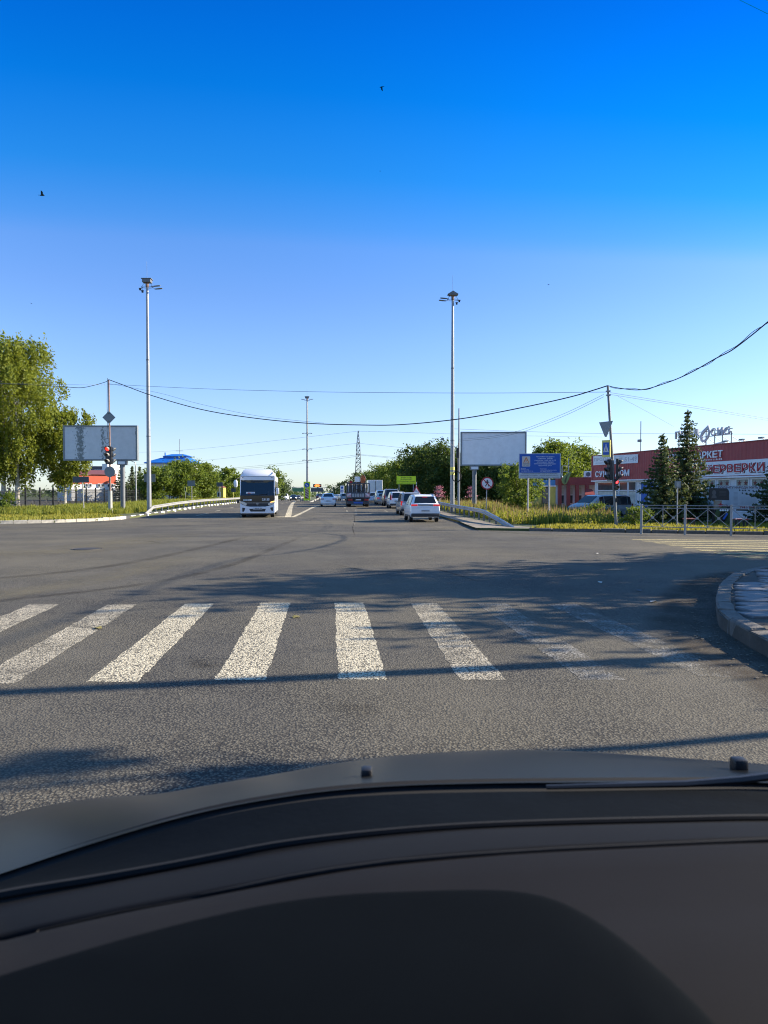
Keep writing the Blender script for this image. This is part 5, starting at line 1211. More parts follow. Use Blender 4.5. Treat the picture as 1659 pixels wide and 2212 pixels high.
for v, L in ((957, 3.2), (981, 5.0), (982.5, 3.6)):
    z = P(0, v, Y).z - z0
    MB().path([(0, -L, z-.1), (0, 0, z+.5), (0, L, z-.1)], .16, 5).build('cross_arm', MT['steel_dark'], pyl)

# overhead lines
def wire(label, pts, r, m='wire', sag=0.0, group=None, name='wire', cat='wire', n=10):
    pts = [Vector(p) for p in pts]; out = []
    if len(pts) == 2:
        a, b_ = pts; out = [a.lerp(b_, i/n) + Vector((0, 0, -sag*4*(i/n)*(1-i/n))) for i in range(n+1)]
    else:
        for i in range(len(pts)-1):
            p0, p1, p2, p3 = pts[max(0, i-1)], pts[i], pts[i+1], pts[min(len(pts)-1, i+2)]
            for q in range(5):
                tt = q/5; out.append(0.5*((2*p1)+(p2-p0)*tt+(2*p0-5*p1+4*p2-p3)*tt*tt+(3*p1-p0-3*p2+p3)*tt**3))
        out.append(pts[-1])
    c0 = out[0].copy(); o = MB().path([p - c0 for p in out], r, 5).build(name, MT[m], None, smooth=True, loc=c0); return prop(o, label, cat, group)
for i, (vv, pl_, pr_) in enumerate(((931.5, [(759,933),(600,951),(434,969),(298,977),(100,976),(-60,970)], [(841,933),(969,937),(1110,941),(1300,944)]), (957.5, [(759,959),(600,977),(434,995),(250,1006)], [(820,962),(901,970),(1000,977)]), (981.5, [(759,984),(620,1000),(467,1014),(380,1020)], [(830,986),(872,990),(960,998)]), (983, [(755,988),(620,1004),(467,1017),(380,1023)], [(830,988),(872,993),(960,1001)]))):
    c_ = P(774, vv, Y)
    wire('power line leaving the pylon on its left, %s of four' % ('topmost', 'second', 'third', 'lowest')[i], [c_] + [P(u, v, 400+ (774-u)*.35) for u, v in pl_], .055, group='pylon power lines')
    wire('power line leaving the pylon on its right, %s of four' % ('topmost', 'second', 'third', 'lowest')[i], [c_] + [P(u, v, 400) for u, v in pr_], .055, group='pylon power lines')
LTt = Vector((LT.x-.02, LT.y, P(237.5, 820, LT.y).z)); PW = lambda u, v: on_plane(u, v, LTt, RT)
wire('thick black cable sagging across the junction between the two signal posts', [LTt, PW(262,830), PW(330,855), PW(433,884), PW(540,902), PW(660,914), PW(780,918), PW(870,917), PW(1000,904), PW(1130,880), PW(1230,858), PW(1285,842), RT], .028, 'cable', name='cable', cat='cable')
wire('thin messenger wire just above the sagging cable', [LTt - Vector((0,0,.3)), PW(340,848), PW(433,873), PW(560,899), PW(700,914)], .008)
wire('straight thin wire between the two signal posts', [LTt - Vector((0,0,.35)), PW(433,839.5), PW(640,845.5), PW(820,848), PW(1060,849), RT - Vector((0,0,.3))], .011)
NP = Vector((11.2, 8.1, 7.2))                                   # utility pole on the paved corner
RW_ = lambda u, v: on_plane(u, v, RT, NP)
wire('thick black cable rising from the leaning signal post towards the corner pole', [RT, RW_(1335,838), RW_(1385,842), RW_(1440,827), RW_(1490,806), RW_(1545,775), RW_(1580,757), RW_(1620,727), RW_(1659,695), RW_(1760,610), NP], .019, 'cable', name='cable', cat='cable')
wp_ = []
for i in range(31):
    f = i/30; u = 1318+341*f; v = crow([(1318,836),(1385,841),(1440,826),(1545,776),(1659,695)], [u])[0]; wp_.append(RW_(u, v+ 2.2*math.sin(i*1.1)))
wire('thin cable wound round the rising thick cable', wp_, .010, 'cable')
cp = thing('utility_pole', 'wooden utility pole on the paved corner carrying the cable', 'pole', (NP.x, NP.y, .1)); MB().path([(0,0,-.4),(0,0,7.4)], [.14,.10], 10).build('pole', MT['bark'], cp, smooth=True)
SPt = Vector((Sp.x, Sp.y, P(991, 949, 57).z))
for i, dv in enumerate((0, 5)):
    a = P(1304, 852+dv, RT.y); pl2 = lambda u, v: on_plane(u, v, Vector((a.x, a.y, 0)), SPt)
    wire('thin wire from the leaning signal post to the slim cable pole, %s of the pair' % ('upper', 'lower')[i], [a, pl2(1231, 888+dv), pl2(1165, 915+dv), pl2(1119, 931+dv*.9), pl2(1060, 943+dv*.7), Vector((Sp.x, Sp.y, P(991, 949+dv*.8, 57).z))], .009, group='wires to the cable pole')
BW = Vector((24.4, 40, 5.2))
for i, dv in enumerate((0, 4)):
    a = P(1318, 848+dv, RT.y); pb = lambda u, v: on_plane(u, v, Vector((a.x, a.y, 0)), BW)
    wire('thin wire from the leaning signal post over the red shop, %s of the pair' % ('upper', 'lower')[i], [a, pb(1430,866+dv), pb(1540,884+dv), pb(1659,904+dv), pb(1760,918+dv)], .009, group='wires over the shop')
wire('thin wire dropping from the leaning signal post to the rooftop letters', [P(1335,856,30.2), P(1390,885,38), P(1455,921,46)], .007)
wire('long thin street wire running behind the right billboard to the shop', [P(975,926,72), P(1100,931,70), P(1274,936,66), P(1450,937,60), P(1659,938,52), P(1800,938,48)], .012)
a = LTt - Vector((0,0,.05)); wire('thick cable leaving the left signal post towards the birches', [a, P(225,826,LT.y), P(200,833,LT.y), P(175,837.5,LT.y), P(145,836,LT.y), P(80,832,LT.y), P(0,829,LT.y), P(-120,825,LT.y)], .022, 'cable', name='cable', cat='cable')
wire('thin wire from the left signal post past the birch tops', [LTt - Vector((0,0,.4)), P(145,831,52), P(0,828,60), P(-120,826,66)], .010)
wire('wire crossing the sky above the right pavement', [P(1590,-4,14), P(1659,30,15), P(1800,100,17)], .006)

# birds
MT['bird'] = mat('bird_feathers', (0.02, 0.02, 0.025), .8, var=.2)
def bird(label, u, v, Y, s, rz, flap):
    t = thing('bird', label, 'bird', P(u, v, Y), rz, 'birds in the sky')
    MB().loft([[(r*.09*s*math.cos(a*math.pi/4), y*s, r*.09*s*math.sin(a*math.pi/4)) for a in range(8)] for y, r in ((-.34,.25),(-.2,.8),(0,1),(.16,.8),(.24,.75),(.33,.15))]).build('body', MT['bird'], t, smooth=True)
    for sx in (-1, 1):
        MB().add([(sx*.05*s,.12*s,0),(sx*.32*s,.16*s,flap*.26*s),(sx*.62*s,-.02*s,flap*.34*s),(sx*.30*s,-.10*s,flap*.22*s),(sx*.05*s,-.14*s,0), (sx*.3*s,.03*s,flap*.22*s+.03*s)], [(0,1,5),(1,2,5),(2,3,5),(3,4,5),(4,0,5)]).build('wing', MT['bird'], t)
    MB().add([(-.03*s,-.3*s,0),(.03*s,-.3*s,0),(.09*s,-.52*s,0),(-.09*s,-.52*s,0)], [(0,1,2,3)]).build('tail', MT['bird'], t)
bird('bird with raised wings high above the road', 824, 188, 45, .36, 1.2, -1.2)
bird('bird flying above the birch, wings spread', 91, 422, 45, .46, -1.35, 1.3)
bird('tiny bird far up above the right mast', 1185, 615, 90, .35, .6, .5)
bird('tiny bird far up to the left of the left mast', 68, 656, 90, .3, 1.0, .8)
bird('tiny bird just below the bird with raised wings', 821, 370, 110, .3, .2, .6)
# ------------------------------------------------------------------ vehicles
MT['cglass'] = mat('car_glass', (0.012, 0.015, 0.018), .06, var=0, spec=.6)
MT['car_white'] = mat('car_white', (0.80, 0.80, 0.80), .28, var=.03, coat=.6)
MT['car_silver'] = mat('car_silver', (0.34, 0.34, 0.33), .34, .25, var=.03, coat=.6)
MT['car_grey'] = mat('car_grey', (0.16, 0.16, 0.16), .32, .3, var=.03, coat=.6)
MT['car_beige'] = mat('car_beige', (0.42, 0.37, 0.30), .30, .4, var=.03, coat=.6)
MT['car_black'] = mat('car_black', (0.02, 0.02, 0.024), .25, .3, var=.03, coat=.6)
MT['car_blue'] = mat('car_pale_blue', (0.34, 0.44, 0.54), .3, .4, var=.03, coat=.6)
MT['trim'] = mat('dark_trim', (0.03, 0.03, 0.032), .6, var=.1)
MT['tail_lit'] = mat('tail_lamp_lit', (0.25, 0.008, 0.008), .3, var=0, emit=.20, ecol=(1, .03, .02))
MT['tail'] = mat('tail_lamp', (0.30, 0.02, 0.025), .25, var=0)
MT['headlight_on'] = mat('headlight_lit', (0.9, 0.9, 0.85), .2, var=0, emit=5, ecol=(1, .97, .9))
MT['headlight'] = mat('headlight_glass', (0.55, 0.57, 0.58), .12, .4, var=0)
MT['amber'] = mat('amber_lamp', (0.8, 0.35, 0.05), .3, var=0, emit=1.2, ecol=(1, .5, .1))
MT['rim'] = mat('wheel_rim', (0.35, 0.35, 0.36), .35, .7, var=.05)
MT['plate'] = mat('number_plate', (0.62, 0.62, 0.62), .5, var=.03)
WHEEL = {}
def wheel(parent, x, y, r, w=.21):
    key = (round(r, 2), w)
    if key not in WHEEL:
        WHEEL[key] = (MB().loft([[(sx*w/2, q*r*math.cos(a*math.pi/10), q*r*math.sin(a*math.pi/10)) for a in range(20)] for sx, q in ((-1,.86),(-.8,1),(.8,1),(1,.86))]).mesh('tyre', True),
                      MB().loft([[(sx*w/2, q*r*math.cos(a*math.pi/10), q*r*math.sin(a*math.pi/10)) for a in range(20)] for sx, q in ((-1.03,.62),(1.03,.62))]).mesh('rim', False))
        WHEEL[key][0].materials.append(MT['rubber']); WHEEL[key][1].materials.append(MT['rim'])
    h = bpy.data.objects.new('wheel', WHEEL[key][0]); COL.objects.link(h); h.parent = parent; h.location = (x, y, r)
    o = bpy.data.objects.new('rim', WHEEL[key][1]); COL.objects.link(o); o.parent = h
# profile: (y from tail, roof z, roof half-width factor, belt half-width factor)
SUV = [(0.0,.90,.92,.92),(.04,1.10,.90,.96),(.11,1.15,.88,.98),(.42,1.56,.74,1.0),(.72,1.64,.74,1.0),(1.55,1.68,.75,1.0),(2.25,1.66,.75,1.0),(2.65,1.59,.73,1.0),(3.35,1.10,.80,.99),(4.1,.98,.78,.95),(4.4,.80,.74,.86),(4.48,.62,.72,.80)]
BOXY = [(0.0,.85,.92,.93),(.05,1.05,.90,.97),(.10,1.10,.88,.98),(.24,1.70,.76,1.0),(.5,1.76,.77,1.0),(1.4,1.78,.78,1.0),(2.3,1.77,.78,1.0),(2.7,1.70,.76,1.0),(3.2,1.16,.84,.99),(4.2,1.05,.82,.96),(4.5,.85,.78,.88),(4.58,.6,.76,.84)]
SEDAN = [(0.0,.72,.86,.88),(.06,.98,.82,.94),(.15,1.02,.80,.97),(.62,1.05,.78,.99),(1.25,1.40,.62,1.0),(1.7,1.46,.64,1.0),(2.35,1.45,.64,1.0),(2.75,1.38,.63,1.0),(3.5,.98,.76,.99),(4.2,.84,.74,.94),(4.38,.70,.72,.84),(4.42,.55,.70,.80)]
HATCH = [(0.0,.75,.88,.9),(.05,.95,.84,.95),(.14,1.0,.82,.97),(.50,1.46,.64,1.0),(.8,1.50,.66,1.0),(1.5,1.52,.67,1.0),(2.1,1.51,.67,1.0),(2.5,1.44,.66,1.0),(3.2,1.02,.78,.99),(3.8,.90,.76,.94),(4.0,.75,.74,.86),(4.05,.55,.72,.82)]
VAN = [(0.0,.9,.94,.95),(.05,1.1,.93,.97),(.10,1.15,.92,.98),(.20,1.78,.82,1.0),(.5,1.86,.83,1.0),(1.6,1.9,.84,1.0),(2.8,1.88,.84,1.0),(3.2,1.78,.82,1.0),(3.9,1.2,.86,.99),(4.4,1.05,.84,.94),(4.65,.85,.8,.88),(4.7,.6,.78,.84)]
def car(label, x, y, rz, prof, m, W=1.82, H=None, lit=False, facing=False, rack=False, rails=False, cladding=False, plate='', spare=False, zscale=1.0, group=None, lights=False, third=False, zoff=0.0, wr=.34, rearspec=None):
    t = thing('car', label, 'car', (x, y, gz(x, y) + zoff), rz, group)
    K = zscale; L = prof[-1][0]; iw0 = 3 if prof is not SEDAN else 4
    def ring(st):
        yy, zr, fr, fb = st; zr *= K; hw_ = W/2; zb = .30*K if prof is not SEDAN else .24; zbelt = min(.98*K, zr - .03)
        pts = [(0, zb), (hw_*fb*.90, zb), (hw_*fb*.99, zb+.16), (hw_*fb, zb+.40*K), (hw_*fb*.965, zbelt), (hw_*fr, zr-.055), (hw_*fr-.10, zr), (0, zr+.015)]
        full = [(a, yy, z) for a, z in pts] + [(-a, yy, z) for a, z in pts[-2:0:-1]]
        return full
    R_ = [ring(s) for s in prof]
    MB().loft(R_).build('body', MT[m], t, smooth=True, bevel=.075, seg=4)
    # glazing lies just proud of the body
    def pane(q, name, sh=.08):
        c = sum((Vector(p) for p in q), Vector()) / 4; q2 = [Vector(p).lerp(c, sh) for p in q]
        nrm = (q2[1]-q2[0]).cross(q2[3]-q2[0]).normalized()
        if nrm.dot(c - Vector((0, L/2, .6))) < 0: nrm = -nrm
        MB().add([p + nrm*.026 for p in q2] + [p - nrm*.02 for p in q2], [(0,1,2,3),(7,6,5,4),(0,4,5,1),(1,5,6,2),(2,6,7,3),(3,7,4,0)]).build(name, MT['cglass'], t)
    i0 = iw0-1
    inset = lambda p, d: (p[0] - math.copysign(d, p[0]), p[1], p[2])
    pane([R_[i0][6], R_[i0][8], R_[iw0][8], R_[iw0][6]], 'rear_window', .06)
    j = 7 if prof in (SUV, BOXY, SEDAN, HATCH, VAN) else 7
    pane([R_[j][6], R_[j][8], R_[j+1][8], R_[j+1][6]], 'windscreen', .06)
    for s in (0, 1):
        for a in range(iw0, 7):
            b_ = a+1; i4, i5 = (4, 5) if s == 0 else (10, 9)
            if prof[b_][0] - prof[a][0] < .2: continue
            pane([R_[a][i4], R_[b_][i4], R_[b_][i5], R_[a][i5]], 'side_window', .10)
    hw_ = W/2; zl = (1.03 if prof is SUV else .82)*K; zp = (.70 if prof is SUV else .615)*K
    for s in (-1, 1):
        if rearspec == 'tall': MB().box(s*hw_*.86-.07, s*hw_*.86+.07, -.02, .14, .92*K, 1.42*K).build('tail_light', MT['tail_lit' if lit else 'tail'], t, bevel=.02)
        elif prof is VAN or prof is BOXY: MB().box(s*hw_*.89-.06, s*hw_*.89+.06, -.025, .1, .78*K, 1.12*K).build('tail_light', MT['tail_lit' if lit else 'tail'], t, bevel=.02)
        else: MB().box(min(s*hw_*.52, s*hw_*.93), max(s*hw_*.52, s*hw_*.95), -.015, .16, zl-.045, zl+.055).build('tail_light', MT['tail_lit' if lit else 'tail'], t, bevel=.03)
        fy = L-.02
        MB().box(min(s*hw_*.46, s*hw_*.82), max(s*hw_*.46, s*hw_*.82), fy-.3, fy-.02, .64*K, .76*K).build('headlight', MT['headlight_on' if lights else 'headlight'], t, bevel=.03)
        MB().loft([[(s*(hw_+.02+q), prof[8][0]-.55+yy, .98*K+z) for yy, z in ((0,0),(.10,.02),(.12,.14),(0,.16))] for q in (.0, .18)]).build('mirror', MT[m], t, bevel=.015)
    MB().box(-hw_*.50, hw_*.50, -.03, -.005, zl-.01, zl+.05).build('light_bar', MT['trim'], t) if third else None
    MB().box(-hw_*.93, hw_*.93, -.05, .25, .33*K, .54*K).build('bumper', MT['trim'] if cladding else MT[m], t, smooth=True, bevel=.04)
    MB().box(-hw_*.85, hw_*.85, L-.18, L+.03, .30*K, .52*K).build('front_bumper', MT['trim'] if cladding else MT[m], t, smooth=True, bevel=.04)
    MB().box(-.45, .45, L-.03, L+.02, .56*K, .68*K).build('grille', MT['trim'], t)
    p_ = MB().box(-.26, .26, -.064, -.052, zp-.055, zp+.055).build('number_plate', MT['plate'], t)
    if plate: text(plate, MT['txt_black'], p_, 0, -.068, zp, .46, .075, bold=.02)
    if third: MB().box(-.16, .16, prof[iw0][0]-.07, prof[iw0][0]+.02, prof[iw0][1]*K-.09, prof[iw0][1]*K-.01).build('brake_light', MT['tail_lit'], t)
    if rails:
        for s in (-1, 1): MB().path([(s*hw_*.66, prof[iw0][0]+.1, prof[iw0+1][1]*K-.02), (s*hw_*.67, prof[iw0][0]+.35, prof[iw0+1][1]*K+.05), (s*hw_*.67, 2.2, 1.70*K), (s*hw_*.66, 2.5, 1.62*K)], .025, 6).build('roof_rail', MT['steel'], t, smooth=True)
    if rack:
        for yy in (.9, 1.9): MB().box(-hw_*.75, hw_*.75, yy-.03, yy+.03, 1.69*K, 1.75*K).build('roof_bar', MT['trim'], t)
    if spare: MB().path([(0, -.22, .92), (0, -.02, .92)], .33, 20).build('spare_wheel', MT['rubber'], t, smooth=True)
    for s in (-1, 1):
        for yy in (.85*L/4.4, L-.88): wheel(t, s*(hw_-.13), yy, wr)
        MB().box(s*hw_-(.02 if s > 0 else -.005), s*hw_+(.005 if s < 0 else -.0)+ (0.005 if s>0 else .02-.005), 1.15, L-1.25, .31*K, .42*K).build('sill', MT['trim'], t) if cladding else None
    return t
RZ = math.atan(.0745); FR = math.pi + RZ
Q = 'cars queuing in the right lane'
def at(u, Y): return P(u, 1064, Y).x
car('white crossover with lit red brake lights at the tail of the right lane queue', at(919, 43), 43, RZ, SUV, 'car_white', 1.86, lit=True, rails=True, cladding=True, plate='К976АУ154', third=True, group=Q, wr=.36)
car('silver grey off-roader with tall red lamps ahead of the white crossover', at(890, 54.5), 54.5, RZ, BOXY, 'car_silver', 1.80, lit=True, rails=True, group=Q, rearspec=None, zscale=.99, cladding=True, wr=.37, plate='Т215МК54')
car('white off-roader with a roof rack in the queue', at(861, 70), 70, RZ, BOXY, 'car_white', 1.82, rack=True, group=Q, zscale=.93, cladding=True, rearspec='tall', plate='Н305РО54')
car('dark-bodied pale-topped pickup-like off-roader high in the queue', at(847, 80), 80, RZ, BOXY, 'car_grey', 1.90, group=Q, zscale=1.08, cladding=True, rails=True, wr=.40, spare=True)
car('beige saloon ahead of the high off-roader in the queue', at(828, 89), 89, RZ, SEDAN, 'car_beige', 1.74, group=Q, lit=True)
car('white off-roader towards the head of the queue', at(826, 97), 97, RZ, BOXY, 'car_white', 1.85, group=Q, zscale=1.03)
car('pale blue hatchback beside the crane truck in the queue', at(807, 106), 106, RZ, HATCH, 'car_blue', 1.72, group=Q)
car('white saloon driving away in the middle lane', at(709, 77), 77, RZ, SEDAN, 'car_white', 1.74, plate='В481ЕН54')
car('dark saloon driving away beyond the white saloon', at(691, 150), 150, RZ+.02, SEDAN, 'car_black', 1.74)
OC = 'oncoming cars far down the left carriageway'
car('white oncoming crossover far down the left carriageway', at(616, 172), 172, FR+.04, SUV, 'car_white', 1.82, lights=True, group=OC)
car('black oncoming saloon with its lights on', at(634.5, 178), 178, FR+.04, SEDAN, 'car_black', 1.8, lights=True, group=OC)
car('dark oncoming hatchback behind the black saloon', at(644, 205), 205, FR+.04, HATCH, 'car_grey', 1.75, lights=True, group=OC)
PK = 'cars waiting by the fuel station'
car('grey hatchback waiting left of the fuel price sign', at(728, 175), 175, RZ+.25, HATCH, 'car_grey', 1.72, group=PK)
car('white saloon waiting in front of the fuel price sign', at(736, 165), 165, RZ+.2, SEDAN, 'car_white', 1.74, group=PK)
car('silver hatchback waiting just left of the crane truck', at(744, 150), 150, RZ+.15, HATCH, 'car_silver', 1.74, group=PK, lights=True)
car('silver van parked behind the weeds at the red shop', 17.4, 51.5, math.radians(118), VAN, 'car_silver', 1.8, zscale=.80, zoff=.1)
car('dark car parked under the memorial board', 19.3, 40.6, math.radians(105), SEDAN, 'car_black', 1.75, zoff=.1)

# white box truck ahead in the queue
t = thing('box_truck', 'white box truck standing ahead in the right lane queue', 'truck', (at(811, 118), 118, gz(0, 118)), RZ)
MB().box(-1.2, 1.2, 0, 5.2, .95, 3.6).build('cargo_box', MT['car_white'], t, bevel=.03)
for s in (-1, 1): MB().box(min(s*.03, s*1.14), max(s*.03, s*1.14), -.03, -.002, 1.02, 3.5).build('rear_door', MT['car_white'], t, bevel=.01)
MB().box(-.04, .04, -.06, -.03, 1.1, 3.4).build('lock_bar', MT['steel_dark'], t)
MB().loft([[(-1.05, y, .6), (1.05, y, .6), (1.05*w, y, z), (-1.05*w, y, z)] for y, z, w in ((5.3, 2.5, .92), (6.2, 2.5, .9), (6.9, 1.5, .95), (7.1, 1.0, .95))]).build('cab', MT['car_white'], t, bevel=.05)
MB().box(-1.0, 1.0, 0, 6.8, .62, .92).build('chassis', MT['trim'], t)
for s in (-1, 1):
    MB().box(s*1.0-.12, s*1.0+.12, -.05, .05, .70, .85).build('tail_light', MT['tail'], t)
    for y in (1.2, 5.9): wheel(t, s*1.0, y, .42, .28)
MB().box(-1.1, 1.1, -.02, .06, .48, .6).build('underrun_bar', MT['trim'], t)

# crane truck
MT['truck_blue'] = mat('truck_dark_blue', (0.035, 0.05, 0.075), .5, var=.3, scale=3, dirt=(.06, .05, .04)); MT['crane_orange'] = mat('crane_orange', (0.50, 0.12, 0.03), .5, var=.2, scale=3); MT['hose'] = mat('hose_brown', (0.05, 0.042, 0.03), .8, var=.3, scale=3); MT['panel_grey'] = mat('panel_grey', (0.34, 0.35, 0.35), .6, var=.15)
t = thing('crane_truck', 'dark flatbed crane truck with orange jib and striped tailgate in the middle lane', 'truck', (at(774, 76), 76, gz(0, 76)), RZ)
MB().box(-1.0, 1.0, .2, 7.6, .55, .86).build('chassis', MT['trim'], t); MB().box(-1.25, 1.25, .05, 5.4, .88, 1.0).build('bed', MT['truck_blue'], t)
tg = MB().box(-1.24, 1.24, -.03, .05, .92, 1.55).build('tailgate', MT['truck_blue'], t, bevel=.015)
for k in range(5): MB().box(-.66+k*.27, -.46+k*.27, -.045, -.031, 1.06, 1.42).build('tailgate_panel', MT['panel_grey'], tg)
for s in (-1, 1):
    MB().box(min(s*.76, s*1.18), max(s*.76, s*1.18), -.045, -.031, 1.04, 1.46).build('chevron_board', MT['txt_white'], tg)
    for k in range(3): x0 = s*.78; MB().prism([(s*.77, 1.06+k*.15), (s*.77, 1.13+k*.15), (s*1.17, 1.06+k*.15+.0+.02), (s*1.17, 1.0+k*.15+.06-.02)] if False else [(s*.77, 1.05+k*.14), (s*.77, 1.11+k*.14), (s*1.17, 1.17+k*.14), (s*1.17, 1.11+k*.14)], -.052, -.046).build('chevron_stripe', MT['txt_red'], tg)
    MB().box(s*1.22-.03, s*1.22+.03, .1, 5.3, 1.0, 1.5).build('side_board', MT['truck_blue'], t)
    MB().box(min(s*.62, s*1.1), max(s*.62, s*1.1), -.04, .05, .66, .86).build('tail_light', MT['tail'], t)
    MB().box(s*1.2-.04, s*1.2+.04, .05, .15, 1.5, 2.5).build('corner_post', MT['truck_blue'], t)
    for y in (1.1, 2.3, 6.6): wheel(t, s*.98, y, .48, .42)
MB().box(-1.22, 1.22, -.06, .02, .30, .60).build('bumper', MT['truck_blue'], t, bevel=.02)
MB().box(-.5, .5, -.075, -.062, .36, .54).build('bumper_panel', MT['txt_blue'], t); MB().box(-.28, .28, -.06, -.045, .70, .82).build('number_plate', MT['plate'], t)
MB().box(-1.22, 1.22, .06, .14, 2.44, 2.54).build('top_rail', MT['truck_blue'], t)
rg = random.Random(5)
for k in range(15):
    x = -1.05+k*.15; MB().path([(x, .2+rg.uniform(0,.2), 2.46), (x+rg.uniform(-.04,.04), .15, 2.0), (x+rg.uniform(-.06,.06), .2, 1.55)], rg.uniform(.03,.055), 6).build('hose', MT['hose' if k % 3 else 'panel_grey'], t, smooth=True)
MB().path([(.0+.33*math.cos(a*.33), -.01, 1.58+.33*math.sin(a*.33)) for a in range(10)], .04, 6).build('hose_loop', MT['hose'], t)
MB().box(-.3, .35, 1.2, 2.2, 1.0, 2.7).build('crane_base', MT['truck_blue'], t, bevel=.05); MB().box(-.32, .2, 1.0, 2.0, 2.65, 3.25).build('crane_cabinet', MT['car_white'], t, bevel=.05)
MB().loft([[(.30, 1.0, 2.5), (.80, 1.0, 2.5), (.76, 1.0, 3.38), (.36, 1.0, 3.38)], [(.32, 2.0, 2.6), (.78, 2.0, 2.6), (.74, 2.0, 3.30), (.38, 2.0, 3.30)], [(.36, 6.0, 2.7), (.70, 6.0, 2.7), (.66, 6.0, 3.1), (.40, 6.0, 3.1)]]).build('jib', MT['crane_orange'], t, bevel=.03)
MB().path([(.75,.9,2.5),(.85,.95,3.0),(.7,1.0,3.42)], .05, 6).build('hydraulic_hose', MT['black'], t)
MB().box(-.9, -.6, .9, 1.2, 2.5, 2.8).build('beacon_box', MT['txt_red'], t, bevel=.03)
MB().loft([[(-1.15, y, .7), (1.15, y, .7), (1.1*w, y, z), (-1.1*w, y, z)] for y, z, w in ((5.7, 2.7, 1), (7.2, 2.7, .98), (7.6, 1.7, 1.0), (7.75, 1.0, 1.0))]).build('cab', MT['truck_blue'], t, bevel=.06)

# the bus at the stop line
MT['bus_white'] = mat('bus_white', (0.72, 0.74, 0.78), .25, var=.02, coat=.5); MT['bus_black'] = mat('bus_black_mask', (0.012, 0.013, 0.016), .10, var=0, spec=.6); MT['bus_in'] = mat('bus_interior', (0.03, 0.032, 0.035), .8, var=.15, scale=3); MT['bus_glass'] = glass('bus_glass', (.30, .34, .36), .1)
MT['skin'] = mat('skin', (0.48, 0.27, 0.19), .6, var=.05); MT['shirt'] = mat('white_shirt', (0.60, 0.60, 0.62), .8, var=.08); MT['seat'] = mat('seat_fabric', (0.05, 0.07, 0.12), .9, var=.2, scale=8)
BX = lambda x: (x - 802) / 443.0; BZ = lambda y: (1840 - y) / 443.0
RZBUS = math.atan(.122); bus = thing('bus', 'white city bus with black windscreen mask, number 23155, waiting at the stop line', 'bus', (at(556, 50.6), 50.6, gz(0, 50.6)), RZBUS)
W2 = 1.22
# hollow shell: sides, roof, floor, rear, front panels
for s in (-1, 1):
    MB().box(s*W2-.03 if s > 0 else s*W2, s*W2 if s > 0 else s*W2+.03, .10, 8.7, .34, 1.55).build('side_panel', MT['bus_white'], bus)
    MB().box(s*W2-.03 if s > 0 else s*W2, s*W2 if s > 0 else s*W2+.03, .10, 8.7, 2.62, 2.95).build('roof_edge', MT['bus_white'], bus)
    MB().box(s*W2-.04 if s > 0 else s*W2, s*W2 if s > 0 else s*W2+.04, .05, .22, 1.55, 1.6).build('pillar_foot', MT['bus_white'], bus); MB().loft([[(s*W2, -.005+d1, 1.55), (s*(W2-.06), -.005+d1, 1.55), (s*(W2-.06), .20+d1, 2.93), (s*W2, .20+d1, 2.93)] for d1 in (0, .16)]).build('corner_pillar', MT['bus_white'], bus)
    for k in range(6):
        y0 = .26+k*1.41; MB().box(s*W2-.02 if s > 0 else s*W2+.01, s*W2-.01 if s > 0 else s*W2+.02, y0, y0+1.33, 1.56, 2.61).build('side_window', MT['bus_glass'], bus)
        MB().box(s*W2-.03 if s > 0 else s*W2, s*W2 if s > 0 else s*W2+.03, y0+1.33, y0+1.41, 1.55, 2.62).build('window_pillar', MT['bus_black'], bus)
for s in (-1, 1):
    MB().box(min(s*(W2-.035), s*(W2-.06)), max(s*(W2-.035), s*(W2-.06)), .3, 8.6, .5, 1.54).build('inner_lining', MT['bus_in'], bus)
MB().box(-W2+.07, W2-.07, 8.6, 8.68, .5, 2.6).build('rear_lining', MT['bus_in'], bus); MB().box(-W2+.05, W2-.05, .2, 8.6, 2.90, 2.94).build('ceiling_lining', MT['bus_in'], bus); MB().box(-W2+.06, W2-.06, 2.6, 2.64, 1.2, 2.9).build('cab_partition', MT['bus_in'], bus)
MB().box(-W2+.03, W2-.03, .1, 8.7, .36, .5).build('floor', MT['bus_in'], bus); MB().box(-W2, W2, 8.7, 8.8, .34, 2.95).build('rear_wall', MT['bus_white'], bus)
MB().loft([[(-W2, y, 2.95), (W2, y, 2.95), (W2*.96, y, 3.05), (-W2*.96, y, 3.05)] for y in (.22, 8.8)]).build('roof', MT['bus_white'], bus)
fr = lambda pts, y0, y1: MB().prism([(BX(a), BZ(c)) for a, c in pts], y0, y1)
# roof fairing: rises from the front edge, sloping back
rings = []
for y, zb, zt, wb, wt in ((.17, 2.94, 2.98, 1.17, 1.16), (.24, 2.94, 3.12, 1.16, 1.12), (.45, 2.96, 3.40, 1.15, .98), (.9, 2.98, 3.50, 1.14, .86), (5.5, 3.0, 3.52, 1.14, .86), (6.2, 3.0, 3.05, 1.1, .9)):
    rings.append([(-wb, y, zb), (wb, y, zb), (wb*.98, y, (zb+zt)/2), (wt, y, zt), (-wt, y, zt), (-wb*.98, y, (zb+zt)/2)])
MB().loft(rings).build('roof_fairing', MT['bus_white'], bus, smooth=True, bevel=.02)
for s in (-1, 1): MB().path([(s*1.12, .18, 3.12), (s*.95, .55, 3.40), (s*.87, .95, 3.50)], .018, 5).build('fairing_groove', MT['bus_black'], bus)
MB().box(-1.17, 1.17, .18, .26, 2.925, 2.955).build('roof_gap', MT['bus_black'], bus)
MB().box(-1.19, 1.19, .17, .30, 2.66, 2.925).build('front_header', MT['bus_white'], bus, bevel=.02)
for x in (-1.04, 1.02): MB().box(x-.05, x+.05, .155, .175, 2.85, 2.88).build('marker_light', MT['bus_black'], bus)
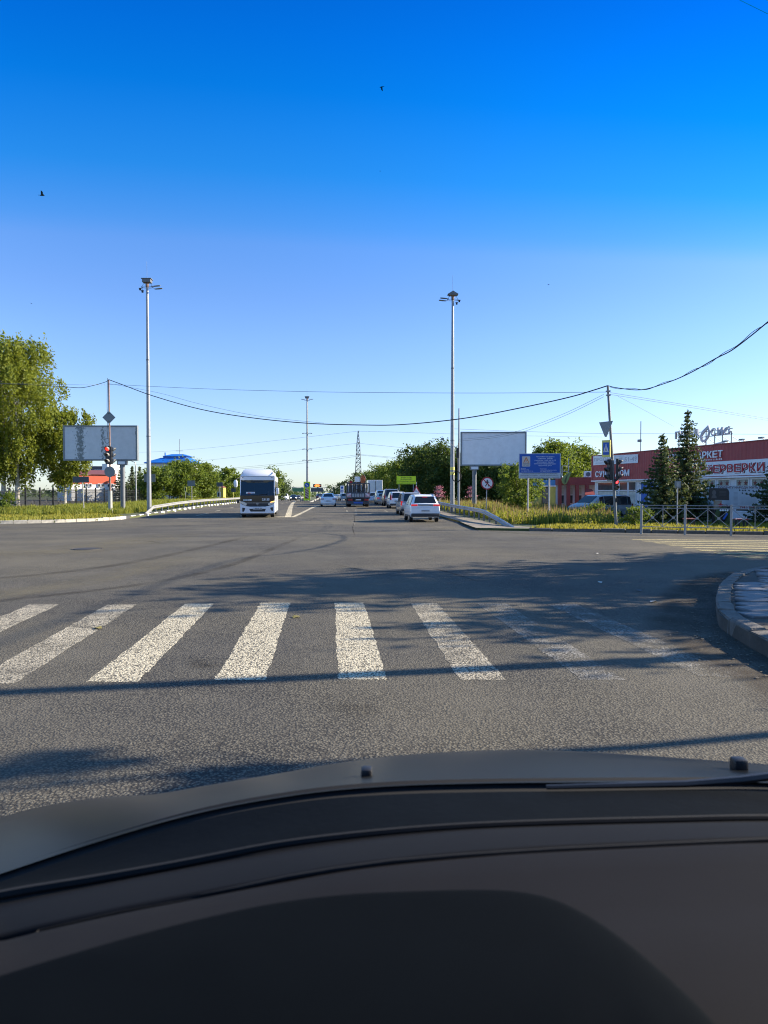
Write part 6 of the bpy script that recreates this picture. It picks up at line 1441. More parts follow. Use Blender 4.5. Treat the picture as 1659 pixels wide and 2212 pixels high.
MB().prism([(-1.18, 2.67), (1.18, 2.67), (1.18, 2.60), (.85, 2.58), (.72, 2.50), (-.72, 2.50), (-.85, 2.58), (-1.18, 2.60)], .165, .185).build('destination_band', MT['bus_black'], bus)
MB().box(-.46, .42, .155, .163, 2.52, 2.64).build('destination_display', MT['trim'], bus)
MB().add([(-1.19, -.012, 1.56), (1.19, -.012, 1.56), (1.17, .20, 2.62), (-1.17, .20, 2.62), (-1.19, -.004, 1.56), (1.19, -.004, 1.56), (1.17, .208, 2.62), (-1.17, .208, 2.62)], [(0,1,2,3),(7,6,5,4),(0,4,5,1),(1,5,6,2),(2,6,7,3),(3,7,4,0)]).build('windscreen', MT['bus_glass'], bus)
fr([(268, 1140), (1335, 1140), (1335, 1290), (1150, 1370), (455, 1370), (262, 1325)], -.03, .04).build('black_mask', MT['bus_black'], bus, bevel=.01)
fr([(455, 1370), (1155, 1370), (1135, 1455), (1040, 1488), (560, 1488), (470, 1455)], -.035, .04).build('grille', MT['trim'], bus, bevel=.01)
fr([(440, 1368), (1165, 1368), (1160, 1384), (445, 1384)], -.05, -.036).build('chrome_bar', MT['rim'], bus)
fr([(765, 1384), (838, 1384), (820, 1440), (802, 1450), (784, 1440)], -.055, -.036).build('emblem', MT['rim'], bus); fr([(785, 1395), (820, 1395), (812, 1425), (802, 1432), (792, 1425)], -.062, -.056).build('emblem_core', MT['bus_black'], bus)
fr([(262, 1320), (400, 1345), (470, 1385), (468, 1450), (430, 1468), (330, 1415), (264, 1372)], -.04, .05).build('headlight', MT['headlight'], bus, bevel=.015)
h2 = fr([(1340, 1300), (1200, 1345), (1140, 1390), (1135, 1440), (1165, 1455), (1270, 1415), (1340, 1365)], -.04, .05).build('headlight', MT['headlight'], bus, bevel=.015)
fr([(1335, 1306), (1210, 1346), (1200, 1362), (1330, 1345)], -.052, -.042).build('turn_signal', MT['amber'], h2)
fr([(268, 1380), (330, 1425), (440, 1476), (560, 1492), (1040, 1492), (1150, 1470), (1270, 1425), (1340, 1375), (1345, 1690), (1310, 1705), (300, 1705), (280, 1690)], -.045, .10).build('bumper', MT['bus_white'], bus, bevel=.02)
for q in ([(330, 1525), (425, 1535), (385, 1650), (335, 1650)], [(1285, 1508), (1195, 1530), (1240, 1622), (1288, 1630)]): fr(q, -.055, -.047).build('fog_recess', MT['trim'], bus)
fr([(545, 1562), (1065, 1562), (1030, 1648), (590, 1648)], -.055, -.047).build('lower_intake', MT['trim'], bus)
pl = fr([(665, 1518), (952, 1518), (952, 1578), (665, 1578)], -.07, -.058).build('number_plate', MT['plate'], bus); text('Т 430 КК 154', MT['txt_black'], pl, BX(808), -.074, BZ(1548), .56, .09, bold=.02)
text('23155', MT['txt_white'], bus, BX(1062), -.034, BZ(1266), .53, .155, bold=.03)
for x in (385, 450, 515): MB().disc((BX(x), -.034, BZ(1285)), .065, th=.006, n=16).build('sticker', MT['car_blue'], bus)
fr([(555, 1258), (622, 1258), (622, 1305), (555, 1305)], -.037, -.031).build('sticker', MT['white'], bus)
rs_ = fr([(450, 1030), (722, 1030), (722, 1130), (450, 1130)], .02, .03).build('route_board', MT['white'], bus)
text('88', MT['txt_red'], rs_, BX(545), .014, BZ(1085), .20, .19, bold=.02); MB().box(BX(610), BX(705), .012, .018, BZ(1068), BZ(1052)).build('route_line', MT['txt_blue'], rs_); MB().box(BX(610), BX(700), .012, .018, BZ(1112), BZ(1096)).build('route_line', MT['txt_blue'], rs_)
MB().path([(-.1, -.04, 1.60), (.35, -.045, 1.66), (.75, -.045, 1.70)], .012, 5).build('wiper', MT['black'], bus); MB().path([(-.95, -.04, 1.50), (-.5, -.045, 1.58), (-.1, -.045, 1.60)], .012, 5).build('wiper', MT['black'], bus)
MB().path([(-1.20, .02, 2.82), (-1.42, -.15, 2.76), (-1.50, -.22, 2.60)], .03, 6).build('mirror_arm', MT['black'], bus); MB().loft([[(-1.50+.13*w*math.cos(a*math.pi/4), -.24+.09*w*math.sin(a*math.pi/4), z) for a in range(8)] for z, w in ((2.16,.5),(2.25,1),(2.55,1.05),(2.68,.6))]).build('mirror', MT['bus_white'], bus, smooth=True)
MB().path([(1.22, .05, 2.0), (1.36, -.05, 1.95)], .03, 6).build('mirror_arm', MT['black'], bus); MB().box(1.33, 1.53, -.16, .0, 1.66, 2.12).build('mirror', MT['bus_white'], bus, smooth=True, bevel=.05)
MB().box(-1.42, -1.24, -.10, -.04, 1.04, 1.28).build('side_flap', MT['black'], bus, bevel=.02)
MB().box(-1.15, 1.15, .1, .7, .20, .34).build('under_apron', MT['trim'], bus)
for s in (-1, 1):
    for y in (1.1, 6.4): wheel(bus, s*1.03, y, .42, .30)
MB().box(-1.15, 1.15, .1, .55, .5, 1.5).build('dashboard', MT['bus_in'], bus); MB().path([(-.25, .8, .5), (-.25, .8, 2.9)], .03, 7).build('handrail', MT['yellow'], bus, smooth=True)
MB().box(-1.0, -.2, 2.0, 2.6, .5, 1.75).build('passenger_seat', MT['seat'], bus, bevel=.06); MB().box(-1.0, -.1, 4.0, 4.5, .5, 1.7).build('passenger_seat', MT['seat'], bus, bevel=.06); MB().box(.45, 1.0, 1.15, 1.35, .9, 1.95).build('driver_seat', MT['seat'], bus, bevel=.06); MB().box(.45, 1.0, .75, 1.2, .85, 1.02).build('driver_seat_base', MT['seat'], bus, bevel=.06)
MB().path([(.70+.21*math.cos(a*math.pi/8), .55+.04*math.sin(a*math.pi/8), 1.52+.20*math.sin(a*math.pi/8)) for a in range(17)], .016, 5).build('steering_wheel', MT['black'], bus)

def skinned(name, joints, edges, root_i, material, parent=None, lv=2):
    me = bpy.data.meshes.new(name); me.from_pydata([j[0] for j in joints], edges, []); o = link(name, me, material, parent)
    o.modifiers.new('sk', 'SKIN')
    for i, j in enumerate(joints): me.skin_vertices[0].data[i].radius = (j[1], j[2] if len(j) > 2 else j[1]); me.skin_vertices[0].data[i].use_root = (i == root_i)
    sb = o.modifiers.new('ss', 'SUBSURF'); sb.levels = lv; sb.render_levels = lv
    dg = bpy.context.evaluated_depsgraph_get(); m2 = bpy.data.meshes.new_from_object(o.evaluated_get(dg)); o.modifiers.clear(); o.data = m2; m2.name = name
    if not m2.materials: m2.materials.append(material)
    m2.polygons.foreach_set('use_smooth', np.ones(len(m2.polygons), dtype=bool)); return o
# driver behind the wheel
drv = thing('person', 'driver in a white shirt sitting at the wheel of the bus', 'person', bus.location, RZBUS)
cx0 = .72
J = [((cx0, 1.02, 1.06), .15, .12), ((cx0, 1.03, 1.30), .15, .11), ((cx0, 1.02, 1.50), .16, .10), ((cx0, 1.0, 1.64), .055), ((cx0-.01, .97, 1.72), .06), ((cx0-.01, .95, 1.82), .095, .105), ((cx0-.01, .955, 1.90), .085, .095),
     ((cx0+.20, 1.0, 1.56), .06), ((cx0+.26, .85, 1.36), .05), ((cx0+.17, .62, 1.50), .036), ((cx0+.15, .56, 1.53), .032), ((cx0-.20, 1.0, 1.56), .06), ((cx0-.27, .85, 1.36), .05), ((cx0-.19, .62, 1.50), .036), ((cx0-.17, .56, 1.53), .032),
     ((cx0+.10, .95, 1.02), .10), ((cx0+.13, .58, 1.05), .07), ((cx0+.13, .5, .65), .055), ((cx0-.10, .95, 1.02), .10), ((cx0-.13, .58, 1.05), .07), ((cx0-.13, .5, .65), .055)]
E_ = [(0,1),(1,2),(2,3),(3,4),(4,5),(5,6),(2,7),(7,8),(8,9),(9,10),(2,11),(11,12),(12,13),(13,14),(0,15),(15,16),(16,17),(0,18),(18,19),(19,20)]
body = skinned('body', J, E_, 0, MT['skin'], drv)
skinned('shirt', [((cx0, 1.02, 1.04), .17, .14), ((cx0, 1.03, 1.30), .165, .125), ((cx0, 1.02, 1.50), .175, .115), ((cx0, 1.01, 1.59), .085), ((cx0+.20, 1.0, 1.56), .075), ((cx0+.25, .88, 1.40), .065), ((cx0-.20, 1.0, 1.56), .075), ((cx0-.26, .88, 1.40), .065)], [(0,1),(1,2),(2,3),(2,4),(4,5),(2,6),(6,7)], 0, MT['shirt'], drv)
skinned('hair', [((cx0-.01, 1.0, 1.90), .09, .09), ((cx0-.01, .99, 1.95), .085, .09), ((cx0-.01, 1.02, 1.80), .06, .06)], [(0,1),(0,2)], 0, MT['bark'], drv)
MB().box(cx0-.035, cx0+.015, .845, .87, 1.77, 1.80).build('nose', MT['skin'], drv, bevel=.008)
skinned('trousers', [((cx0, 1.02, 1.04), .15, .13), ((cx0+.10, .95, 1.02), .112), ((cx0+.13, .58, 1.05), .082), ((cx0+.13, .5, .62), .065), ((cx0-.10, .95, 1.02), .112), ((cx0-.13, .58, 1.05), .082), ((cx0-.13, .5, .62), .065)], [(0,1),(1,2),(2,3),(0,4),(4,5),(5,6)], 0, MT['seat'], drv)
# ------------------------------------------------------------------ buildings
MT['fascia'] = mat('red_corrugated_fascia', (0.36, 0.045, 0.045), .5, var=.12, scale=1.5); MT['banner'] = mat('white_banner', (0.78, 0.78, 0.78), .65, var=.08, scale=1.5); MT['wall_pale'] = mat('pale_wall', (0.62, 0.63, 0.64), .7, var=.08, scale=2); MT['win'] = mat('shop_glass', (0.045, 0.06, 0.065), .08, var=.3, scale=1.5, spec=.7)
MT['poster_pale'] = mat('window_poster', (0.48, 0.47, 0.40), .6, var=.3, scale=2.5); MT['poster_blue'] = mat('blue_poster', (0.03, 0.12, 0.42), .6, var=.35, scale=2); MT['letter_grey'] = mat('rooftop_letters', (0.46, 0.47, 0.50), .45, .2, var=.1); MT['maroon_wall'] = mat('maroon_wall', (0.28, 0.05, 0.042), .6, var=.15, scale=2); MT['roof_flat'] = mat('roof_felt', (0.10, 0.10, 0.11), .9, var=.2)
A = Vector((18.4, 62.0, gz(0, 62)+.1)); B = Vector((23.3, 43.0, 0)); dd = Vector((B.x-A.x, B.y-A.y)).normalized(); RZB = math.atan2(dd.y, dd.x)
shop = thing('shop_building', 'low red-clad supermarket with white shop signs on its front', 'building', A, RZB)
def loc(u, v):
    p = on_plane(u, v, A, B) - A; return dd.x*p.x + dd.y*p.y, p.z
C5 = lambda x, y: loc(1219.8+.2647*x, 867.5+.2647*y)
LB = 33.0; ZF0, ZF1 = 2.62, 4.72; DB = 16.0
MB().box(0, LB, .0, DB, -.3, ZF0).build('wall', MT['wall_pale'], shop); MB().box(.05, LB, .02, DB, ZF0+.01, ZF1-.12).build('upper_wall', MT['maroon_wall'], shop); MB().box(-.1, LB, .15, DB, ZF1-.11, ZF1-.02).build('roof', MT['roof_flat'], shop)
# corrugated sheet, panel by panel
prof = []
for k in range(11):
    q = MB(); x0, x1 = k*3.0, min(LB, (k+1)*3.0)-.012; nn = 20; P1 = []
    for i in range(nn+1):
        x = x0+(x1-x0)*i/nn; y = -.20-(.022 if i % 2 else 0); P1.append((x, y))
    V = [(x, y, ZF0) for x, y in P1]+[(x, y, ZF1) for x, y in P1]+[(x, y+.03, ZF0) for x, y in P1]+[(x, y+.03, ZF1) for x, y in P1]; n = nn+1
    Fq = [(i, i+1, n+i+1, n+i) for i in range(nn)] + [(2*n+i+1, 2*n+i, 3*n+i, 3*n+i+1) for i in range(nn)] + [(n+i, n+i+1, 3*n+i+1, 3*n+i) for i in range(nn)] + [(i+1, i, 2*n+i, 2*n+i+1) for i in range(nn)]
    q.add(V, Fq); q.build('fascia_panel', MT['fascia'], shop)
MB().box(-.12, LB, -.26, .0, ZF1, ZF1+.07).build('parapet_cap', MT['maroon_wall'], shop); MB().box(-.15, LB, -.30, .02, ZF0-.10, ZF0-.005).build('eave_strip', MT['banner'], shop)
MB().box(-.20, .0, -.24, DB, ZF0, ZF1).build('side_fascia', MT['fascia'], shop)
# shop window bays
def xr(a, b_): return C5(a, 700)[0], C5(b_, 700)[0]
bays = [(270, 445, 'pale'), (445, 520, 'pale'), (520, 590, 'pale'), (620, 690, 'blue'), (690, 755, 'blue'), (760, 900, 'pale'), (905, 1010, 'dark'), (1010, 1115, 'dark'), (1120, 1240, 'curtain'), (1248, 1360, 'curtain'), (1395, 1515, 'curtain'), (1520, 1650, 'curtain'), (1660, 1800, 'dark')]
MT['curtain'] = mat('pale_curtain', (0.34, 0.34, 0.28), .8, var=.35, scale=2.2)
for a, b_, kd in bays:
    x0, x1 = xr(a, b_); x0 += .05; x1 -= .05; zlo, zmid, zhi = .35, 1.75, ZF0-.16
    fr_ = MB().box(x0, x1, -.05, -.001, zlo, zlo+.06).box(x0, x1, -.05, -.001, zhi-.06, zhi).box(x0, x0+.06, -.05, -.001, zlo+.06, zhi-.06).box(x1-.06, x1, -.05, -.001, zlo+.06, zhi-.06).box(x0+.06, x1-.06, -.05, -.001, zmid-.03, zmid+.03).build('window_frame', MT['white'], shop)
    MB().box(x0+.06, x1-.06, -.03, -.004, zmid+.03, zhi-.06).build('window_pane', MT['curtain'] if kd == 'curtain' else MT['win'], fr_); MB().box(x0+.06, x1-.06, -.03, -.004, zlo+.06, zmid-.03).build('window_pane', MT['win'], fr_)
    if kd in ('pale', 'blue'): MB().box(x0+.10, x1-.10, -.038, -.031, zlo+.10, zmid-.08).build('poster', MT['poster_pale' if kd == 'pale' else 'poster_blue'], fr_)
    if kd == 'blue': MB().box(x0+.10, x1-.10, -.038, -.031, zmid+.08, zhi-.1).build('poster', MT['poster_blue'], fr_)
    if kd == 'curtain':
        for q in (.28, .74):
            cx0 = x0+(x1-x0)*q; cz0 = zmid+.42; st = [(cx0+(.19 if i % 2 == 0 else .08)*math.cos(math.pi/2+i*math.pi/5), cz0+(.19 if i % 2 == 0 else .08)*math.sin(math.pi/2+i*math.pi/5)) for i in range(10)]
            MB().prism(st, -.044, -.036).build('star_cutout', MT['maroon'], fr_)
# banners and lettering on the fascia
(xa, z1), (xb, z2) = C5(256, 445), C5(622, 430); zb1, zb2 = C5(256, 520)[1], C5(622, 500)[1]
pr = MB().prism([(xa, zb1), (xb, zb2), (xb, z2), (xa, z1)], -.27, -.235).build('for_sale_banner', MT['banner'], shop)
text('ПРОДАМ', MT['letter_grey'], pr, (xa*.76+xb*.24), -.275, z1-.36, (xb-xa)*.44, .34, bold=.03); text('285-51-49', MT['letter_grey'], pr, (xa*.25+xb*.75), -.275, (z2+zb2)/2, (xb-xa)*.47, .36, bold=.03); text('арендный бизнес', MT['letter_grey'], pr, (xa*.76+xb*.24), -.275, zb1+.16, (xb-xa)*.36, .14)
MT['letter_white'] = mat('white_letters', (0.88, 0.88, 0.88), .5, var=.04)
(xa, zc), (xb, _) = C5(272, 583), C5(555, 573); letters('СУШИ ДОМ', MT['letter_white'], shop, xa, xb, -.27, 3.15, .52, .03, .015)
(xa, za_), (xb, zb_) = C5(866, 452), C5(1322, 430); letters('СУПЕРМАРКЕТ', MT['letter_white'], shop, xa, xb, -.27, (za_+zb_)/2, .46, .03, .015)
text('Восход, 36 п. Режим работы с 8-22', MT['letter_white'], shop, (xa+xb)/2, -.25, (za_+zb_)/2-.36, (xb-xa)*.96, .13, bold=.02)
xa = C5(1050, 520)[0]; xb = C5(1830, 520)[0]
fb = MB().box(xa, xb, -.30, -.235, 2.66, 3.62).build('fireworks_banner', MT['banner'], shop); fl = MB()
letters('ФЕЙЕРВЕРКИ', MT['maroon'], fb, C5(1072, 550)[0]+.04, C5(1672, 540)[0]+.04, -.306, 3.11, .64, .004, .10, name='letter_shadow'); letters('ФЕЙЕРВЕРКИ', MT['txt_white'], fb, C5(1072, 550)[0], C5(1672, 540)[0], -.318, 3.14, .62, .004, .065, name='letter_outline'); letters('ФЕЙЕРВЕРКИ', MT['txt_red'], fb, C5(1072, 550)[0], C5(1672, 540)[0], -.330, 3.14, .54, .004, .02)
st = [(xa+.05+(.42 if i % 2 == 0 else .2)*math.cos(i*math.pi/8), 3.25+(.42 if i % 2 == 0 else .2)*math.sin(i*math.pi/8)) for i in range(16)]; MB().prism(st, -.31, -.302).build('firework_burst', MT['maroon'], fb)
# rooftop letters on a light frame
RA = thing('rooftop_sign', 'large grey rooftop letters with a leaf emblem above the red shop', 'sign', A + Vector((0, 0, ZF1+.07)) + Vector((-dd.y, dd.x, 0))*.3, RZB)
def R5(x, y): a, z = C5(x, y); return a, z-ZF1-.07
xa, z_ = R5(875, 320); xb, zt_ = R5(1075, 230)
letters('Прод', MT['letter_grey'], RA, xa, xb, -.05, (z_+zt_)/2+.1, (zt_-z_)*.95, .05, .02); xa2, zz_ = R5(1165, 285); xb2, zt2 = R5(1330, 195)
letters('Сиб', MT['letter_grey'], RA, xa2, xb2, -.05, (zz_+zt2)/2, (zt2-zz_)*.92, .05, .02)
leaf_pts = [R5(*q) for q in ((1150, 190), (1163, 235), (1150, 290), (1118, 335), (1090, 325), (1080, 285), (1100, 240))]; inner = [R5(*q) for q in ((1146, 222), (1150, 255), (1136, 292), (1115, 315), (1100, 305), (1098, 280), (1116, 250))]
q = MB(); n = len(leaf_pts)
for k in range(n):
    k2 = (k+1) % n; q.prism([leaf_pts[k], leaf_pts[k2], inner[k2], inner[k]], -.10, .0)
q.build('leaf_emblem', MT['letter_grey'], RA); sw = [R5(*q_) for q_ in ((1085, 370), (1150, 362), (1220, 335), (1270, 326), (1290, 340), (1255, 338), (1200, 350), (1150, 372), (1090, 380))]; MB().prism(sw, -.08, -.0).build('swoosh', MT['letter_grey'], RA)
for x in (900, 960, 1040, 1120, 1190, 1252, 1325):
    a, z = R5(x, 240); MB().box(a-.03, a+.03, .02, .06, -.1, z).build('support_post', MT['steel_dark'], RA); MB().tube((a, .05, z*.6), (a, 1.2, -.1), .02, n=5).build('brace', MT['steel_dark'], RA)
a0, z0_ = R5(880, 300); a1, _ = R5(1330, 270)
for z in (z0_*.85, z0_*1.35): MB().box(a0, a1, .06, .10, z-.025, z+.025).build('rail', MT['steel_dark'], RA)
for x in (1345, 1480, 1640):
    a, z = C5(x, 355); o = thing('roof_floodlight', 'small floodlight on the shop parapet, %s' % {1345: 'beside the rooftop letters', 1480: 'above the fireworks banner start', 1640: 'towards the shop corner'}[x], 'light', A + Vector((dd.x, dd.y, 0))*a + Vector((0, 0, ZF1+.07)), RZB, 'floodlights on the shop parapet'); MB().tube((0,0,-.05),(0,-.3,.12),.02).build('arm', MT['steel'], o); MB().box(-.16,.16,-.42,-.24,.06,.16).build('lamp_head', MT['signback'], o)
a, z = C5(530, 425); o = thing('roof_antenna', 'thin antenna mast on the roof of the red shop', 'antenna', A + Vector((dd.x, dd.y, 0))*a + Vector((-dd.y, dd.x, 0))*1.0 + Vector((0, 0, ZF1-.02)), RZB); MB().path([(0,0,0),(0,0,2.6)], .035, 6).build('mast', MT['steel_dark'], o); MB().box(-.3,-.02,-.1,.1,.95,1.15).build('spot', MT['signback'], o)
# maroon arcade and the blue and yellow kiosk further left
Y = 70; aL, aR = P(1208, 1064, Y), P(1283, 1064, Y); z0 = gz(0, Y)+.1
arc = thing('arcade', 'maroon arcade with columns left of the red shop', 'building', (aL.x, Y, z0), 0); W = aR.x-aL.x; Za = lambda v: P(0, v, Y).z-z0; zt = Za(1031)
MB().box(-.1, W+1.5, 0, 1.2, zt-.75, zt).build('beam', MT['maroon_wall'], arc)
for f in (.02, .27, .52, .80): MB().box(W*f-.16, W*f+.16, -.05, .25, -.2, zt-.75).build('column', MT['maroon_wall'], arc)
MB().box(0, W+1.5, 1.2, 1.4, -.2, zt-.75).build('back_wall', MT['wall_pale'], arc)
for f in (.08, .34, .60, .86):
    w_ = MB().box(W*f, W*f+W*.15, 1.12, 1.19, .3, zt-.9).build('window_frame', MT['white'], arc); MB().box(W*f+.06, W*f+W*.15-.06, 1.08, 1.115, .4, 1.2).build('window_pane', MT['win'], w_); MB().box(W*f+.06, W*f+W*.15-.06, 1.08, 1.115, 1.28, zt-1.0).build('window_pane', MT['poster_pale'], w_)
MB().loft([[(W*.68, -.8, 1.2), (W*.98, -.8, 1.2), (W*.98, -.8, 1.27), (W*.68, -.8, 1.27)], [(W*.74, .0, 1.75), (W*.94, .0, 1.75), (W*.94, .0, 1.82), (W*.74, .0, 1.82)]]).build('awning', MT['maroon_wall'], arc)
le = thing('leaf_sign', 'green flame-shaped leaf sign on the maroon arcade roof', 'sign', (aL.x+W*.17, Y-.1, z0+zt)); MT['leaf_sign'] = mat('leaf_sign_green', (0.24, 0.30, 0.10), .5, var=.1); MT['leaf_sign_dark'] = mat('leaf_sign_dark', (0.08, 0.10, 0.04), .5, var=.1)
MB().prism([(-.35, -.55), (-.1, -.75), (.1, -.6), (.3, -.2), (.55, .55), (.2, .40), (-.15, .15), (-.42, -.2)], -.12, -.02).build('leaf', MT['leaf_sign'], le); MB().prism([(-.1, -.6), (.0, -.5), (.15, .1), (.3, .35), (.02, .05), (-.12, -.3)], -.15, -.121).build('leaf_core', MT['leaf_sign_dark'], le)
ac = thing('air_conditioner', 'white air conditioner box on the arcade roof', 'air conditioner', (aL.x+W*.88, Y+.4, z0+zt)); MB().box(-.45,.45,-.2,.2,0,.6).build('case', MT['white'], ac, bevel=.03); MB().disc((-.12,-.21,.3), .22, th=.02).build('fan_grille', MT['steel_dark'], ac)
Y = 76; aL, aR = P(1163, 1064, Y), P(1224, 1064, Y); z0 = gz(0, Y)+.1; W = aR.x-aL.x
ki = thing('kiosk', 'blue and yellow kiosk behind the blue notice board', 'building', (aL.x, Y, z0), 0); Za = lambda v: P(0, v, Y).z-z0; MT['kiosk_blue'] = mat('kiosk_blue', (0.05, 0.20, 0.42), .55, var=.15, scale=2); MT['kiosk_yellow'] = mat('kiosk_yellow', (0.42, 0.38, 0.08), .6, var=.12)
MB().box(0, W, .1, 3, -.2, Za(1050)).build('wall', MT['kiosk_yellow'], ki); MB().box(-.05, W+.05, -.1, 3.1, Za(1050)+.05, Za(1036.5)).build('fascia', MT['kiosk_blue'], ki); MB().box(-.05, W+.05, -.12, .1, Za(1050)-.04, Za(1050)+.045).build('trim_strip', MT['white'], ki)
for f0, f1 in ((.13, .36), (.62, .90)): w_ = MB().box(W*f0, W*f1, .05, .099, .2, Za(1051)-.05).build('window_frame', MT['trim'], ki); MB().box(W*f0+.06, W*f1-.06, .02, .048, .3, Za(1051)-.15).build('window_pane', MT['win'], w_)
MB().box(W*.68, W*.90, -.03, .015, .1, 1.1).build('serving_hatch', MT['white'], ki)
sf = thing('roof_frame', 'white steel advertising frame on the kiosk roof', 'frame', (aL.x, Y+.5, z0+Za(1036.5)))
for f0, f1 in ((.55, .72), (.8, .95)): MB().tube((W*f0, 0, .9), (W*f1, 0, -.05), .05, n=5).build('strut', MT['steel'], sf)
MB().box(W*.86, W*1.12, -.04, .04, 1.5, 1.56).build('bar', MT['steel'], sf); MB().box(W*.86, W*.89, -.04, .04, -.05, 1.56).build('post', MT['steel'], sf); MB().box(W*1.09, W*1.12, -.04, .04, .4, 2.3).build('post', MT['steel'], sf); MB().box(W*.9, W*1.12, -.04, .04, .9, .96).build('bar', MT['steel'], sf)

# memorial in front of the shop
MT['granite'] = mat('dark_granite', (0.03, 0.027, 0.027), .55, var=.15, scale=12); MT['etch'] = mat('etched_grey', (0.11, 0.105, 0.10), .6, var=.1); MT['board_pale'] = mat('memorial_board', (0.66, 0.68, 0.69), .6, var=.08, scale=2); MT['sandst'] = mat('sandstone', (0.30, 0.24, 0.18), .8, var=.15)
def C3(x, y): return 1409.6+.1503*x, 1030.1+.1503*y          # zoomed detail to photo pixels
Y = 36.5; mz = gz(0, Y)+.1; pm = P(C3(950, 0)[0], 1064, Y); ZM = lambda y: P(0, C3(0, y)[1], Y).z-mz; XM = lambda x: P(C3(x, 0)[0], 1064, Y).x-pm.x
me_ = thing('memorial_stone', 'dark granite memorial slab with an etched portrait on a sandstone pedestal', 'memorial', (pm.x, Y, mz))
MB().prism([(XM(808), ZM(330)), (XM(1086), ZM(335)), (XM(1086), ZM(215)), (XM(1075), ZM(185)), (XM(1050), ZM(165)), (XM(835), ZM(160)), (XM(815), ZM(175))], -.12, .05).build('slab', MT['granite'], me_, bevel=.012)
MB().prism([(XM(868)+.10*math.cos(a*math.pi/8), ZM(228)+.13*math.sin(a*math.pi/8)) for a in range(16)], -.128, -.121).build('portrait_head', MT['etch'], me_); MB().prism([(XM(832), ZM(305)), (XM(905), ZM(305)), (XM(900), ZM(275)), (XM(880), ZM(258)), (XM(856), ZM(258)), (XM(838), ZM(275))], -.128, -.121).build('portrait_shoulders', MT['etch'], me_)
for y in (208, 228, 246, 262): MB().box(XM(945), XM(1045), -.128, -.121, ZM(y)-.008, ZM(y)+.008).build('inscription_line', MT['etch'], me_)
MB().box(XM(890), XM(985), -.10, .10, ZM(470), ZM(338)).build('pedestal', MT['sandst'], me_, bevel=.01); MB().box(XM(870), XM(1035), -.16, .12, -.1, ZM(470)).build('plinth', MT['granite'], me_, bevel=.01)
st = [(XM(965)+(.13 if i % 2 == 0 else .055)*math.cos(math.pi/2+i*math.pi/5), ZM(405)+(.13 if i % 2 == 0 else .055)*math.sin(math.pi/2+i*math.pi/5)) for i in range(10)]; MB().prism(st, -.125, -.101).build('star', MT['txt_red'], me_)
wr_ = thing('wreath', 'dark wreath with white flowers and blue ribbon at the memorial plinth', 'wreath', (pm.x+XM(975), Y-.30, mz)); MB().path([(.30*math.cos(a*math.pi/8), 0, .45+.40*math.sin(a*math.pi/8)) for a in range(17)], .12, 7).build('greenery', MT['needle'], wr_)
for x in (-.18, -.06, .06, .18): MB().disc((x, -.13, .78), .05, th=.03, n=8).build('flower', MT['txt_white'], wr_)
MB().prism([(-.08, .35), (.0, .30), (.2, .6), (.12, .66)], -.15, -.13).build('ribbon', MT['txt_blue'], wr_)
Y = 42.5; mz = gz(0, Y)+.1; pm = P(C3(1250, 0)[0], 1064, Y); ZM = lambda y: P(0, C3(0, y)[1], Y).z-mz; XM = lambda x: P(C3(x, 0)[0], 1064, Y).x-pm.x
mw = thing('memorial_board', 'pale memorial board with rows of names and dark red lettering', 'sign', (pm.x, Y, mz)); x1 = XM(1900)
MB().box(XM(790), x1, 0, .06, ZM(455), ZM(128)).build('panel', MT['board_pale'], mw)
for x in (800, 1130, 1500, 1880): MB().box(XM(x)-.05, XM(x)+.05, .06, .16, -.2, ZM(140)).build('post', MT['steel'], mw)
text('ПОДВИГУ НАРОДА ЖИТЬ В ВЕКАХ', MT['maroon'], mw, (XM(945)+XM(1720))/2, -.006, ZM(155), XM(1720)-XM(945), .155, bold=.02); text('1941-1945', MT['txt_red'], mw, XM(1375), -.006, ZM(435), XM(1490)-XM(1262), .15, bold=.02)
for xc in (1080, 1195, 1590, 1720):
    for r in range(11): MB().box(XM(xc-30), XM(xc+30), -.008, -.001, ZM(225+r*17)-.012, ZM(225+r*17)+.012).build('name_line', MT['letter_grey'], mw)
for k, (x, y) in enumerate(((1250, 190), (1295, 195), (1330, 192), (1385, 195), (1445, 200), (1290, 232), (1342, 243), (1400, 255), (1450, 260))): MB().prism([(XM(x)-.05, ZM(y)), (XM(x), ZM(y)+.05), (XM(x)+.06, ZM(y)-.02), (XM(x)+.01, ZM(y)-.06)], -.008, -.001).build('bird_print', MT['txt_black'], mw)
for r in range(8): MB().box(XM(1265), XM(1500), -.008, -.001, ZM(290+r*15)-.007, ZM(290+r*15)+.007).build('verse_line', MT['letter_grey'], mw)
MT['bench_red'] = mat('bench_red', (0.34, 0.06, 0.05), .6, var=.2); MT['bench_cream'] = mat('bench_cream', (0.62, 0.55, 0.48), .6, var=.15)
for x0, x1_, y, Yb, lb in ((460, 602, 588, 33.0, 'small red bench behind the pedestrian barrier, left of the memorial'), (1205, 1360, 618, 32.0, 'small red bench with pale slats right of the memorial')):
    zb = gz(0, Yb)+.1; a, b_ = P(C3(x0, 0)[0], 1064, Yb), P(C3(x1_, 0)[0], 1064, Yb); w = b_.x-a.x; o = thing('bench', lb, 'bench', ((a.x+b_.x)/2, Yb, zb))
    for k in range(3): MB().box(-w/2, w/2, -.2+k*.15, -.08+k*.15, .40, .44).build('slat', MT['bench_cream' if k == 1 else 'bench_red'], o, bevel=.005)
    for s in (-1, 1):
        MB().box(s*w*.38-.03, s*w*.38+.03, -.18, -.12, -.05, .40).build('leg', MT['blackiron'], o); MB().box(s*w*.38-.03, s*w*.38+.03, .12, .18, -.05, .40).build('leg', MT['blackiron'], o)

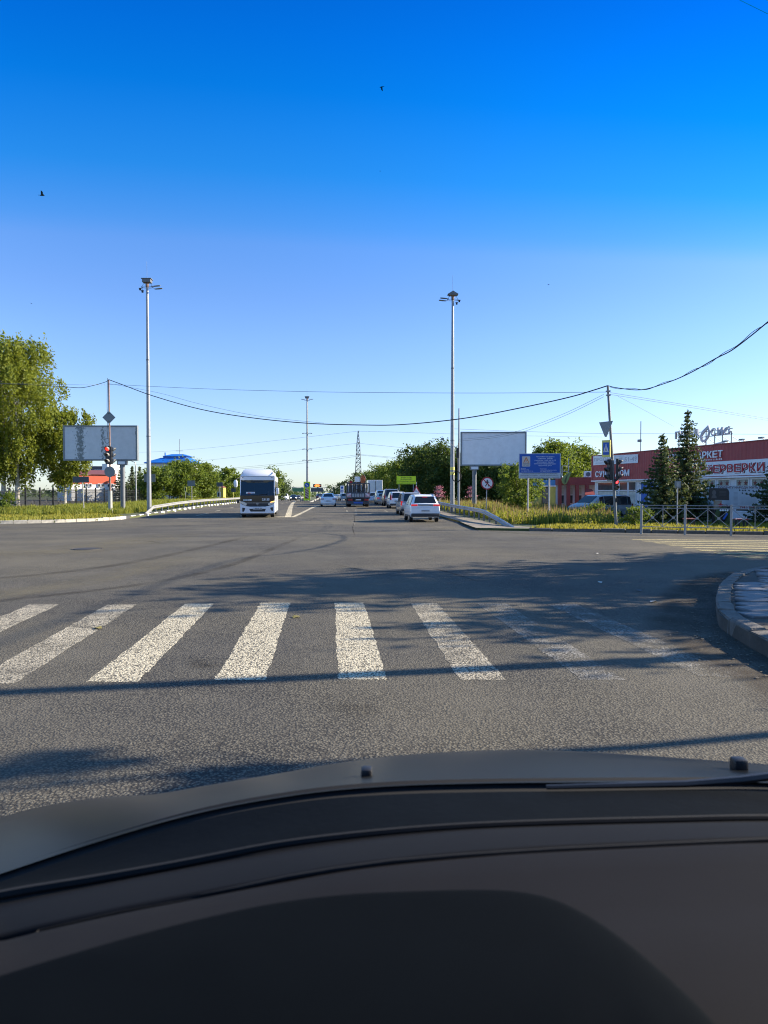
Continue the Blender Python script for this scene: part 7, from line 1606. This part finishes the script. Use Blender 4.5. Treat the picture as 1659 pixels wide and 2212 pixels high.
# left: red and white building, office block, blue-roofed building, yellow kiosk
MT['red_wall'] = mat('red_metal_wall', (0.55, 0.10, 0.045), .6, var=.08, scale=1); MT['white_wall'] = mat('white_wall', (0.74, 0.74, 0.72), .7, var=.05, scale=1); MT['brown_wall'] = mat('brown_wall', (0.11, 0.09, 0.10), .7, var=.15); MT['blue_roof'] = mat('blue_metal_roof', (0.015, 0.14, 0.50), .35, var=.12, scale=.5); MT['yellow_wall'] = mat('yellow_wall', (0.50, 0.36, 0.08), .7, var=.1); MT['red_roof'] = mat('dull_red_roof', (0.16, 0.05, 0.05), .7, var=.15)
Y = 122; X = lambda u, yy=122: P(u, 1064, yy).x; Zv = lambda v, yy=122: P(0, v, yy).z; z0 = gz(0, Y)+.13
o = thing('depot_building', 'red and white depot building behind the left signal post', 'building', (X(250), Y, z0), math.radians(38)); L = 7.2
MB().box(-L, 0, 0, 9, -.2, Zv(1046)-z0).build('white_wall', MT['white_wall'], o); MB().box(-L-.05, .05, -.08, 9, Zv(1046)-z0+.01, Zv(1026)-z0).build('red_wall', MT['red_wall'], o)
MB().loft([[(-L-.2, -.3, Zv(1026)-z0+.01), (.2, -.3, Zv(1026)-z0+.01), (.2, -.3, Zv(1025)-z0+.05), (-L-.2, -.3, Zv(1025)-z0+.05)], [(-L-.2, 4, Zv(1017)-z0), (.2, 4, Zv(1017)-z0), (.2, 4, Zv(1016)-z0+.1), (-L-.2, 4, Zv(1016)-z0+.1)]]).build('roof', MT['red_roof'], o)
for x in (-3.0, -2.4, -1.4, -.8, -4.4, -5.0): w_ = MB().box(x, x+.45, -.13, -.081, 2.3, 2.9).build('window', MT['white'], o); MB().box(x+.06, x+.39, -.15, -.131, 2.38, 2.82).build('pane', MT['win'], w_)
MB().box(.05, .12, .5, 5.5, .0, 3.4).build('blue_panel', MT['kiosk_blue'], o)
Y2 = 190; z2 = gz(0, Y2); o = thing('office_block', 'brown and white office block behind the depot roof', 'building', (X(228, Y2), Y2, z2)); zt = Zv(1007, Y2)-z2
MB().box(X(196, Y2)-X(228, Y2), X(222, Y2)-X(228, Y2), 0, 12, -.5, zt).build('brown_wall', MT['brown_wall'], o); MB().box(X(222, Y2)-X(228, Y2)+.02, X(234, Y2)-X(228, Y2), -.3, 12, -.5, zt+.6).build('white_tower', MT['white_wall'], o)
for k in range(4): x = X(205, Y2)-X(228, Y2)+k*.55; w_ = MB().box(x, x+.42, -.06, -.002, zt-1.5, zt-.9).build('window', MT['white'], o); MB().box(x+.06, x+.36, -.08, -.062, zt-1.42, zt-.98).build('pane', MT['win'], w_)
Y3 = 175; z3 = gz(0, Y3)+.1; X3 = lambda u: P(u, 1064, Y3).x; xc = X3(364); o = thing('blue_roofed_building', 'pale building with a two-tier bright blue roof behind the maples', 'building', (xc, Y3, z3)); Z3 = lambda v: P(0, v, Y3).z-z3
xl, xr_ = X3(312)-xc, X3(414)-xc
MB().box(xl+.4, xr_-.4, .5, 10, -.3, Z3(1001)).build('wall', MT['wall_pale'], o)
MB().loft([[(xl, -.3, Z3(1001)), (xr_, -.3, Z3(1001)), (xr_, 11, Z3(1001)), (xl, 11, Z3(1001))], [(xl, -.3, Z3(999)), (xr_, -.3, Z3(999)), (xr_, 11, Z3(999)), (xl, 11, Z3(999))], [(X3(343)-xc, 2.0, Z3(988)), (X3(400)-xc, 2.0, Z3(988)), (X3(400)-xc, 8, Z3(988)), (X3(343)-xc, 8, Z3(988))]]).build('lower_roof', MT['blue_roof'], o)
MB().box(X3(347)-xc, X3(398)-xc, 2.2, 7.5, Z3(988)+.005, Z3(984.5)).build('attic_wall', MT['blue_roof'], o)
MB().loft([[(X3(345)-xc, 1.8, Z3(984.5)), (X3(403)-xc, 1.8, Z3(984.5)), (X3(403)-xc, 8, Z3(984.5)), (X3(345)-xc, 8, Z3(984.5))], [(X3(372)-xc-1.2, 4, Z3(979)), (X3(376)-xc+1.2, 4, Z3(979)), (X3(376)-xc+1.2, 6, Z3(979)), (X3(372)-xc-1.2, 6, Z3(979))]]).build('upper_roof', MT['blue_roof'], o)
for k in range(10): x = xl+.8+k*1.05; w_ = MB().box(x, x+.6, .42, .499, Z3(1001)-2.2, Z3(1001)-.8).build('window', MT['white'], o); MB().box(x+.08, x+.52, .39, .418, Z3(1001)-2.1, Z3(1001)-.9).build('pane', MT['win'], w_)
MB().box(X3(348)-xc, X3(350)-xc, 3, 3.3, Z3(986), Z3(976)).build('chimney', MT['blue_roof'], o)
a_ = thing('roof_antenna', 'tall thin antenna on the bright blue roof', 'antenna', (X3(376), Y3+5, z3+Z3(979)-.1)); MB().path([(0,0,0),(0,0,Z3(944)-Z3(979))], .06, 5).build('mast', MT['steel_dark'], a_); MB().box(-.9, .9, -.03, .03, .9, .98).build('cross_bar', MT['steel_dark'], a_)
Y4 = 122; z4 = gz(0, Y4)+.13; X4 = lambda u: P(u, 1064, Y4).x; o = thing('yellow_kiosk', 'small yellow kiosk with a dark red roof beyond the left railings', 'building', (X4(473), Y4, z4)); Z4 = lambda v: P(0, v, Y4).z-z4; w = X4(483)-X4(464)
MB().box(-w/2, w/2, 0, 2, -.2, Z4(1053)).build('wall', MT['yellow_wall'], o); MB().loft([[(-w/2-.1, -.1, Z4(1053)+.005), (w/2+.1, -.1, Z4(1053)+.005), (w/2+.1, 2.1, Z4(1053)+.005), (-w/2-.1, 2.1, Z4(1053)+.005)], [(-w/2+.3, .6, Z4(1049.5)), (w/2-.3, .6, Z4(1049.5)), (w/2-.3, 1.4, Z4(1049.5)), (-w/2+.3, 1.4, Z4(1049.5))]]).build('roof', MT['red_roof'], o); w_ = MB().box(-.3, .3, -.05, -.002, .6, 1.5).build('window', MT['white'], o); MB().box(-.22, .22, -.07, -.052, .68, 1.42).build('pane', MT['win'], w_)
# low far woods closing the horizon
rs = np.random.RandomState(77); V_, n_ = [], 5200
xx = rs.uniform(-1300, 1500, n_); yy = rs.uniform(900, 1150, n_); zz = -4.7 + np.abs(rs.normal(0, 1, n_)) * 4.2 + rs.uniform(0, 3.5, n_)
V, F_ = leaves(np.stack([xx, yy, zz], 1), 3.6, rs); prop(link('far_woods', np_mesh('far_woods', V, F_), MT['leaf_far']), 'low far woods along the horizon', 'woods', kind='stuff')
# litter: fallen leaves and grit along the paved corner's gutter
MT['litter'] = mat('dry_leaf_litter', (0.16, 0.125, 0.08), .9, var=.5, scale=30)
rs = np.random.RandomState(9); idx = rs.randint(6, len(CK)-8, 330); pts = np.array([[CK[i].x - abs(rs.normal(0, .28)) - .05, CK[i].y + rs.normal(0, .15), .015] for i in idx]); V, F_ = leaves(pts, .022, rs, flat=.85); V[:, 2] = np.abs(V[:, 2]-.015)*.4+.010
prop(link('leaf_litter', np_mesh('leaf_litter', V, F_), MT['litter']), 'dry leaves and grit in the gutter of the paved corner', 'leaf litter', kind='stuff')
MT['scrap'] = mat('pale_scrap', (0.55, 0.52, 0.45), .8, var=.2); MT['leaf_fallen'] = mat('fallen_leaf', (0.20, 0.17, 0.05), .8, var=.2)
for i, (u, v, m, lb) in enumerate(((1289, 1196, 'scrap', 'pale scrap of paper on the junction asphalt'), (640, 1333, 'leaf_fallen', 'yellow leaf lying between two crosswalk stripes'), (212, 1357, 'leaf_fallen', 'green leaf lying left on the crosswalk'), (1380, 1276, 'black', 'dark twig lying in the tree shade'), (1296, 1258, 'scrap', 'grey feather-like scrap in the tree shade'), (1412, 1300, 'scrap', 'small pale pebble in the tree shade'))):
    p = G(u, v, .006); r = random.Random(i); MB().add([(-.06,-.02,0),(.02,-.045,.012),(.07,.0,.004),(.0,.04,.022),(-.05,.025,.006),(.0,.0,-.004)], [(0,1,3,4),(1,2,3),(0,5,1),(1,5,2),(2,5,3),(3,5,4),(4,5,0)]).build('litter', MT[m], None, loc=p, rot=(0, 0, r.uniform(0, 6))); prop(bpy.context.scene.objects[-1] if False else COL.objects[-1], lb, 'litter', 'litter on the asphalt')
